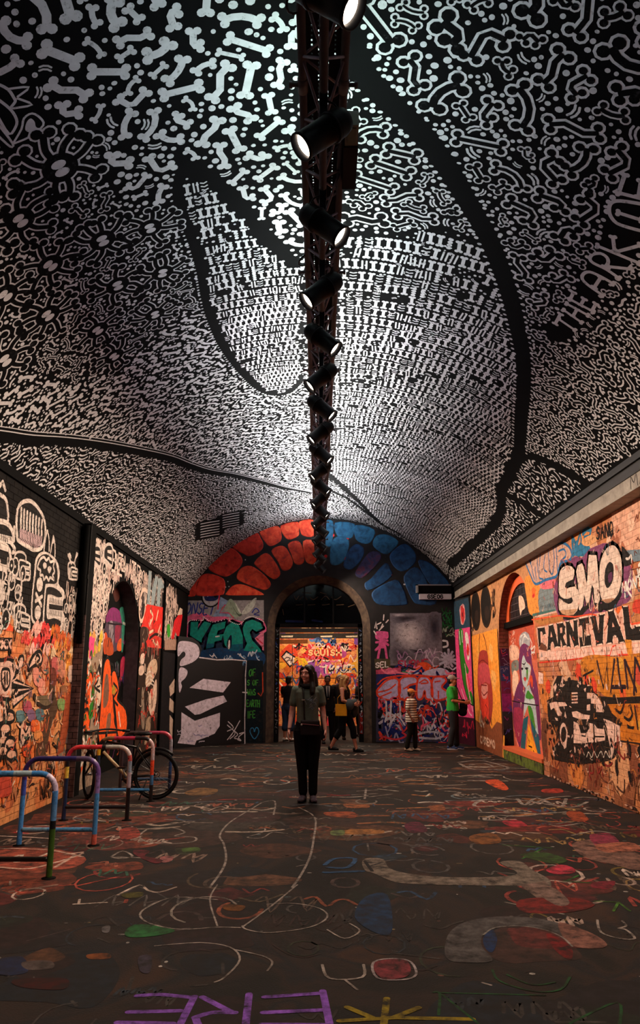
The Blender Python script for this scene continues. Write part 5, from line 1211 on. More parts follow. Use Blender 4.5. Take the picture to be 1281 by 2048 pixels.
cb_.zline(ZK, [345, 902, 550, 930, 720, 925, 893, 942, 880, 1120, 882, 1300, 872, 1600, 874, 1905], .03, '#b4aeb8'); cb_.zline(ZK, [848, 1308, 900, 1312], .03, '#b4aeb8')
for fl in ([670, 1690, 760, 1780, 700, 1850], [680, 1650, 740, 1720, 670, 1760], [670, 1860, 740, 1770, 815, 1640], [755, 1760, 790, 1800, 750, 1840, 800, 1850], [810, 1790, 865, 1775, 800, 1830, 830, 1870, 790, 1860]): cb_.zsmooth(ZK, fl, .022, '#c4bec8')
scribble(cb_, .1, .9, .12, .5, 14, ['#9a92b0', '#8a84a8', '#c0b8c8'], .015, .2, squash=.3)
cb_.build('painted_shapes', M_paint, board)

# ------------------------------------------------------------------ tags on the steel frame of the arch
cdj = Canvas(lambda a, b, o: (a, FW + .26 - o, b))
for k in range(26):
    z = .25 + k * .1
    cdj.line(spline([(-1.08 + random.uniform(-.035, .035), z + random.uniform(-.05, .05)) for _ in range(4)], 2), .014, random.choice(['#6a8a84', '#8a9aa8', '#3a4a8a', '#a8a8b0', '#7a7a80']))
    cdj.line(spline([(1.08 + random.uniform(-.035, .035), z + random.uniform(-.05, .05)) for _ in range(4)], 2), .016, random.choice(['#b8b8c0', '#c83a30', '#8a9ab0', '#d0d0d8', '#5a6a98']))
cdj.poly([(1.04, .2), (1.12, .2), (1.12, .75), (1.04, .7)], '#7a1c1c', 0)
cdj.build('frame_tags', M_paint, bpy.data.objects['door_1'])
cgl = Canvas(lambda a, b, o: (a, FW + .30 - o, b), lambda x, y: (lambda p: (p.x, p.z))(on_y(x, y, FW + .3)))
for fl in ([330, 290, 350, 330, 380, 290], [390, 330, 430, 290, 470, 330], [500, 300, 540, 330, 590, 300], [630, 330, 680, 290, 720, 330], [740, 300, 790, 330, 850, 295], [350, 390, 420, 385], [480, 390, 560, 385], [640, 390, 720, 380], [800, 390, 880, 385], [930, 410, 1000, 385], [340, 210, 400, 190], [200, 440, 210, 500], [215, 290, 225, 325], [420, 250, 520, 260], [620, 250, 690, 270]): cgl.zsmooth(ZN, fl, .018, '#4a3a2a')
cgl.zline(ZN, [240, 570, 440, 575], .06, '#16264e'); cgl.zline(ZN, [530, 560, 640, 575], .05, '#1c2a58')
cgl.build('glass_tags', M_paint, bpy.data.objects['door_1'])

# ------------------------------------------------------------------ end wall of the room beyond
ce = Canvas(lambda a, b, o: (a, RY1 - o, b), lambda x, y: (lambda p: (p.x, p.z))(on_y(x, y, RY1)))
patches(ce, -1.6, 1.6, .2, 3.3, 46, ['#e08a3a', '#d8482c', '#e8b060', '#c83a48', '#e0c0a0', '#b04a8a', '#d06a2c', '#7a4a9a', '#e8a838'], .28)
ce.zpoly(ZM, [40, 60, 1190, 55, 1190, 180, 40, 185], '#4a2a14'); ce.zpoly(ZM, [40, 190, 1190, 185, 1190, 260, 40, 265], '#2a2624')
for p in ([370, 150, 400, 60, 470, 60, 440, 100, 470, 110, 430, 170, 390, 165], [490, 70, 520, 70, 510, 150, 545, 160, 490, 172], [570, 170, 600, 80, 625, 85, 620, 175], [640, 170, 660, 60, 690, 70, 670, 120, 710, 170], [720, 70, 780, 70, 840, 180, 790, 170, 760, 110, 740, 170], [840, 120, 900, 100, 950, 60, 1010, 60, 1010, 110, 930, 120, 880, 140]): ce.zpoly(ZM, p, '#e6b98a')
for x in (90, 650, 1010): ce.zpoly(ZM, [x, 225, x + 170, 220, x + 165, 245, x + 5, 245], '#c8b8a0')
ce.zpoly(ZM, [50, 280, 470, 275, 470, 335, 50, 340], '#6a3a1c'); ce.zpoly(ZM, [470, 275, 940, 275, 900, 340, 470, 345], '#c08a5a')
scribble(ce, ce.px(*ZM(510, 0))[0], ce.px(*ZM(890, 0))[0], ce.px(*ZM(0, 345))[1], ce.px(*ZM(0, 280))[1], 14, ['#2c4a7a', '#5a7ab0', '#1c2a50'], .05, .25)
scribble(ce, ce.px(*ZM(270, 0))[0], ce.px(*ZM(1150, 0))[0], ce.px(*ZM(0, 420))[1], ce.px(*ZM(0, 350))[1], 26, ['#e8d0c0', '#c82c2c', '#e0a0a0', '#2a2020'], .045, .25)
ce.zpoly(ZM, [380, 500, 470, 420, 950, 415, 955, 560, 500, 560], '#c8302a')
ce.zpoly(ZM, [90, 520, 165, 430, 345, 560, 215, 680], '#171214'); ce.zpoly(ZM, [110, 525, 168, 460, 315, 560, 215, 650], '#e6cdc4')
for fl in ([130, 560, 180, 530, 220, 550], [160, 600, 200, 570, 250, 580], [230, 600, 260, 520]): ce.zsmooth(ZM, fl, .035, '#4a3a3c')
ce.zblob(ZM, [340, 560, 420, 540, 470, 620, 460, 700, 390, 700, 350, 640], '#e8c02c'); ce.zblob(ZM, [480, 600, 560, 590, 640, 600, 660, 700, 620, 820, 540, 800, 490, 720], '#8a4a9c'); ce.zblob(ZM, [660, 620, 800, 610, 830, 740, 740, 820, 660, 760], '#c85aa0')
for k in range(10): ce.zblob(ZM, [700 + 20 * k, 640 + 13 * (k % 4), 740 + 20 * k, 650, 745 + 18 * k, 740, 700 + 19 * k, 760], ['#4a3a8a', '#e8d8d0', '#e05a9a', '#e8a03a', '#d8d0e0'][k % 5])
ce.zsmooth(ZM, [470, 600, 600, 570, 830, 590, 930, 580, 945, 700, 930, 830], .04, '#efe4dc'); ce.zblob(ZM, [980, 640, 1080, 630, 1100, 740, 1000, 760], '#f0dccc'); ce.zblob(ZM, [970, 560, 1080, 480, 1100, 600, 1000, 620], '#ea8a3c'); ce.zblob(ZM, [980, 760, 1140, 760, 1140, 830, 980, 830], '#e85a38')
ce.zpoly(ZM, [40, 840, 250, 830, 250, 890, 50, 890], '#e8962c'); scribble(ce, -1.5, 1.5, .2, 2.4, 90, ['#2a1c18', '#f0dccc', '#c82a2a', '#e8a03a', '#5a3a8a', '#e06a8a', '#3a5a8a'], .04, .35)
ce.zline(ZM, [250, 350, 255, 1000], .02, '#3a2418'); ce.zline(ZM, [40, 830, 950, 828], .025, '#4a2a1c'); ce.zline(ZM, [1175, 400, 1175, 800], .05, '#d8b060')
ce.zpoly(ZM, [470, 420, 950, 415, 955, 515, 480, 515], '#b82c28'); write_quad(ce, 'SQUISH', ce.P(ZM, [480, 500, 945, 505, 940, 425, 480, 430]), .055, '#f2c08a', smooth=False)
ce.build('wall_graffiti', M_paint, wall_room_end)
# ------------------------------------------------------------------ left wall
cl = Canvas(lambda a, b, o: (xl + o, a, b), lambda x, y: (lambda p: (p.y, p.z))(on_x(x, y, XL)), bricks={'proud': PROUD, 'find': finder(*LZ)})
ZE, ZF, ZG, ZH = zoom(0, 980, 6.4), zoom(150, 1040, 5.823), zoom(0, 1230, 6.405), zoom(150, 1270, 5.823)
CR = '#d2c6be'; BK = '#131110'
# orange lower part of the near section
cl.poly([(7.06, 0), (10.35, 0), (10.35, 2.12), (10.1, 2.05), (9.9, 2.2), (9.6, 1.95), (9.2, 1.85), (8.7, 2.1), (8.3, 2.2), (7.06, 2.25)], '#c98553')
patches(cl, 7.1, 10.2, .1, 1.9, 34, ['#d8925c', '#c87444', '#d8a070', '#cc6a34', '#b8643c', '#d88a6a'], .24)
cl.zpoly(ZG, [-400, 90, 130, 105, 175, 180, 190, 330, 0, 330, -400, 330], '#e4532c'); cl.zblob(ZG, [-300, 220, 160, 210, 190, 330, 150, 480, -300, 500], '#d98a58')
patches(cl, 7.2, 9.8, 1.3, 1.8, 8, ['#d8a888', '#c8906a'], .15)
# white-lined creatures on the black upper part
def ring(z, fl, w, fill=BK, col=CR):
    q = spline(cl.P(z, fl), 4, True); cl.poly(q, fill); cl.line(q, w, col, None, True)
ring(ZE, [300, 150, 400, 148, 500, 250, 570, 400, 575, 600, 530, 740, 430, 765, 350, 720, 250, 660, 215, 600, 210, 400, 230, 230], .05)
for i in range(8):
    cl.zline(ZE, [272 + 38 * i, 240 + 22 * i, 265 + 38 * i, 395 + 12 * i], .05, CR); cl.zline(ZE, [265 + 38 * i, 430 + 14 * i, 266 + 38 * i, 470 + 15 * i], .05, CR)
for i in range(14): cl.zline(ZE, [258 + 21 * i, 505 + 8 * i, 258 + 20 * i, 610 + 8 * i], .03, '#cdb0b4')
for i in range(12): cl.zline(ZE, [262 + 20 * i, 640 + 7 * i, 262 + 20 * i, 662 + 7 * i], .022, '#c8a8ac')
# jaws at the edge of the frame
ring(ZE, [-260, 60, -100, 20, 0, 60, 70, 120, 95, 240, 85, 420, -100, 430, -260, 300], .05); scribble(cl, 7.1, 7.7, 3.3, 3.6, 5, [CR], .04, .2)
ring(ZE, [-300, 400, 0, 400, 110, 450, 165, 560, 150, 660, 60, 640, -300, 600], .06); cl.zpoly(ZE, [-200, 520, 0, 560, 150, 600, 150, 680, 0, 640, -200, 600], CR)
ring(ZE, [-300, 680, 0, 690, 110, 760, 130, 900, 80, 990, -40, 960, -300, 880], .06); cl.zpoly(ZE, [-200, 690, 60, 720, 125, 800, 0, 760, -200, 740], CR)
for i in range(9): cl.zline(ZE, [-60 + 24 * i, 545 + 8 * i, -50 + 24 * i, 620 + 8 * i], .016, BK)
cl.zline(ZE, [180, 480, 175, 650], .05, CR); cl.zline(ZE, [215, 510, 225, 640], .04, CR); cl.zsmooth(ZE, [110, 640, 190, 760, 160, 800], .05, CR)
# middle creature
BODY = [430, 1100, 450, 900, 500, 812, 580, 790, 680, 850, 740, 940, 762, 1080, 745, 1200, 812, 1280, 826, 1380, 800, 1430, 806, 1560, 830, 1640, 810, 1750, 760, 1822, 640, 1812, 480, 1740, 410, 1690, 394, 1600, 400, 1400]
q = spline(cl.P(ZE, BODY), 3, True); cl.poly(q, CR)
cl.zblob(ZE, [452, 1100, 470, 920, 520, 842, 590, 822, 660, 872, 715, 950, 735, 1080, 716, 1195, 600, 1200, 575, 1240, 552, 1500, 530, 1720, 424, 1660, 412, 1500, 430, 1250], BK)
cl.zblob(ZE, [600, 1250, 680, 1248, 760, 1300, 792, 1362, 740, 1372, 625, 1335, 602, 1400, 600, 1640, 690, 1640, 772, 1680, 770, 1740, 700, 1780, 585, 1740, 562, 1680, 580, 1350], BK)
cl.zpoly(ZE, [615, 1340, 800, 1400, 800, 1640, 605, 1640], CR); cl.zpoly(ZE, [625, 1455, 800, 1485, 800, 1545, 625, 1525], BK)
for i in range(8): cl.zline(ZE, [640 + 21 * i, 1385 + 5 * i, 640 + 21 * i, 1440 + 5 * i], .02, BK); cl.zline(ZE, [640 + 21 * i, 1540 + 3 * i, 640 + 21 * i, 1600 + 3 * i], .02, BK)
for (x, y) in ((505, 1210), (480, 1570)): a, b = cl.px(*ZE(x - 40, y)), cl.px(*ZE(x, y - 95)); cl.ell(cl.px(*ZE(x, y)), abs(cl.px(*ZE(x + 40, y))[0] - cl.px(*ZE(x, y))[0]), abs(b[1] - cl.px(*ZE(x, y))[1]), CR, None, 16)
for fl in ([458, 1330, 526, 1480], [535, 1365, 452, 1422]): cl.zline(ZE, fl, .05, CR)
cl.zsmooth(ZE, [490, 940, 520, 880, 560, 860, 590, 900, 625, 870, 640, 920, 690, 910, 680, 980, 695, 1050, 670, 1090, 690, 1150, 640, 1120, 620, 1160, 590, 1110, 560, 1150, 545, 1090, 510, 1090, 515, 1030, 480, 1000], .035, CR, None, True)
for p in ([545, 960, 565, 925, 590, 940, 590, 990, 565, 1010], [605, 1000, 630, 975, 655, 1000, 640, 1050, 620, 1065]): cl.zblob(ZE, p, CR)
# smaller creatures round it
for (ox, oy, k) in ((185, 800, 1.0), (180, 1470, 1.0), (870, 930, .62), (-160, 1100, 1.0), (-180, 1480, 1.0)):
    T = lambda fl: [ox + fl[i] * k if i % 2 == 0 else oy + fl[i] * k for i in range(len(fl))]
    ring(ZE, T([0, 60, 30, 0, 90, -5, 140, 40, 145, 120, 190, 150, 195, 330, 150, 350, 60, 340, 5, 290]), .028); cl.zsmooth(ZE, T([60, 300, 55, 130, 85, 95, 190, 140, 185, 190, 90, 180, 90, 260, 185, 290, 180, 340]), .024, CR)
    for i in range(4): cl.ell(cl.px(*ZE(*T([25, 140 + 45 * i]))), .03, .03, CR, None, 8)
    cl.zpoly(ZE, T([95, 190, 185, 205, 185, 270, 95, 250]), CR); cl.zline(ZE, T([100, 225, 185, 240]), .02, BK)
for fl in ([600, 520, 575, 640, 560, 780], [605, 520, 625, 640, 625, 780], [680, 590, 660, 700, 645, 800], [682, 590, 700, 700, 700, 850]): cl.zsmooth(ZE, fl, .028, CR)
cl.zpoly(ZE, [680, 590, 692, 680, 660, 690], CR)
for fl in ([870, 830, 910, 940], [980, 810, 950, 930], [870, 840, 890, 820, 905, 860], [990, 820, 970, 860]): cl.zline(ZE, fl, .04, CR)
ring(ZE, [-80, 1050, 40, 1020, 80, 1080, 60, 1150, 90, 1190, 20, 1200, 10, 1400, -80, 1400], .04)
def maze(a0, a1, b0, b1, n, cols, w, size, fn=None):
    l0 = cl.lv; cl.lv += 96
    for _i in range(n):
        a, b = random.uniform(a0, a1), random.uniform(b0, b1)
        if fn and not fn(a, b): continue
        lv = l0 + 1 + 3 * (_i % 32); t = random.random(); s = size * random.uniform(.6, 1.3); c = random.choice(cols)
        if t < .35: cl.line([(a, b - s / 2), (a + random.uniform(-.05, .05), b + s / 2)], w, c, lv)
        elif t < .6: q = [(a + s * .45 * math.cos(x), b + s * .5 * math.sin(x)) for x in np.linspace(0, 6.283, 11)[:-1]]; cl.poly(q, BK, lv); cl.line(q, w * .8, c, lv + 1, True); cl.ell((a, b), w * .7, w * .7, c, lv + 2, 7)
        elif t < .8: cl.line([(a - s / 2, b - s / 3), (a - s / 6, b + s / 3), (a + s / 6, b - s / 3), (a + s / 2, b + s / 3)], w, c, lv)
        else:
            for k in range(3): cl.line([(a + k * w * 1.8, b - s * .3), (a + k * w * 1.8, b + s * .3)], w, c, lv)
zlow = cl.px(*ZE(0, 1000))
maze(7.1, 8.4, 2.15, 2.75, 70, [CR], .026, .17); maze(9.85, 10.32, 2.1, 2.75, 46, [CR, '#c8b0a4'], .02, .13)
# lower part: tags, spiky figure, drop-shaped eye, smears
for _ in range(16): a = random.uniform(8.4, 9.5); b = random.uniform(1.82, 2.1); cl.line(spline([(a, b), (a + .06, b + .1), (a + .13, b - .02), (a + .18, b + .08)], 3), .06, random.choice(['#df5048', '#e88a80', '#d83a3a', '#e8b0a4']))
for _ in range(22): a = random.uniform(9.4, 10.2); b = random.uniform(1.55, 2.1); cl.line(spline([(a, b), (a + .04, b + .1), (a + .1, b - .02), (a + .12, b + .08)], 3), .05, random.choice(['#da7a2c', '#e8983c', '#8c8c3a', '#c85a2a', '#e8c8a0']))
for (x, y) in ((560, 620), (700, 640), (780, 680), (460, 780), (520, 900)): cl.zblob(ZG, [x - 40, y - 90, x + 40, y - 80, x + 45, y + 90, x, y + 130, x - 40, y + 60], random.choice(['#c86a5c', '#b85a58', '#d88a78', '#c07a60']))
DR = [355, 705, 380, 600, 440, 492, 500, 468, 534, 540, 512, 632, 440, 642]
cl.zblob(ZG, DR, '#e2b9a6'); cl.zsmooth(ZG, DR, .045, BK, None, True); cl.zsmooth(ZG, [445, 560, 470, 510, 500, 560, 470, 600], .04, BK)
OV = [225, 620, 245, 540, 285, 530, 290, 620, 255, 720, 220, 740]; cl.zblob(ZG, OV, '#d8b0a0'); cl.zsmooth(ZG, OV, .035, BK, None, True)
for p in ([160, 815, 420, 938, 150, 890], [140, 930, 420, 940, 130, 1020], [150, 1060, 420, 945, 160, 1180]): cl.zpoly(ZG, p, '#dcb4a2'); cl.line(cl.P(ZG, p), .035, BK, None, True)
ring(ZG, [-200, 560, 0, 580, 100, 560, 180, 620, 190, 760, 150, 860, 140, 1050, 60, 1080, -200, 1060], .045, '#d8b0a0', BK); ring(ZG, [10, 720, 60, 690, 110, 720, 110, 880, 60, 960, 15, 880], .035, '#dcb4a2', BK); ring(ZG, [-150, 1090, 60, 1080, 100, 1160, 80, 1300, 0, 1390, -150, 1350], .045, '#d8a890', BK)
for fl in ([50, 740, 55, 880], [80, 740, 82, 880], [0, 1120, 40, 1180, 30, 1280], [150, 640, 165, 720], [-60, 300, -60, 420], [0, 320, 40, 420, 80, 320, 130, 430], [20, 390, 120, 350]): cl.zsmooth(ZG, fl, .035, BK)
cl.zpoly(ZG, [-200, 290, 150, 290, 140, 450, 60, 460, -200, 450], '#1b1312'); 
for fl in ([10, 330, 60, 420], [60, 330, 10, 420], [80, 330, 130, 420], [130, 330, 80, 420], [-60, 330, -20, 420]): cl.zline(ZG, fl, .035, '#dcb0a0')
CLD = [250, 1470, 250, 1400, 300, 1360, 340, 1400, 395, 1410, 380, 1500, 395, 1560, 330, 1590, 290, 1660, 245, 1600]; ring(ZG, CLD, .035, '#d8ac96', BK); cl.zsmooth(ZG, [290, 1450, 320, 1500, 350, 1440], .03, BK); cl.zsmooth(ZG, [280, 1540, 320, 1580, 350, 1530], .03, BK)
for (x, y) in ((60, 1450), (110, 1300), (40, 1600), (120, 1640), (30, 1740), (140, 1780)): ring(ZG, [x - 70, y, x - 20, y - 70, x + 50, y - 50, x + 60, y + 40, x, y + 80, x - 60, y + 60], .04, '#d0a088', BK)
SM = [640, 720, 680, 685, 712, 800, 692, 980, 730, 1200, 640, 1450, 560, 1800, 440, 1810, 560, 1400, 622, 1110]
cl.zblob(ZG, SM, '#4c3626'); cl.zsmooth(ZG, [430, 1040, 480, 1120, 560, 1170, 640, 1130, 680, 1000], .07, '#2c2018'); cl.zblob(ZG, [440, 1060, 560, 1030, 640, 1040, 640, 1130, 560, 1160], '#6a5a44')
cl.zblob(ZG, [640, 690, 690, 680, 715, 760, 700, 900, 650, 880], '#6a3226')
for (x, y, c) in ((340, 1180, '#a8485a'), (390, 1290, '#7a5a78'), (500, 1280, '#4a6a72'), (250, 1300, '#5a7a80'), (780, 1150, '#7a9a5a'), (440, 1420, '#d8622c'), (330, 1740, '#d8522c'), (480, 1560, '#d88a4c'), (820, 1570, '#6a5a58'), (770, 1740, '#7a6a5c'), (820, 980, '#8a5a3c')): cl.zblob(ZG, [x - 50, y - 60, x + 40, y - 70, x + 55, y + 50, x - 30, y + 70], c)
cl.zpoly(ZG, [850, 920, 910, 880, 880, 1400, 800, 1750, 720, 1800, 800, 1300], '#9c4a2c'); cl.zline(ZG, [912, 900, 885, 1380], .04, '#d8c4b8'); cl.zpoly(ZG, [870, 650, 920, 640, 910, 860, 860, 860], '#d0b0a0')
scribble(cl, 7.3, 10.2, .1, 1.9, 70, ['#8a4a30', '#e0b090', '#5a3a2c', '#d86a3a', '#7a3a34', '#3a5a60', '#d8c0a8'], .016, .22); scribble(cl, 7.3, 10.0, .1, .7, 26, ['#2a1c16', '#6a4a3a', '#a86a48'], .03, .25)
scribble(cl, 7.4, 10.3, .15, 2.1, 170, ['#3a2018', '#e8c0a0', '#a84a34', '#e07a40', '#5a3428', '#8a6a7a', '#c8503c', '#4a6a5c'], .009, .13)
scribble(cl, 7.3, 8.5, .4, 1.9, 46, ['#171210', '#171210', '#e0b8a4'], .022, .16)
cl.zblob(ZG, [-200, 2150, 0, 2080, 110, 2080, 130, 2280, 0, 2340, -200, 2340], '#b0402e')

# second section, past the pilaster
def solid(a0, a1, b0, b1, c): cl.poly([(a0, b0), (a1, b0), (a1, b1), (a0, b1)], c)
solid(10.63, 11.74, 0, 2.15, '#9a8470')
isn = lambda a, b: not (NL[0] - NL[1] - .08 < a < NL[0] + NL[1] + .08 and b < arch_z(a, NL[0], NL[1] + .1, NL[3]))
solid(10.63, 11.6, 2.1, 3.3, '#241d1b')
maze(10.66, 11.72, 2.12, 3.58, 430, ['#dccbc0', '#e6d6cc', '#c8b0a8'], .03, .16, isn)
maze(11.7, 14.3, 2.3, 3.5, 330, ['#dccbc0', '#e6d6cc', '#c4a8a0', '#d8b8ac'], .032, .18, isn)
write_quad(cl, 'BEWTR', [(11.9, 3.25), (13.9, 3.25), (13.9, 3.6), (11.9, 3.6)], .05, '#dccbc0', smooth=False)
for (ox, oy) in ((210, 300), (350, 290)):
    ring(ZF, [ox - 20, oy + 150, ox - 10, oy + 30, ox + 40, oy - 10, ox + 80, oy + 40, ox + 75, oy + 240, ox + 20, oy + 200], .05); cl.zpoly(ZF, [ox + 20, oy + 60, ox + 70, oy + 60, ox + 70, oy + 110, ox + 20, oy + 90], '#dccbc0'); cl.zpoly(ZF, [ox + 20, oy + 130, ox + 70, oy + 150, ox + 70, oy + 190, ox + 20, oy + 160], '#dccbc0')
# yellow, pink and orange letters under it
patches(cl, 10.7, 11.65, 1.85, 2.2, 14, ['#d8b23a', '#a8a030', '#e0c868', '#d8985a', '#8a8a2c'], .12); patches(cl, 11.05, 11.3, 1.75, 2.15, 3, ['#ec4a86'], .12)
OR = '#ee5a1e'
for p in ([90, 720, 140, 470, 180, 450, 195, 560, 170, 760, 150, 1100, 60, 1110, 20, 1090], [310, 600, 340, 330, 390, 300, 420, 560, 440, 900, 470, 1180, 280, 1250, 290, 900], [420, 500, 460, 430, 500, 620, 480, 760, 580, 880, 590, 1100, 500, 1180, 470, 900]):
    q = spline(cl.P(ZH, p), 3, True); cl.line(q, .09, BK, None, True); cl.poly(q, OR)
for p, c in (([340, 500, 380, 480, 380, 760, 320, 840], '#7a5644'), ([370, 940, 410, 920, 400, 1080, 350, 1150], '#8a6048'), ([190, 640, 215, 620, 200, 930, 150, 960], '#2c7a24'), ([430, 590, 460, 580, 460, 680, 420, 680], '#a88a2c'), ([225, 560, 290, 500, 290, 760, 230, 900], '#dcc4ac'), ([60, 280, 130, 240, 180, 330, 90, 420], '#d8c4b0')): cl.zblob(ZH, p, c)
for fl in ([110, 560, 150, 600, 120, 700], [100, 760, 140, 790], [90, 880, 140, 860, 150, 920], [200, 500, 240, 420, 260, 520, 220, 600, 280, 660], [400, 330, 440, 360, 410, 460], [440, 560, 490, 640, 440, 740, 490, 820], [230, 860, 270, 840, 250, 960, 210, 1000], [460, 880, 450, 1000, 480, 1100]): cl.zsmooth(ZH, fl, .045, BK)
for fl in ([90, 620, 130, 700, 90, 760], [500, 900, 520, 1060], [150, 1080, 120, 1250], [60, 1160, 100, 1250, 60, 1290], [20, 960, 60, 700]): cl.zsmooth(ZH, fl, .045, '#ecdcd0')
scribble(cl, 10.7, 11.7, .1, 1.9, 40, ['#1c1614', '#1c1614', '#ecdcd0', '#e8602a', '#b89a78', '#3a6a30', '#15110f'], .035, .2)
scribble(cl, 10.66, 11.0, .1, 1.9, 26, ['#15110f', '#e8602a', '#ecdcd0', '#2a1c16'], .035, .2)
cl.zline(ZH, [0, 1110, 150, 1150, 480, 1130], .04, '#15110f')
scribble(cl, 10.9, 11.74, .2, 1.8, 46, ['#15110f', '#15110f', '#f0e0d4', '#e8501c', '#7a4a30'], .022, .16)
# past the niche: grey-blue letters, red field, dark figure
solid(14.12, 16.0, 0, 2.2, '#2a1c14'); solid(14.12, 16.0, 2.2, 3.5, '#211b1a')
maze(14.15, 15.95, 3.0, 3.6, 70, ['#c8b0a4', '#a89a94'], .04, .2)
for p in ([850, 590, 885, 600, 860, 1000, 830, 1000], [930, 650, 960, 660, 910, 980, 875, 1000, 890, 800], [960, 680, 1000, 680, 1035, 790, 990, 800, 980, 1020, 940, 1020]): cl.zpoly(ZF, p, '#8a9a9e')
cl.zsmooth(ZF, [830, 830, 790, 810, 750, 900, 740, 1080, 760, 1180, 800, 1100, 820, 880], .08, '#dcc0ae')
cl.zpoly(ZF, [830, 980, 1030, 1020, 1030, 1330, 760, 1260], '#d62c22'); cl.zpoly(ZF, [760, 1240, 1030, 1280, 1030, 1500, 840, 1480], '#c83228')
for fl in ([870, 1060, 900, 1120, 870, 1200], [960, 1060, 940, 1160], [990, 1220, 960, 1310], [860, 1310, 900, 1290], [900, 1400, 930, 1460], [950, 1420, 970, 1480]): cl.zsmooth(ZF, fl, .06, '#e8c8a8')
cl.zsmooth(ZF, [860, 1380, 930, 1330, 1000, 1360], .06, '#2a1010'); drips(cl, 14.2, 15.9, 2.3, 14, ['#d62c22', '#e86a58'], .03, .5)
cl.zblob(ZF, [750, 1280, 790, 1240, 850, 1280, 830, 1400, 760, 1420], '#33211a')
for p, c in (([850, 340, 930, 280, 950, 400, 900, 520, 850, 600, 810, 560], '#c8aa90'), ([850, 720, 900, 600, 940, 520, 940, 760, 900, 930, 860, 900], '#d8bca8'), ([760, 230, 800, 220, 790, 330, 750, 330], '#d8c0b0'), ([740, 370, 790, 360, 780, 460, 735, 460], '#cfb4a4'), ([830, 980, 870, 960, 860, 1180, 800, 1280, 810, 1100], '#a08870'), ([990, 940, 1040, 900, 1030, 1200, 1000, 1300], '#bca89c'), ([770, 640, 790, 650, 800, 1050, 770, 1080, 760, 900], '#8a7a6a')): cl.zblob(ZH, p, c)
for k in range(4): cl.zsmooth(ZH, [820, 600 - 45 * k, 860, 560 - 45 * k, 910, 590 - 45 * k], .03, '#d8ccc0')
scribble(cl, 14.15, 15.98, .15, 2.9, 90, ['#d8c0ac', '#6a4a38', '#e04a34', '#15100e', '#a08a78', '#b83026'], .022, .22)
cl.zpoly(ZH, [1000, 480, 1020, 480, 1020, 520, 1000, 520], '#e0402c'); cl.zpoly(ZH, [1045, 230, 1075, 260, 1045, 600, 1010, 1100, 1010, 560], '#cbb4a4')
# last stretch before the board
solid(16.12, 17.62, 2.2, 3.5, '#2a2422'); maze(16.15, 17.6, 2.4, 3.5, 100, ['#c8b0a4', '#d8c0b4'], .045, .22)
cl.zblob(ZF, [1065, 1230, 1095, 1220, 1100, 1340, 1070, 1360], '#35a02c'); cl.zpoly(ZF, [1110, 1380, 1150, 1170, 1215, 1080, 1245, 1110, 1200, 1390, 1160, 1300, 1140, 1390], '#d8262c'); cl.zpoly(ZF, [1180, 1110, 1215, 1020, 1245, 1040, 1240, 1100], '#dcc4b0')
cl.zpoly(ZF, [1035, 1390, 1210, 1390, 1190, 1514, 1035, 1514], '#a88878'); solid(16.12, 17.62, 0, 2.12, '#101014')
for p in ([1088, 600, 1150, 510, 1200, 620, 1100, 715], [1095, 730, 1195, 830, 1165, 930, 1085, 870], [1095, 930, 1160, 1020, 1200, 950, 1200, 1290, 1130, 1290, 1090, 1100]): cl.zpoly(ZH, p, '#c4ac9c')
cl.build('wall_graffiti', M_paint, wall_left)

# niche back: violet and red figure in the dark
XM = xl - NLD
cm = Canvas(lambda a, b, o: (XM + o, a, b), lambda x, y: (lambda p: (p.y, p.z))(on_x(x, y, XM)))
for z, p, c in ((ZF, [370, 1200, 380, 1080, 430, 1020, 500, 1040, 550, 1120, 560, 1210], '#7c2a64'), (ZF, [360, 1200, 560, 1215, 540, 1400, 500, 1514, 380, 1514], '#4a3a4c'), (ZF, [400, 1200, 440, 1190, 450, 1400, 430, 1514, 400, 1400], '#8a8088'), (ZF, [470, 1240, 530, 1240, 510, 1400, 470, 1420], '#8a2a44'), (ZF, [330, 1350, 370, 1320, 390, 1500, 340, 1560], '#c8481e'), (ZF, [500, 1420, 540, 1380, 540, 1514, 490, 1514], '#d05a22'), (ZF, [520, 1040, 570, 1030, 580, 1250, 560, 1500, 540, 1514, 545, 1200], '#2e7a66'), (ZF, [440, 800, 500, 740, 520, 900, 470, 950], '#46201a'),
    (ZH, [340, 60, 420, 40, 450, 200, 400, 240, 350, 200], '#b04a22'), (ZH, [540, 300, 580, 240, 700, 230, 730, 330, 720, 450, 660, 540, 600, 600, 560, 560, 530, 420], '#3c1c54'), (ZH, [530, 330, 560, 250, 590, 300, 560, 460, 530, 540], '#a82848'), (ZH, [600, 330, 660, 320, 640, 460, 600, 480], '#6a2a50'), (ZH, [590, 620, 610, 610, 605, 870, 585, 870], '#c8c4c8'), (ZH, [610, 880, 700, 870, 700, 960, 600, 960], '#7a2434')): cm.zblob(z, p, c)
scribble(cm, 11.9, 14.0, .2, 2.4, 60, ['#5a2450', '#8a3a30', '#2a4a44', '#7a6a80', '#a84a28', '#1a1018'], .025, .25)
cm.zsmooth(ZF, [560, 1200, 600, 1220, 645, 1240], .05, '#b8c4bc'); cm.zline(ZF, [632, 1240, 630, 1500], .03, '#c8ccd0'); cm.zline(ZF, [380, 1200, 460, 1215, 550, 1215], .03, '#1a0e18'); cm.zline(ZF, [640, 1500, 740, 1500], .1, '#9a94b0')
cm.build('figure_painting', M_paint, wall_left)
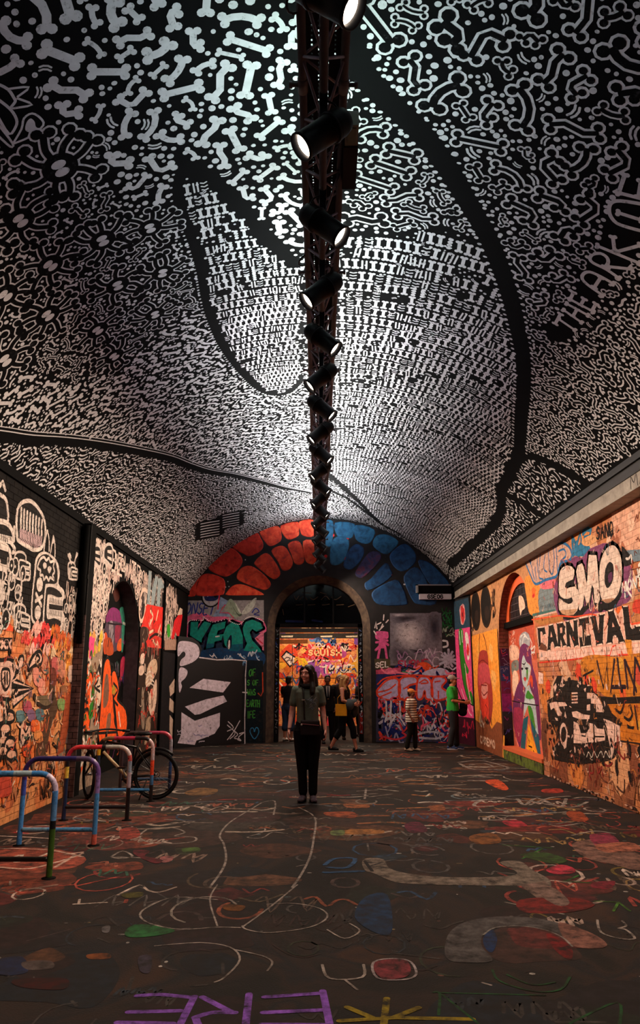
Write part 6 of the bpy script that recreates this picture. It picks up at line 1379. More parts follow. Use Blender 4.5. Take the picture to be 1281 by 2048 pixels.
# black pipe down the left wall
pipe = MB().tube([(XL + .03, 16.06, 0), (XL + .03, 16.06, 3.68)], .035, 10).build('drain_pipe', M_black); tag(pipe, 'thin black pipe running down the graffiti wall past the dark niche', 'pipe')
mb = MB()
pipe2 = thing('drain_pipe', 'thick black pipe beside the brick pilaster near the bicycle racks', 'pipe', (PX - .05, PY0 - .045, 0))
MB().tube([(0, 0, 2.0), (0, 0, 3.66)], .04, 12).build('tube', M_black, pipe2); MB().box((-.05, .0, 2.9), (.05, .05, 2.96)).build('bracket', M_black, pipe2)
# ------------------------------------------------------------------ painted and worn floor
cg = Canvas(lambda a, b, o: (a, b, o), lambda x, y: (lambda p: (p.x, p.y))(on_floor(x, y)), base=.0006, step=.000006)
ZP, ZQ, ZR, ZS = zoom(0, 1500, 2.0), zoom(640, 1490, 1.998), zoom(0, 1770, 2.0), zoom(640, 1770, 1.998)
# broad stains
patches(cg, -3.2, 3.6, 6, 18.5, 60, ['#5a3a2a', '#4a3026', '#3c2c28', '#5e4030', '#3a3430', '#402a2a'], .45, squash=.8)
patches(cg, 1.0, 3.6, 4.2, 10, 26, ['#5a1c1c', '#6a2420', '#4a2420', '#702a24', '#3e2a26'], .33); patches(cg, -3.2, -1.6, 5.5, 10, 24, ['#7a3c2c', '#6a3428', '#8a4434', '#5a2e28'], .3)
patches(cg, -2, 2, 2.9, 6.5, 24, ['#221e20', '#2a2024', '#1c2026', '#281c1c', '#20241f'], .4)
patches(cg, -2.6, 2.6, 4.5, 9.5, 16, ['#4a2224', '#5a2826', '#28343e', '#34382a', '#4e3324'], .25)
# streaks seen end-on far away
l0 = cg.lv; cg.lv += 24
for _i in range(260):
    y = random.uniform(8, 18.9); x = random.uniform(-3.1, 3.5); l = random.uniform(.15, .6)
    cg.line(spline([(x, y), (x + l * .5, y + random.uniform(-.12, .12)), (x + l, y + random.uniform(-.12, .12))], 3), random.uniform(.03, .08), random.choice(['#8a7a6c', '#a8988a', '#6a4a38', '#8a5638', '#5a6068', '#9a4a34', '#6a5a50', '#b0a498', '#a0683c', '#7a2c2c']), l0 + 1 + _i % 24)
# chalky tags all over
def tags(n, x0, x1, y0, y1, cols, w, size, lo=3, hi=7):
    l0 = cg.lv; cg.lv += 24
    for _i in range(n):
        lv = l0 + 1 + _i % 24
        a, b = random.uniform(x0, x1), random.uniform(y0, y1); s = size * random.uniform(.5, 1.4); t = random.random(); c = random.choice(cols); ww = w * random.uniform(.6, 1.4)
        if t < .25: q = [(a + s * .4 * math.cos(u), b + s * .55 * math.sin(u)) for u in np.linspace(random.uniform(0, 3), random.uniform(4, 8), 12)]; cg.line(q, ww, c, lv)
        elif t < .55:
            k = random.randint(lo, hi); q = [(a + s * i / k, b + s * random.uniform(-.35, .35)) for i in range(k)]; cg.line(spline(q, 3), ww, c, lv)
        elif t < .75:
            for r in range(random.randint(2, 3)):
                x = a + s * r * .45; cg.line(spline([(x, b + s * random.uniform(-.3, .3)), (x + s * .12, b + s * .4), (x + s * .22, b - s * random.uniform(.1, .3)), (x + s * .34, b + s * random.uniform(0, .4)), (x + s * .2, b + s * random.uniform(-.1, .1))], 3), ww, c, lv)
        else: cg.line([(a, b), (a + s * random.uniform(-.6, .6), b + s * random.uniform(-.6, .6))], ww, c, lv)
dim = ['#5c5654', '#6a6460', '#4c4848', '#5a4a40', '#4a3c3a', '#3a4450', '#54483a']
tags(150, -3.0, 3.4, 5.0, 10.5, dim + ['#8a8078', '#7a3230', '#8a4a34', '#6a5a2c', '#345a4a', '#2c4a6a'], .022, .4)
tags(90, -2.2, 2.4, 2.9, 5.6, ['#34302f', '#3c3836', '#443f3c', '#3a2c2a', '#2c343c', '#333a2c', '#4a4644'], .014, .3)
tags(60, 1.2, 3.5, 4.6, 10, ['#a08a80', '#8a3a34', '#9a7a4a', '#b09a90', '#a04a3c', '#c8b4a8'], .024, .4); tags(55, -3.2, -1.2, 5.4, 10, ['#b8a498', '#9a5a48', '#a84a3c', '#8a7468', '#c8b4a8'], .022, .4)
tags(110, -3.0, 3.4, 10, 18.6, ['#a09488', '#b8aca0', '#8a5a40', '#7a7068', '#a84a30', '#607078'], .035, .6)
for _ in range(240): cg.ell((random.uniform(-3, 3.4), random.uniform(3, 13)), random.uniform(.006, .03), random.uniform(.006, .02), random.choice(['#8a8480', '#a09a94', '#6a4a40', '#7a6a4a', '#5a6a70', '#b8b0a8']), 2, 7)
# grey road letter and arc
cg.zblob(ZQ, [170, 465, 200, 452, 255, 458, 275, 490, 330, 510, 440, 525, 600, 530, 745, 525, 790, 510, 720, 470, 800, 465, 850, 500, 920, 540, 930, 590, 1000, 640, 960, 650, 870, 590, 830, 565, 600, 562, 420, 558, 300, 548, 220, 515, 180, 500], '#75695f')
cg.zpoly(ZQ, [800, 560, 900, 545, 1000, 640, 905, 640], '#705c54')
for fl in ([185, 470, 250, 470, 200, 485, 260, 490], [180, 465, 210, 505]): cg.zline(ZQ, fl, .03, '#17181c')
cg.zblob(ZS, [500, 250, 520, 190, 580, 150, 680, 130, 800, 128, 900, 140, 1000, 165, 1090, 200, 1150, 240, 1100, 255, 1010, 245, 970, 205, 900, 178, 780, 165, 690, 175, 650, 205, 650, 250, 690, 305, 560, 310, 510, 295], '#4e4a4a')
cg.zblob(ZS, [960, 150, 1090, 195, 1150, 240, 1100, 255, 1010, 245, 970, 205], '#7a5248'); cg.zblob(ZS, [655, 210, 690, 180, 710, 220, 690, 270, 660, 250], '#17305a')
cg.zsmooth(ZS, [655, 200, 700, 172, 800, 165, 900, 180, 970, 210, 1010, 247], .012, '#8a847e'); cg.zblob(ZS, [905, 195, 960, 215, 1010, 260, 1000, 300, 940, 260], '#6e1618'); cg.zblob(ZS, [800, 60, 1000, 50, 1100, 80, 1000, 110, 820, 110], '#6e1e1c'); cg.zblob(ZS, [830, 0, 930, 10, 1000, 70, 940, 80], '#776058')
# violet lettering at the bottom edge, seen upside down
VI = '#8450b8'
for fl in ([550, 445, 640, 440, 772, 452], [515, 510, 720, 505], [470, 552, 690, 556], [778, 448, 700, 600], [810, 450, 930, 512], [780, 532, 850, 512, 940, 512], [782, 532, 800, 570, 850, 605], [997, 438, 978, 610], [1060, 450, 1290, 434], [1055, 512, 1290, 502], [1050, 560, 1300, 562], [1292, 425, 1330, 610]): cg.zsmooth(ZR, fl, .036, VI)
# yellow star, green lines, red flower
for fl in ([268, 455, 250, 610], [110, 490, 210, 532], [395, 492, 300, 530], [80, 545, 300, 532, 610, 538]): cg.zline(ZS, fl, .034, '#8a7618')
for fl in ([455, 430, 480, 436, 475, 520], [490, 440, 640, 560], [480, 432, 900, 442], [1000, 555, 1190, 470, 1200, 560], [690, 340, 720, 385, 850, 425, 960, 420, 1000, 370], [750, 360, 850, 400, 940, 390]): cg.zsmooth(ZS, fl, .014, '#1e4a26')
for fl in ([730, 400, 925, 412], [810, 455, 890, 415], [985, 545, 1035, 522], [975, 545, 1080, 552]): cg.zline(ZQ, fl, .02, '#2f6a2c')
cg.zblob(ZQ, [800, 440, 900, 430, 990, 460, 930, 475], '#2f4a20'); cg.zblob(ZR, [500, 190, 540, 160, 640, 165, 700, 185, 620, 205, 520, 210], '#245c30'); cg.zline(ZS, [1100, 65, 1195, 70, 1240, 105], .02, '#3f6a24'); cg.zline(ZS, [1195, 70, 1175, 105], .02, '#3f6a24')
cg.zblob(ZS, [210, 320, 260, 300, 340, 300, 365, 340, 340, 370, 250, 375], '#7a3038'); cg.zsmooth(ZS, [215, 310, 300, 295, 365, 310, 385, 360, 330, 380, 230, 372], .014, '#a09496', None, True); cg.zblob(ZQ, [905, 500, 960, 480, 1010, 490, 1020, 510, 950, 518], '#b03044'); cg.zblob(ZQ, [1100, 550, 1180, 545, 1160, 575, 1090, 570], '#7a2030')
cg.zblob(ZS, [140, 130, 180, 50, 270, 40, 290, 180, 230, 195], '#17304e'); cg.zsmooth(ZQ, [20, 480, 60, 455, 140, 455, 110, 490, 30, 490], .04, '#2a5078'); cg.zline(ZQ, [20, 510, 170, 505], .05, '#24486c')
# white thin drawings
for z, fl, w in ((ZP, [1050, 210, 1000, 240, 920, 290, 880, 340, 895, 375, 905, 430, 890, 480, 840, 550], .02), (ZP, [1195, 230, 1260, 270, 1255, 360, 1240, 430, 1205, 500, 1170, 550], .02), (ZP, [1050, 210, 1100, 205, 1095, 260], .02), (ZP, [560, 340, 600, 315, 690, 312, 740, 330, 700, 345, 780, 350, 770, 368, 660, 376, 580, 365, 555, 345], .022), (ZP, [445, 428, 490, 405, 530, 425, 490, 435, 450, 430, 580, 432], .022), (ZP, [660, 278, 740, 285, 680, 300], .025), (ZP, [735, 300, 780, 285, 740, 290, 850, 292], .022), (ZP, [1020, 320, 1060, 315, 1050, 330, 990, 350, 1050, 352, 1090, 330, 1150, 335], .018),
    (ZR, [870, 60, 700, 50, 600, 85, 560, 120, 600, 155, 720, 178, 870, 170, 960, 172], .014), (ZR, [870, 0, 840, 60, 870, 165], .012), (ZR, [970, 170, 1080, 90, 1190, 0], .014), (ZR, [1070, 78, 1180, 75, 1280, 95, 1310, 130, 1240, 170, 1080, 192, 990, 180, 970, 165], .013), (ZR, [620, 245, 800, 232, 920, 250, 960, 300, 900, 370, 860, 390], .012), (ZR, [940, 260, 1050, 285, 1090, 310, 1070, 345], .012),
    (ZS, [1110, 140, 1125, 190, 1200, 215, 1260, 215, 1225, 180, 1195, 175, 1225, 165, 1210, 145], .016), (ZS, [30, 180, 100, 215, 160, 185, 120, 155], .012), (ZS, [10, 320, 40, 375, 170, 370, 175, 320], .016), (ZS, [100, 380, 150, 420], .014), (ZS, [650, 392, 685, 402], .014),
    (ZQ, [505, 185, 560, 190, 540, 200, 610, 212, 740, 210, 640, 225, 620, 245, 690, 245], .05), (ZQ, [610, 225, 720, 215, 840, 225, 1000, 250, 1070, 228], .045), (ZQ, [790, 215, 820, 240, 870, 212, 960, 248, 985, 215], .045), (ZQ, [640, 270, 760, 272, 880, 275, 800, 285, 700, 282, 660, 300, 780, 298], .045), (ZQ, [840, 240, 920, 212, 1000, 205], .04), (ZQ, [555, 70, 640, 62, 720, 80, 750, 95, 620, 98, 560, 75], .06), (ZQ, [600, 80, 660, 75, 690, 88, 620, 90], .05), (ZQ, [920, 318, 960, 325, 1050, 312], .03), (ZQ, [1010, 362, 1100, 345, 1180, 355], .03), (ZQ, [130, 200, 230, 195], .03), (ZQ, [150, 185, 230, 180], .03), (ZQ, [185, 175, 180, 215], .03), (ZQ, [90, 110, 200, 95, 330, 100, 240, 115], .045)):
    cg.zsmooth(z, fl, w, '#968b84')
# coloured patches
for z, p, c in ((ZQ, [660, 145, 715, 140, 755, 175, 720, 178], '#d8542c'), (ZQ, [890, 178, 960, 175, 970, 190, 900, 192], '#b83a2c'), (ZQ, [600, 365, 690, 352, 725, 390, 625, 395], '#7a4a24'), (ZQ, [985, 270, 1040, 265, 1075, 300, 1020, 305], '#9a4426'), (ZQ, [435, 245, 490, 240, 500, 262, 450, 262], '#8a5030'), (ZQ, [730, 305, 790, 300, 830, 325, 760, 325], '#a82a3a'), (ZQ, [20, 270, 130, 268, 140, 292, 40, 285], '#9a4a2c'), (ZQ, [100, 340, 240, 338, 245, 355, 100, 358], '#a06a38'), (ZQ, [45, 345, 95, 340, 95, 360, 50, 362], '#6a7a4a'), (ZQ, [100, 235, 190, 240, 190, 252, 110, 250], '#9a5a34'), (ZQ, [340, 315, 400, 310, 430, 345, 360, 350], '#5a1f34'), (ZQ, [1010, 395, 1120, 380, 1281, 440, 1281, 500, 1180, 480, 1060, 450], '#7a5a50'), (ZQ, [1080, 360, 1160, 355, 1200, 400, 1110, 405], '#8a3048'), (ZP, [740, 170, 800, 152, 870, 158, 850, 178, 770, 182], '#7a5a38'), (ZP, [640, 432, 670, 424, 695, 432, 680, 448, 650, 450], '#a86868'), (ZP, [540, 400, 600, 405, 580, 425, 650, 440, 620, 455, 540, 420], '#5a2028'), (ZP, [480, 320, 540, 310, 560, 345, 490, 360], '#8a3a30'), (ZP, [0, 400, 200, 395, 340, 430, 300, 470, 180, 480, 0, 470], '#9a4a3a'), (ZP, [730, 395, 790, 390, 800, 405, 740, 412], '#45602c'), (ZR, [0, 300, 90, 290, 110, 350, 0, 360], '#1c2440'), (ZR, [90, 310, 200, 305, 210, 335, 110, 340], '#4c4240'), (ZR, [60, 380, 260, 375, 250, 420, 80, 410], '#34100f'), (ZR, [350, 280, 430, 275, 440, 295, 360, 298], '#6a3a1c'), (ZR, [490, 35, 570, 30, 560, 50, 500, 52], '#4e4a1c'), (ZR, [900, 80, 980, 85, 960, 105, 900, 100], '#6a4018'), (ZR, [410, 170, 440, 165, 435, 190, 410, 190], '#5a5658'), (ZR, [555, 290, 605, 285, 600, 350, 560, 345], '#3a3442'), (ZQ, [1100, 400, 1240, 390, 1281, 420, 1150, 430], '#a0604c')): cg.zblob(z, p, c)
for fl, c in (([0, 395, 190, 400, 330, 428], '#c8a898'), ([0, 470, 120, 475, 260, 440, 330, 415], '#d0b0a0'), ([20, 440, 90, 420, 60, 450, 150, 430, 200, 410], '#d8c0b0'), ([220, 470, 300, 420, 250, 420, 330, 410], '#c8a898'), ([110, 310, 200, 312, 260, 308], '#c86a34'), ([0, 345, 120, 350, 230, 358], '#c8b0a4'), ([60, 330, 110, 335], '#c83a44')): cg.zsmooth(ZP, fl, .03, c)
cg.build('floor_graffiti', M_paint_worn, floor)
# ================================================================== bicycle racks
def rack_pts(w=.70, h=.775, r=.13, n=6):
    p = [(-w / 2, 0, 0), (-w / 2, 0, h - r)]
    p += [(-w / 2 + r - r * math.cos(t), 0, h - r + r * math.sin(t)) for t in np.linspace(0, math.pi / 2, n)[1:]]
    p += [(w / 2 - r + r * math.sin(t), 0, h - r + r * math.cos(t)) for t in np.linspace(0, math.pi / 2, n)]
    p += [(w / 2, 0, h - r), (w / 2, 0, 0)]
    return p
def resample(pts, step):
    out = [Vector(pts[0])]
    for a, b in zip(pts[:-1], pts[1:]):
        a, b = Vector(a), Vector(b); n = max(int((b - a).length / step), 1)
        for k in range(1, n + 1): out.append(a.lerp(b, k / n))
    return out
def painted_tube(name, pts, r, bands, parent, n=12):
    """tube whose paint changes along its length; bands: (until fraction, colour)"""
    pts = resample(pts, .02); k = len(pts); mb = MB(); mb.tube(pts, r, n); cols = []
    for i in range(k - 1):
        t = (i + random.uniform(-.4, .4)) / (k - 1); c = next((c for u, c in bands if t <= u), bands[-1][1])
        for j in range(n):
            cc = H(c); f = random.uniform(.85, 1.12); cols.append((cc[0] * f, cc[1] * f, cc[2] * f, 1))
    cols += [(*H(bands[0][1]), 1), (*H(bands[-1][1]), 1)]; mb.c = cols
    return mb.build(name, M_rackpaint, parent)
M_rackpaint = paint_mat('rack_gloss_paint', wear=.2, wearcol='#2a2624', rough=.32, wscale=26, lo=.8, hi=1.1, spec=.5)
RACKS = [  # x, y, hoop bands, lower bar colours, label
 (-2.455, 6.26, [(.18, '#3a6a9c'), (.30, '#4a86c0'), (.50, '#4f8cc4'), (.56, '#9ab0bc'), (.62, '#3f7cb8'), (.68, '#b8a8c4'), (.74, '#4a80c0'), (.80, '#5a8ac0'), (.83, '#15161a'), (1, '#3a5a20')], [(1, '#15110f')], 'nearest bicycle rack, pale blue and white hoop with a green and black foot'),
 (-2.455, 7.44, [(.20, '#3f80c4'), (.27, '#3a4aa0'), (.36, '#3a2a78'), (.55, '#2c2560'), (.62, '#5a4a6a'), (.70, '#6a4a90'), (.78, '#8a70b0'), (.95, '#4a8ac8'), (1, '#d8685a')], [(.35, '#6a94b0'), (.6, '#4a84b4'), (1, '#4a88b8')], 'blue bicycle rack with a violet top, second from the front'),
 (-2.47, 8.72, [(.20, '#16284a'), (.26, '#d8b84a'), (.30, '#15161c'), (.36, '#c8304a'), (.5, '#d83a44'), (.52, '#1a1a1c'), (.60, '#a8a8a4'), (.66, '#c8b8b8'), (.70, '#b04a48'), (.76, '#8a9ab0'), (.84, '#b0a0b0'), (1, '#17151a')], [(1, '#1a1a1e')], 'bicycle rack with a red and white top and black legs, third from the front'),
 (-2.50, 10.04, [(.26, '#1c2a44'), (.30, '#d8a82a'), (.36, '#15161a'), (.42, '#8a6a4a'), (.54, '#b02a50'), (.62, '#1c1a1e'), (.72, '#c8a8ac'), (.76, '#b8a8b0'), (.84, '#e04a2c'), (.90, '#3a6a9a'), (1, '#17161a')], [(1, '#3f86c4')], 'bicycle rack against the black bicycle, with an orange band and bright blue lower bar'),
 (-2.47, 11.10, [(.5, '#3a2a30'), (.58, '#a83a5a'), (.66, '#c04a60'), (.72, '#9a9aa8'), (.78, '#8a8a9a'), (.9, '#1c3a6a'), (1, '#15213a')], [(1, '#2c4a6a')], 'farthest bicycle rack, pink top and dark blue leg, behind the bicycle'),
]
for (x, y, bands, low, lab) in RACKS:
    t = thing('bicycle_rack', lab, 'bicycle rack', (x, y, 0), 0, 'bicycle racks along the left wall')
    painted_tube('hoop', rack_pts(), .024, bands, t); painted_tube('lower_bar', [(-.335, 0, .14), (.335, 0, .14)], .02, low, t)
    for s in (-1, 1): MB().lathe([(.055, 0), (.055, .006), (.03, .01), (.026, .012)], 14, Matrix.Translation((s * .35, 0, 0))).build('foot_plate', M_black, t)

# ================================================================== the bicycle
M_tyre = plain('tyre_rubber', '#0d0d0e', .7, var=.2); M_frame = plain('bike_black', '#101113', .35, .2, var=.2); M_chrome = plain('bike_metal', '#8a8a8c', .3, .9, var=.15); M_cream = plain('bike_cream', '#c8b48c', .5)
bike = thing('bicycle', 'black bicycle with a cream down tube, leaning among the racks', 'bicycle', (0, 0, 0))
WR = .305
rear = Vector((-2.13, 10.20, WR)); front = Vector((-3.03, 10.28, WR)); ax = (front - rear).normalized(); bk_n = Vector((-ax.y, ax.x, 0))
def wheel(c, ang, nm):
    w = bpy.data.objects.new(nm, None); link(w, bike); w.location = c; w.rotation_euler = (0, 0, ang)
    circ = lambda r, n=36: [(r * math.cos(a), 0, r * math.sin(a)) for a in np.linspace(0, 2 * math.pi, n + 1)[:-1]]
    MB().tube(circ(WR - .02), .021, 8, closed=True).build('tyre', M_tyre, w); MB().tube(circ(WR - .045), .010, 6, closed=True).build('rim', M_frame, w)
    MB().tube([(0, -.045, 0), (0, .045, 0)], .018, 8).build('hub', M_chrome, w)
    m = MB()
    for k in range(24):
        a = 2 * math.pi * k / 24; s = .03 if k % 2 else -.03; m.tube([(0, s, 0), ((WR - .05) * math.cos(a), 0, (WR - .05) * math.sin(a))], .0014, 4, caps=False)
    o = m.build('spokes', M_chrome, w); return w
base_ang = math.atan2(ax.y, ax.x)
wheel(rear, base_ang, 'wheel'); wheel(front, base_ang + math.radians(-55), 'wheel')
P = lambda along, z, off=0.0: rear + ax * along + bk_n * off + Vector((0, 0, z - WR))
bb = P(.38, .27); seat_t = P(.24, .70); head_t = P(.70, .72); head_b = P(.74, .60)
def bar(name, a, b, r, mat, ra=None): return MB().tube([a, b], r if ra is None else [r, ra], 10).build(name, mat, bike)
bar('down_tube', bb, head_b, .019, M_cream); bar('seat_tube', bb, seat_t, .016, M_frame); bar('top_tube', P(.26, .64), head_t, .015, M_frame)
for s in (-1, 1):
    bar('seat_stay', P(.26, .62, s * .03), P(0, WR, s * .05), .009, M_frame); bar('chain_stay', P(.36, .27, s * .03), P(0, WR, s * .05), .010, M_frame)
    fa = Vector((math.cos(base_ang + math.radians(-55)), math.sin(base_ang + math.radians(-55)), 0)); fn = Vector((-fa.y, fa.x, 0)); bar('fork_blade', head_b + fn * s * .035, front + fn * s * .05, .012, M_frame)
bar('head_tube', head_b - Vector((0, 0, .02)), head_t + Vector((0, 0, .02)), .022, M_frame); bar('seat_post', seat_t, P(.225, .80), .013, M_chrome)
m = MB(); m.ell(P(.20, .82), (.13, .075, .028), 14, 8, Matrix.Rotation(base_ang, 3, 'Z')); m.ell(P(.30, .82), (.11, .03, .022), 12, 8, Matrix.Rotation(base_ang, 3, 'Z')); m.build('saddle', M_frame, bike)
stem_p = head_t + Vector((0, 0, .12)); bar('handlebar_stem', head_t, stem_p, .014, M_frame); q = [stem_p + fn * (s * .30) + Vector((0, 0, .02 + .015 * math.cos(s * 3))) - fa * abs(s) * .05 for s in np.linspace(-1, 1, 11)]
MB().tube(q, .012, 8).build('handlebar', M_frame, bike)
for s in (0, -1): MB().tube([q[s], q[s].lerp(q[1 if s == 0 else -2], 1.6)], .017, 8).build('grip', M_tyre, bike)
m = MB(); m.tube([bb + bk_n * -.06, bb + bk_n * .06], .02, 10); m.build('crank_axle', M_chrome, bike)
m = MB(); m.lathe([(.0, -.004), (.085, -.004), (.085, .004), (.0, .004)], 24, Matrix.Translation(bb - bk_n * .055) @ Matrix.Rotation(base_ang, 4, 'Z') @ Matrix.Rotation(math.pi / 2, 4, 'X')); m.build('chainring', M_chrome, bike)
for s, dz in ((-1, -1), (1, 1)):
    a = bb + bk_n * s * .075; b = a + Vector((0, 0, -.13 * (1 if s < 0 else -1))) + ax * .05 * s; bar('crank', a, b, .009, M_chrome); m = MB(); m.box((-.045, -.03, -.012), (.045, .03, .012), Matrix.Translation(b + bk_n * s * .035) @ Matrix.Rotation(base_ang, 4, 'Z')); m.build('pedal', M_frame, bike)
ch = [P(.38 + .09 * math.cos(t), .27 + .085 * math.sin(t), -.055) for t in np.linspace(-1.6, 1.6, 9)] + [P(.035 * math.cos(t), WR + .035 * math.sin(t), -.055) for t in np.linspace(1.6, 4.7, 7)]
MB().tube(ch, .006, 5, closed=True).build('chain', M_frame, bike)
m = MB(); q = [rear + ax * ((WR + .025) * math.cos(a)) + Vector((0, 0, (WR + .025) * math.sin(a))) for a in np.linspace(.35, 2.3, 14)]; m.tube(q, .018, 6); m.build('mudguard', M_frame, bike)
m = MB(); q = [front + fa * ((WR + .025) * math.cos(a)) + Vector((0, 0, (WR + .025) * math.sin(a))) for a in np.linspace(1.1, 2.4, 10)]; m.tube(q, .018, 6); m.build('mudguard', M_frame, bike)
bar('kickstand', P(.10, .26, .05), P(.16, .012, .16), .008, M_frame)
# ================================================================== lit sign box in the far corner
p0, p1 = on_y(*ZJ(878, 640), FW - .02), on_y(*ZJ(1200, 775), FW - .02)
sg = thing('wall_sign', 'black sign box with a white lower strip, high in the corner over the portrait', 'sign', (p0.x, FW, p1.z))
w, h = min(p1.x, 3.57) - p0.x, p0.z - p1.z
MB().box((0.06, -.12, h * .36), (w, 0, h * .95)).build('box', M_black, sg); MB().box((0, -.14, h * .93), (w, 0, h)).build('top_edge', plain('sign_edge', '#8a8a90', .4), sg); MB().box((0, -.14, h * .45), (.05, 0, h)).build('end_edge', plain('sign_edge', '#8a8a90', .4), sg)
MB().box((.08, -.13, 0), (w, 0, h * .36)).build('white_strip', plain('sign_white', '#b8b4c0', .5), sg)
cs = Canvas(lambda a, b, o: (a, -.13 - o, b)); write_quad(cs, 'GSEOG', [(w * .32, h * .05), (w * .75, h * .05), (w * .75, h * .30), (w * .32, h * .30)], .028, '#14141c'); cs.build('lettering', M_paint, sg)
# tag on the grey ledge
ct = Canvas(lambda a, b, o: (CXR + .015 - o, a, b), lambda x, y: (lambda p: (p.y, p.z))(on_x(x, y, CXR + .015))); zt = zoom(860, 900, 3.043)
write_quad(ct, 'MAD J', [(8.05, 3.60), (7.2, 3.60), (7.2, 3.74), (8.05, 3.74)], .014, '#1c1a1a'); ct.build('ledge_tag', M_paint, trim_3)
# ================================================================== people
def solid_mesh(name, mb, mat, parent, voxel=.008, smooth=3, factor=.5):
    """one continuous skin grown over the overlapping volumes in mb"""
    me = mb.mesh(name, None); o = bpy.data.objects.new(name, me); COL.objects.link(o)
    m = o.modifiers.new('r', 'REMESH'); m.mode = 'VOXEL'; m.voxel_size = voxel; m.use_smooth_shade = True
    s = o.modifiers.new('s', 'SMOOTH'); s.iterations = smooth; s.factor = factor
    dg = bpy.context.evaluated_depsgraph_get(); dg.update(); me2 = bpy.data.meshes.new_from_object(o.evaluated_get(dg))
    bpy.data.objects.remove(o); bpy.data.meshes.remove(me); me2.name = name
    me2.materials.clear(); me2.materials.append(mat)
    me2.polygons.foreach_set('use_smooth', [True] * len(me2.polygons))
    o = bpy.data.objects.new(name, me2); link(o, parent); return o
def loft(mb, rings, n=18):
    """rings: (cx, cy, z, rx, ry), closed at both ends"""
    vs = []
    for (cx, cy, z, rx, ry) in rings:
        for j in range(n):
            a = 2 * math.pi * j / n; c, s = math.cos(a), math.sin(a)
            vs.append((cx + rx * math.copysign(abs(c) ** .85, c), cy + ry * math.copysign(abs(s) ** .85, s), z))
    fs = [(i * n + j, i * n + (j + 1) % n, (i + 1) * n + (j + 1) % n, (i + 1) * n + j) for i in range(len(rings) - 1) for j in range(n)]
    fs += [tuple(range(n))[::-1], tuple((len(rings) - 1) * n + j for j in range(n))]
    mb.add(vs, fs, True)
def limb(mb, pts, rr, n=12):
    q = [Vector(p) for p in pts]; out = []; ro = []
    for i in range(len(q) - 1):
        for k in range(5): t = k / 5; out.append(q[i].lerp(q[i + 1], t)); ro.append(rr[i] + (rr[i + 1] - rr[i]) * t)
    out.append(q[-1]); ro.append(rr[-1]); mb.tube(out, ro, n)
    for p, r in zip(q, rr): mb.ell(p, (r * .98,) * 3, 10, 7)
J0 = dict(hip=.098, knee_l=(.10, -.015, .50), ank_l=(.105, .02, .085), knee_r=(-.10, -.015, .50), ank_r=(-.105, .02, .085), sh_l=(.18, .01, 1.385), sh_r=(-.18, .01, 1.385),
          elb_l=(.245, .03, 1.12), wri_l=(.27, -.02, .885), elb_r=(-.245, .03, 1.12), wri_r=(-.27, -.02, .885), toe_l=0.0, toe_r=0.0, head_yaw=0.0, head_tilt=0.0, lean=0.0)
def hand(mb, wri, elb, side, palm_dir=None, curl=.5, s=1.0):
    """palm, four unequal bent fingers and a thumb off the side of the palm"""
    w = Vector(wri); d = (w - Vector(elb)).normalized(); inw = Vector((-side, 0, 0)); inw = (inw - d * inw.dot(d)).normalized(); f = d.cross(inw) * (-side)   # f: towards the front of the body
    if f.y > 0: f = -f
    c = w + d * .045 * s
    M = Matrix((f, inw, d)).transposed()
    mb.ell(w + d * .012, (.024 * s, .019 * s, .03 * s), 10, 8, M); mb.ell(c, (.040 * s, .016 * s, .050 * s), 12, 8, M)
    for k, (o, ln) in enumerate(((.031, .066), (.011, .074), (-.010, .069), (-.029, .054))):
        b = c + f * o * s + d * .035 * s; p1 = b + (d * .9 + inw * .25 * curl) * ln * .45 * s; p2 = p1 + (d * (1 - .55 * curl) + inw * .8 * curl) * ln * .35 * s; p3 = p2 + (d * (.75 - .9 * curl) + inw * 1.0 * curl).normalized() * ln * .30 * s
        mb.tube([b, p1, p2, p3], [.0098 * s, .0092 * s, .0085 * s, .0072 * s], 8); mb.ell(p3, (.0072 * s,) * 3, 8, 6)
    b = w + d * .022 * s + f * .026 * s; p1 = b + (f * .75 + d * .7) * .036 * s + inw * .008; p2 = p1 + (d * .85 + f * .25 + inw * .35) * .032 * s; mb.tube([b, p1, p2], [.0125 * s, .011 * s, .008 * s], 8); mb.ell(p2, (.008 * s,) * 3, 8, 6)
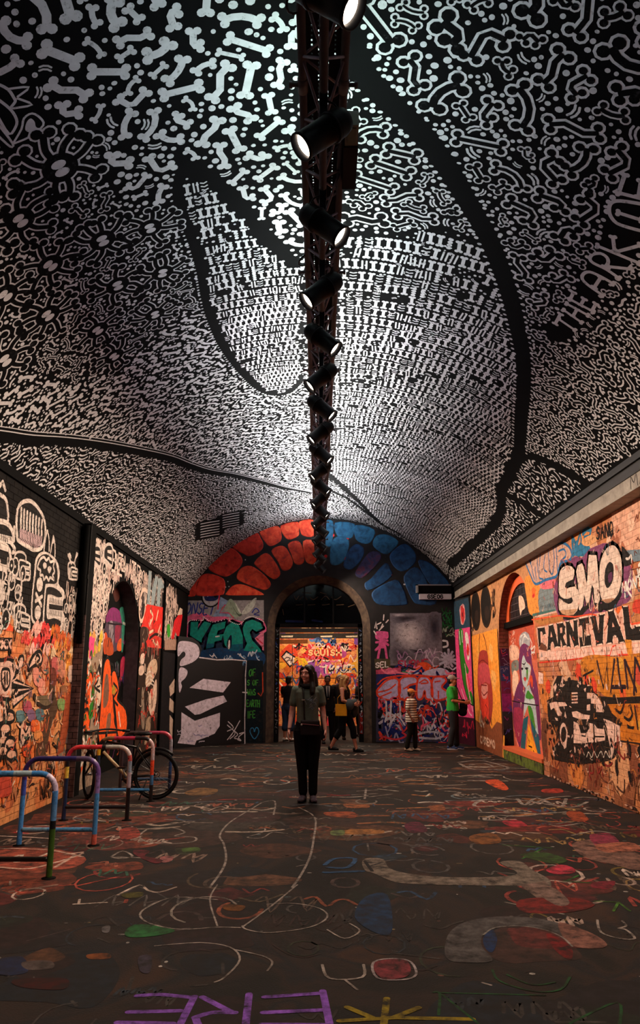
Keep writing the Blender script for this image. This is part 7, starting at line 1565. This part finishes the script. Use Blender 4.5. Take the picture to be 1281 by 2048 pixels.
def person(label, loc, rz, Ht, J={}, skin='#b98672', top=None, bottom=None, shoes=None, hair=None, hat=None, fem=False, voxel=.008, extra=None, stout=1.0, group=None, curl=.5):
    j = dict(J0); j.update(J); k = Ht / 1.70
    root = thing('person', label, 'person', loc, rz, group); root.scale = (k, k, k)
    lean = j['lean']; L = lambda p: (p[0], p[1] - lean * max(p[2] - .93, 0), p[2]); so = stout
    sk = plain('skin_' + skin[1:], skin, .55, var=.06, scale=20)
    hd = Vector((0, -.012 - lean * .65, 1.585)); R = Matrix.Rotation(j['head_yaw'], 3, 'Z') @ Matrix.Rotation(j['head_tilt'], 3, 'X')
    HP = lambda x, y, z: hd + R @ Vector((x, y, z))
    # ---- body
    b = MB()
    sw, ww, hw = (.150, .116, .156) if fem else (.175, .135, .150)
    tor = [(.82, hw * .80, .085), (.90, hw, .108), (.97, hw * .96, .105), (1.07, ww, .088), (1.17, ww + .012, .094), (1.28, sw * .93, .108), (1.36, sw, .098), (1.415, sw * .72, .075), (1.445, .065, .055), (1.50, .052, .052)]
    loft(b, [(0, -lean * max(z - .93, 0), z, rx * so, ry * so) for z, rx, ry in tor])
    limb(b, [(0, -lean * .48, 1.42), (0, -.008 - lean * .6, 1.53)], [.056, .050])
    for s, S in ((1, 'l'), (-1, 'r')):
        sh, el, wr = L(j['sh_' + S]), L(j['elb_' + S]), L(j['wri_' + S])
        limb(b, [(s * .12, -lean * .45, 1.375), sh, el, wr], [.060, .052, .038, .024]); hand(b, wr, el, s, curl=curl)
        m1 = tuple(Vector(sh).lerp(Vector(el), .4)); b.ell(m1, (.046,) * 3, 10, 7); m2 = tuple(Vector(el).lerp(Vector(wr), .3)); b.ell(m2, (.038,) * 3, 10, 7)
        kn, an = Vector(j['knee_' + S]), Vector(j['ank_' + S]); hp = Vector((s * j['hip'], 0, .88))
        limb(b, [hp, hp.lerp(kn, .35), kn, kn.lerp(an, .32) + Vector((0, .018, 0)), an], [.090, .082, .053, .055, .036])
        t = j['toe_' + S]; td = Vector((math.sin(t), -math.cos(t), 0)); limb(b, [an + Vector((0, 0, -.03)) - td * .035, an + Vector((0, 0, -.048)) + td * .07, an + Vector((0, 0, -.058)) + td * .15], [.036, .034, .024])
    # ---- head on its neck
    b.ell(HP(0, .012, .028), (.074, .093, .092), 16, 12, R); b.ell(HP(0, -.022, -.030), (.060, .068, .084), 14, 10, R); b.ell(HP(0, -.055, -.088), (.030, .028, .024), 10, 8, R)
    b.tube([HP(0, -.086, .014), HP(0, -.099, -.012), HP(0, -.102, -.022)], [.006, .010, .0115], 8); b.ell(HP(0, -.098, -.025), (.015, .012, .009), 8, 6, R)
    for s in (-1, 1): b.ell(HP(s * .076, .015, -.005), (.010, .020, .032), 8, 8, R); b.ell(HP(s * .036, -.068, -.022), (.030, .026, .030), 8, 6, R); b.ell(HP(s * .030, -.078, .036), (.032, .014, .012), 8, 6, R)
    body = solid_mesh('body', b, sk, root, voxel * .8, 2, .4)
    # ---- face
    for s in (-1, 1):
        e = MB().ell(HP(s * .031, -.089, .012), (.012, .006, .0065), 10, 7, R).build('eye', plain('eye_white', '#d8d0ca', .3), body); MB().ell(HP(s * .031, -.0935, .012), (.0055, .003, .0058), 8, 6, R).build('iris', plain('iris_dark', '#1c120e', .2), e)
        MB().tube([HP(s * .014, -.099, .032), HP(s * .032, -.097, .038), HP(s * .050, -.085, .033)], [.004, .0045, .003], 6).build('eyebrow', plain('brow_dark', '#20150f', .8), body)
    MB().tube([HP(-.022, -.089, -.060), HP(-.008, -.098, -.056), HP(.008, -.098, -.056), HP(.022, -.089, -.060)], [.003, .006, .006, .003], 8).build('lips', plain('lips_' + skin[1:], tuple(v * f for v, f in zip(H(skin), (.85, .55, .55))), .45), body)
    # ---- clothes
    if top:
        m = MB(); d = top.get('loose', .012); z0 = top.get('z0', .93)
        rings = [(0, -lean * max(z - .93, 0), z, rx * so + d * (1.6 if z < 1.1 else 1), ry * so + d * (1.6 if z < 1.1 else 1)) for z, rx, ry in tor if z0 + .02 < z < 1.43]
        base = rings[0]; rings = [(0, -lean * max(z0 - .93, 0), z0, base[3] + .006, base[4] + .004)] + rings + [(0, -lean * .5, 1.452, .078, .066)]
        loft(m, rings)
        for s, S in ((1, 'l'), (-1, 'r')):
            sh, el, wr = Vector(L(j['sh_' + S])), Vector(L(j['elb_' + S])), Vector(L(j['wri_' + S])); ln = top.get('sleeve', .5)
            if ln > 0:
                pts, rr = [Vector((s * .10, -lean * .45, 1.375)), sh], [.066, .056 + d * .3]
                if ln <= 1: pts.append(sh.lerp(el, ln)); rr.append(.054 + d * .5)
                else: pts += [el, el.lerp(wr, ln - 1)]; rr += [.052 + d * .3, .040]
                limb(m, pts, rr, 14)
        o = solid_mesh(top.get('name', 'shirt'), m, top['mat'], root, voxel, 3)
    if bottom:
        m = MB(); d = bottom.get('loose', .012); zl = bottom.get('zl', 0.0); zt = bottom.get('zt', .99)
        loft(m, [(0, 0, z, rx * so + d, ry * so + d) for z, rx, ry in ((.80, hw * .72, .085), (.84, hw * .86, .098), (.90, hw, .108), (.97, hw * .96, .105), (zt, hw * .90, .100))])
        if bottom.get('skirt'):
            zb = bottom['skirt']; loft(m, [(0, 0, zb, hw * 1.12 + d, .15 + d), (0, 0, .75, hw * 1.1 + d, .135 + d), (0, 0, .95, hw * .98 + d, .108 + d)])
        else:
            for s, S in ((1, 'l'), (-1, 'r')):
                kn, an = Vector(j['knee_' + S]), Vector(j['ank_' + S]); hp = Vector((s * j['hip'], 0, .88)); wl = bottom.get('hem', .062)
                pts, rr = [hp, hp.lerp(kn, .4), kn], [.092 + d, .088 + d, .066 + d]
                if zl < .45: f = bottom.get('to', .93); pts += [kn.lerp(an, .4) + Vector((0, .01, 0)), kn.lerp(an, f)]; rr += [wl + .004, wl]
                limb(m, pts, rr, 14)
        solid_mesh(bottom.get('name', 'trousers'), m, bottom['mat'], root, voxel, 3)
    if shoes:
        for s, S in ((1, 'l'), (-1, 'r')):
            an = Vector(j['ank_' + S]); t = j['toe_' + S]; td = Vector((math.sin(t), -math.cos(t), 0)); fl = an.z - .085; m = MB(); Rz = Matrix.Rotation(t, 3, 'Z')
            m.ell(an + Vector((0, 0, -.035)) - td * .03, (.041, .05, .05), 12, 8, Rz); m.ell(an + Vector((0, 0, -.045)) + td * .06, (.043, .095, .040), 12, 8, Rz); m.ell(an + Vector((0, 0, -.055)) + td * .12, (.044, .062, .030), 12, 8, Rz)
            if shoes.get('high'): m.tube([an + Vector((0, 0, -.04)), an + Vector((0, .004, .03))], [.042, .044], 12)
            o = solid_mesh('shoe', m, shoes['mat'], root, .006, 2); m2 = MB(); out = []
            for a in np.linspace(0, 2 * math.pi, 20)[:-1]: out.append(an + td * (.055 + .125 * math.cos(a)) + Vector((math.cos(t), math.sin(t), 0)) * (.047 * math.sin(a) * (1 - .12 * math.cos(a))))
            n = len(out); m2.add([(p.x, p.y, fl + .0) for p in out] + [(p.x, p.y, fl + .024) for p in out], [tuple(range(n))[::-1], tuple(range(n, 2 * n))] + [(i, (i + 1) % n, (i + 1) % n + n, i + n) for i in range(n)]); m2.build('sole', shoes.get('sole', M_black), o)
    if hair:
        m = MB(); hm = hair['mat']
        m.ell(HP(0, .022, .046), (.083, .096, .086), 16, 12, R); m.ell(HP(0, .05, .0), (.078, .066, .10), 14, 10, R)
        if hair.get('long'):
            ln = hair['long']
            for s in (-1, 1):
                m.tube([HP(s * .030, -.060, .100), HP(s * .066, -.050, .055), HP(s * .080, -.020, -.02), HP(s * .084, -.02, -.10), HP(s * .084, -.03, -.10) + Vector((s * .012, -.025, -ln * .45)), HP(s * .07, -.03, -.10) + Vector((s * .02, -.055, -ln * .8)), HP(s * .06, -.03, -.10) + Vector((s * .015, -.065, -ln))], [.020, .030, .034, .036, .040, .034, .012], 10)
                m.tube([HP(s * .045, .055, .03), HP(s * .066, .06, -.08), HP(s * .07, .05, -.10) + Vector((s * .02, .01, -ln * .5)), HP(s * .05, .05, -.10) + Vector((s * .01, .02, -ln * .85))], [.05, .05, .045, .02], 10)
        solid_mesh('hair', m, hm, body, .007, 2)
    if hat:
        m = MB(); m.ell(HP(0, .012, .058), (.090, .106, .078), 16, 12, R); m.ell(HP(0, -.115, .052), (.070, .075, .012), 14, 8, R); solid_mesh('cap', m, hat, root, .007, 2)
    if extra: extra(root, j, HP, R)
    return root
def striped(name, a, b, n):
    m, nt, bs = new_mat(name); tc = nt.nodes.new('ShaderNodeTexCoord'); sp = nt.nodes.new('ShaderNodeSeparateXYZ'); nt.links.new(tc.outputs['Object'], sp.inputs[0])
    mu = nt.nodes.new('ShaderNodeMath'); mu.operation = 'MULTIPLY'; mu.inputs[1].default_value = n; nt.links.new(sp.outputs['Z'], mu.inputs[0])
    fr = nt.nodes.new('ShaderNodeMath'); fr.operation = 'FRACT'; nt.links.new(mu.outputs[0], fr.inputs[0]); cr_ = nt.nodes.new('ShaderNodeValToRGB'); cr_.color_ramp.interpolation = 'CONSTANT'
    cr_.color_ramp.elements[0].color = (*H(a), 1); cr_.color_ramp.elements[1].position = .55; cr_.color_ramp.elements[1].color = (*H(b), 1); nt.links.new(fr.outputs[0], cr_.inputs[0]); nt.links.new(cr_.outputs[0], bs.inputs['Base Color']); bs.inputs['Roughness'].default_value = .85
    return m
cloth = lambda n, c, **k: plain('cloth_' + n, c, .9, var=.18, scale=40, spec=.15, **k)
M_hair_d = plain('hair_dark', '#140d0b', .55, var=.4, scale=60); M_hair_b = plain('hair_blonde', '#a07a4c', .6, var=.3, scale=60); M_hair_g = plain('hair_grey', '#8a7a76', .7, var=.3, scale=60)

# ---- the woman in front
def woman_extra(root, j, HP, R):
    # strap, bag, print on the shirt, wrist band
    s = MB().tube([(-.06, -.06, 1.45), (-.055, -.128, 1.36), (-.045, -.142, 1.20), (-.040, -.135, 1.05), (-.03, -.142, .97)], .012, 8); s.build('strap', M_strap, root)
    m = MB(); m.cbox((.035, -.165, .905), (.25, .055, .16)); m.tube([(-.085, -.165, .985), (.155, -.165, .985)], .028, 10); bag = solid_mesh('waist_bag', m, cloth('bag', '#241d20'), root, .007, 4)
    MB().tube([(-.08, -.197, .965), (.03, -.199, .955), (.15, -.197, .945)], .005, 6).build('zip', plain('zip_pink', '#7a4048', .5), bag); MB().ell((-.075, -.20, .955), (.012, .006, .012), 8, 6).build('buckle', plain('buckle_pale', '#a8a098', .4), bag)
    MB().box((-.075, -.152, 1.255), (-.035, -.138, 1.27)).build('strap_buckle', plain('buckle_pale', '#a8a098', .4), root)
    pc = Canvas(lambda a, b, o: (a, -.1245 - o - .018 * max(0, 1 - abs(b - 1.25) / .2) + .05 * abs(a - 0) ** 1.6, b)); random.seed(3)
    for _ in range(26): x, z = random.gauss(.035, .035), random.gauss(1.235, .035); pc.line(spline([(x, z), (x + .02, z + random.uniform(-.03, .03)), (x + .035, z + random.uniform(-.03, .03))], 3), .006, random.choice(['#7a8a9c', '#9aa4b0', '#5a6a7c']), 30)
    pc.build('shirt_print', M_paint, root)
    w = Vector(j['wri_r']); MB().tube([w + Vector((.03 * math.cos(a), .026 * math.sin(a), .02)) for a in np.linspace(0, 6.283, 15)[:-1]], .005, 6, closed=True).build('wrist_band', M_black, root)
    m = MB(); m.tube([(-.10, -.02, 1.455), (-.06, -.085, 1.445), (0, -.105, 1.435), (.06, -.085, 1.445), (.10, -.02, 1.455)], .022, 10); m.ell((0, -.09, 1.43), (.085, .035, .035), 12, 8); solid_mesh('scarf', m, cloth('scarf', '#131013'), root, .008, 3)
M_strap = plain('strap_black', '#0c0c0e', .6)
person('woman with long dark hair, grey-green shirt and black trousers, alone in mid tunnel', (-.145, 10.03, 0), math.radians(0), 1.70,
       dict(knee_l=(.075, -.02, .50), ank_l=(.070, .015, .085), knee_r=(-.075, -.005, .50), ank_r=(-.055, .03, .085), toe_l=.12, toe_r=-.25, sh_l=(.155, .01, 1.385), sh_r=(-.155, .01, 1.385), elb_l=(.20, .02, 1.12), wri_l=(.228, -.03, .885), elb_r=(-.205, .03, 1.12), wri_r=(-.238, -.05, .885), head_yaw=math.radians(-33), hip=.09),
       skin='#d89c90', fem=True, voxel=.0065, curl=.7, top=dict(mat=cloth('shirt_green', '#5c665e'), sleeve=.62, z0=.955, loose=.016, name='t_shirt'), bottom=dict(mat=cloth('black_trousers', '#0e0f14'), hem=.058, loose=.008), shoes=dict(mat=plain('shoe_grey', '#5a5260', .7), high=True), hair=dict(mat=M_hair_d, long=.17), extra=woman_extra)
# ---- blonde woman walking by
def blonde_extra(root, j, HP, R):
    m = MB(); m.ell((-.17, -.17, 1.05), (.10, .11, .13), 12, 10); m.ell((.05, -.22, 1.08), (.16, .08, .10), 12, 10); m.ell((.16, -.18, .98), (.09, .10, .18), 12, 10); m.tube([(.18, -.2, 1.1), (.2, -.18, .85), (.18, -.16, .74)], [.08, .09, .03], 10); solid_mesh('folded_jacket', m, cloth('jacket_grey', '#3f474c'), root, .01, 4)
    m = MB(); m.cbox((-.215, .02, .93), (.05, .26, .26)); m.build('yellow_bag', plain('bag_yellow', '#d89a1c', .5, var=.2), root)
    m = MB(); m.tube([(-.215, -.08, 1.06), (-.21, -.05, 1.22), (-.2, .03, 1.28), (-.21, .1, 1.2), (-.215, .1, 1.06)], .008, 6); m.build('bag_handle', plain('bag_yellow', '#d89a1c', .5), root)
person('blonde woman walking past in dark shorts, grey jacket over her arm, yellow bag', (.57, 16.85, 0), math.radians(72), 1.62,
       dict(knee_l=(.09, -.17, .50), ank_l=(.09, -.24, .085), knee_r=(-.09, .06, .49), ank_r=(-.09, .30, .12), elb_l=(.26, -.05, 1.13), wri_l=(.10, -.26, 1.10), elb_r=(-.26, -.03, 1.14), wri_r=(-.10, -.25, 1.06), head_tilt=.18),
       skin='#b8806a', fem=True, stout=1.1, top=dict(mat=cloth('top_dark_brown', '#1d1714'), sleeve=0, z0=.9, name='top'), bottom=dict(mat=cloth('shorts_black', '#111216'), to=.15, hem=.07, loose=.012, name='shorts'), shoes=dict(mat=plain('shoe_black', '#0f0f11', .6)), hair=dict(mat=M_hair_b, long=.20), extra=blonde_extra)
# ---- man in a suit under the arch
def suit_extra(root, j, HP, R):
    m = MB(); m.add([(-.055, -.128, 1.43), (.055, -.128, 1.43), (.02, -.145, 1.10), (-.02, -.145, 1.10)], [(0, 1, 2, 3)]); m.add([(-.055, -.10, 1.43), (.055, -.10, 1.43), (.02, -.11, 1.10), (-.02, -.11, 1.10)], [(3, 2, 1, 0)]); m.build('shirt_front', cloth('white', '#c8c4c4'), root)
    MB().tube([(0, -.136, 1.42), (0, -.148, 1.30), (0, -.152, 1.12)], [.013, .020, .026], 6).build('tie', cloth('tie', '#1a1c28'), root)
    for s in (-1, 1): MB().tube([(s * .06, -.12, 1.44), (s * .065, -.14, 1.3), (s * .03, -.15, 1.12)], .014, 6).build('lapel', cloth('lapel', '#17171b'), root)
person('man in a dark suit, white shirt and tie standing under the arch', (.22, 19.0, 0), math.radians(4), 1.64, dict(elb_l=(.25, .0, 1.13), wri_l=(.20, -.08, .90), elb_r=(-.25, .0, 1.13), wri_r=(-.2, -.08, .90)), skin='#8a5a4a', top=dict(mat=cloth('suit', '#121216'), sleeve=1.92, z0=.80, loose=.02, name='jacket'), bottom=dict(mat=cloth('suit_trousers', '#101014')), shoes=dict(mat=plain('shoe_black', '#0f0f11', .6)), hair=dict(mat=M_hair_d), extra=suit_extra)
# ---- short person in a striped shirt
person('short person in an orange cap and striped shirt near the bubble letters', (2.06, 17.0, 0), math.radians(62), 1.32, dict(knee_l=(.09, -.06, .50), ank_l=(.09, -.05, .085), knee_r=(-.09, .02, .5), ank_r=(-.10, .13, .085), elb_l=(.24, .02, 1.12), wri_l=(.20, -.12, .93), elb_r=(-.24, .03, 1.12), wri_r=(-.22, -.08, .90)), skin='#7a4a3a', stout=1.18, top=dict(mat=striped('cloth_stripes', '#d8cfc0', '#4a2c22', 15), sleeve=.8, z0=.80, loose=.022, name='striped_shirt'), bottom=dict(mat=cloth('dark_trousers', '#17140f'), hem=.066), shoes=dict(mat=plain('shoe_tan', '#a08a78', .7)), hair=dict(mat=M_hair_d), hat=cloth('cap_orange', '#b8703a'))
# ---- man in green
def green_extra(root, j, HP, R):
    m = MB(); m.ell((.10, -.24, .98), (.08, .10, .17), 12, 10); m.ell((.06, -.22, .85), (.10, .11, .10), 12, 10); solid_mesh('hanging_bag', m, cloth('black_bag', '#101012'), root, .01, 3)
    MB().tube([(-.02, -.13, 1.42), (.06, -.19, 1.2), (.1, -.24, 1.08)], .010, 6).build('bag_strap', M_strap, root)
person('man in a bright green shirt and pale cap beside the pink painted pier', (3.06, 17.45, 0), math.radians(70), 1.62, dict(elb_l=(.25, -.06, 1.12), wri_l=(.16, -.30, 1.10), elb_r=(-.25, -.05, 1.12), wri_r=(-.14, -.30, 1.08), knee_l=(.09, -.04, .5), ank_l=(.1, -.04, .085), ank_r=(-.1, .08, .085)), skin='#b07050', stout=1.1, top=dict(mat=cloth('shirt_bright_green', '#2f9a3a'), sleeve=.75, z0=.88, loose=.02, name='t_shirt'), bottom=dict(mat=cloth('grey_trousers', '#2a2a2e'), hem=.07), shoes=dict(mat=plain('shoe_blue', '#2a3a60', .6), sole=plain('sole_white', '#b8b8c4', .6)), hair=dict(mat=M_hair_d), hat=cloth('cap_pale', '#8a8078'), extra=green_extra)
# ---- people in the room beyond
person('person in blue shorts and dark top under the arch, back turned, arms raised', (-.78, 19.75, 0), math.radians(150), 1.62, dict(elb_l=(.27, -.10, 1.16), wri_l=(.12, -.26, 1.36), elb_r=(-.27, -.10, 1.16), wri_r=(-.12, -.26, 1.36)), skin='#b0765c', top=dict(mat=cloth('dark_top', '#17131a'), sleeve=.5), bottom=dict(mat=cloth('denim', '#2c3c58'), to=.12, hem=.09, loose=.02, name='shorts'), shoes=dict(mat=plain('shoe_white', '#c8c0bc', .6)), hair=dict(mat=M_hair_d))
person('grey-haired person in the room beyond, seen over the blonde woman', (.56, 20.3, 0), math.radians(10), 1.66, {}, skin='#b08478', top=dict(mat=cloth('brown_coat', '#2c221e'), sleeve=1.9, z0=.8), bottom=dict(mat=cloth('dark_trousers2', '#141416')), shoes=dict(mat=plain('shoe_black', '#0f0f11', .6)), hair=dict(mat=M_hair_g))
person('person in a black jacket at the edge of the room beyond, by the steel frame', (1.16, 21.3, 0), math.radians(-60), 1.60, dict(elb_l=(.25, -.08, 1.12), wri_l=(.14, -.26, 1.15)), skin='#a87058', top=dict(mat=cloth('black_jacket', '#0f0f12'), sleeve=1.9, z0=.82, loose=.02), bottom=dict(mat=cloth('black_trousers2', '#101012')), shoes=dict(mat=plain('shoe_black', '#0f0f11', .6)), hair=dict(mat=M_hair_d))
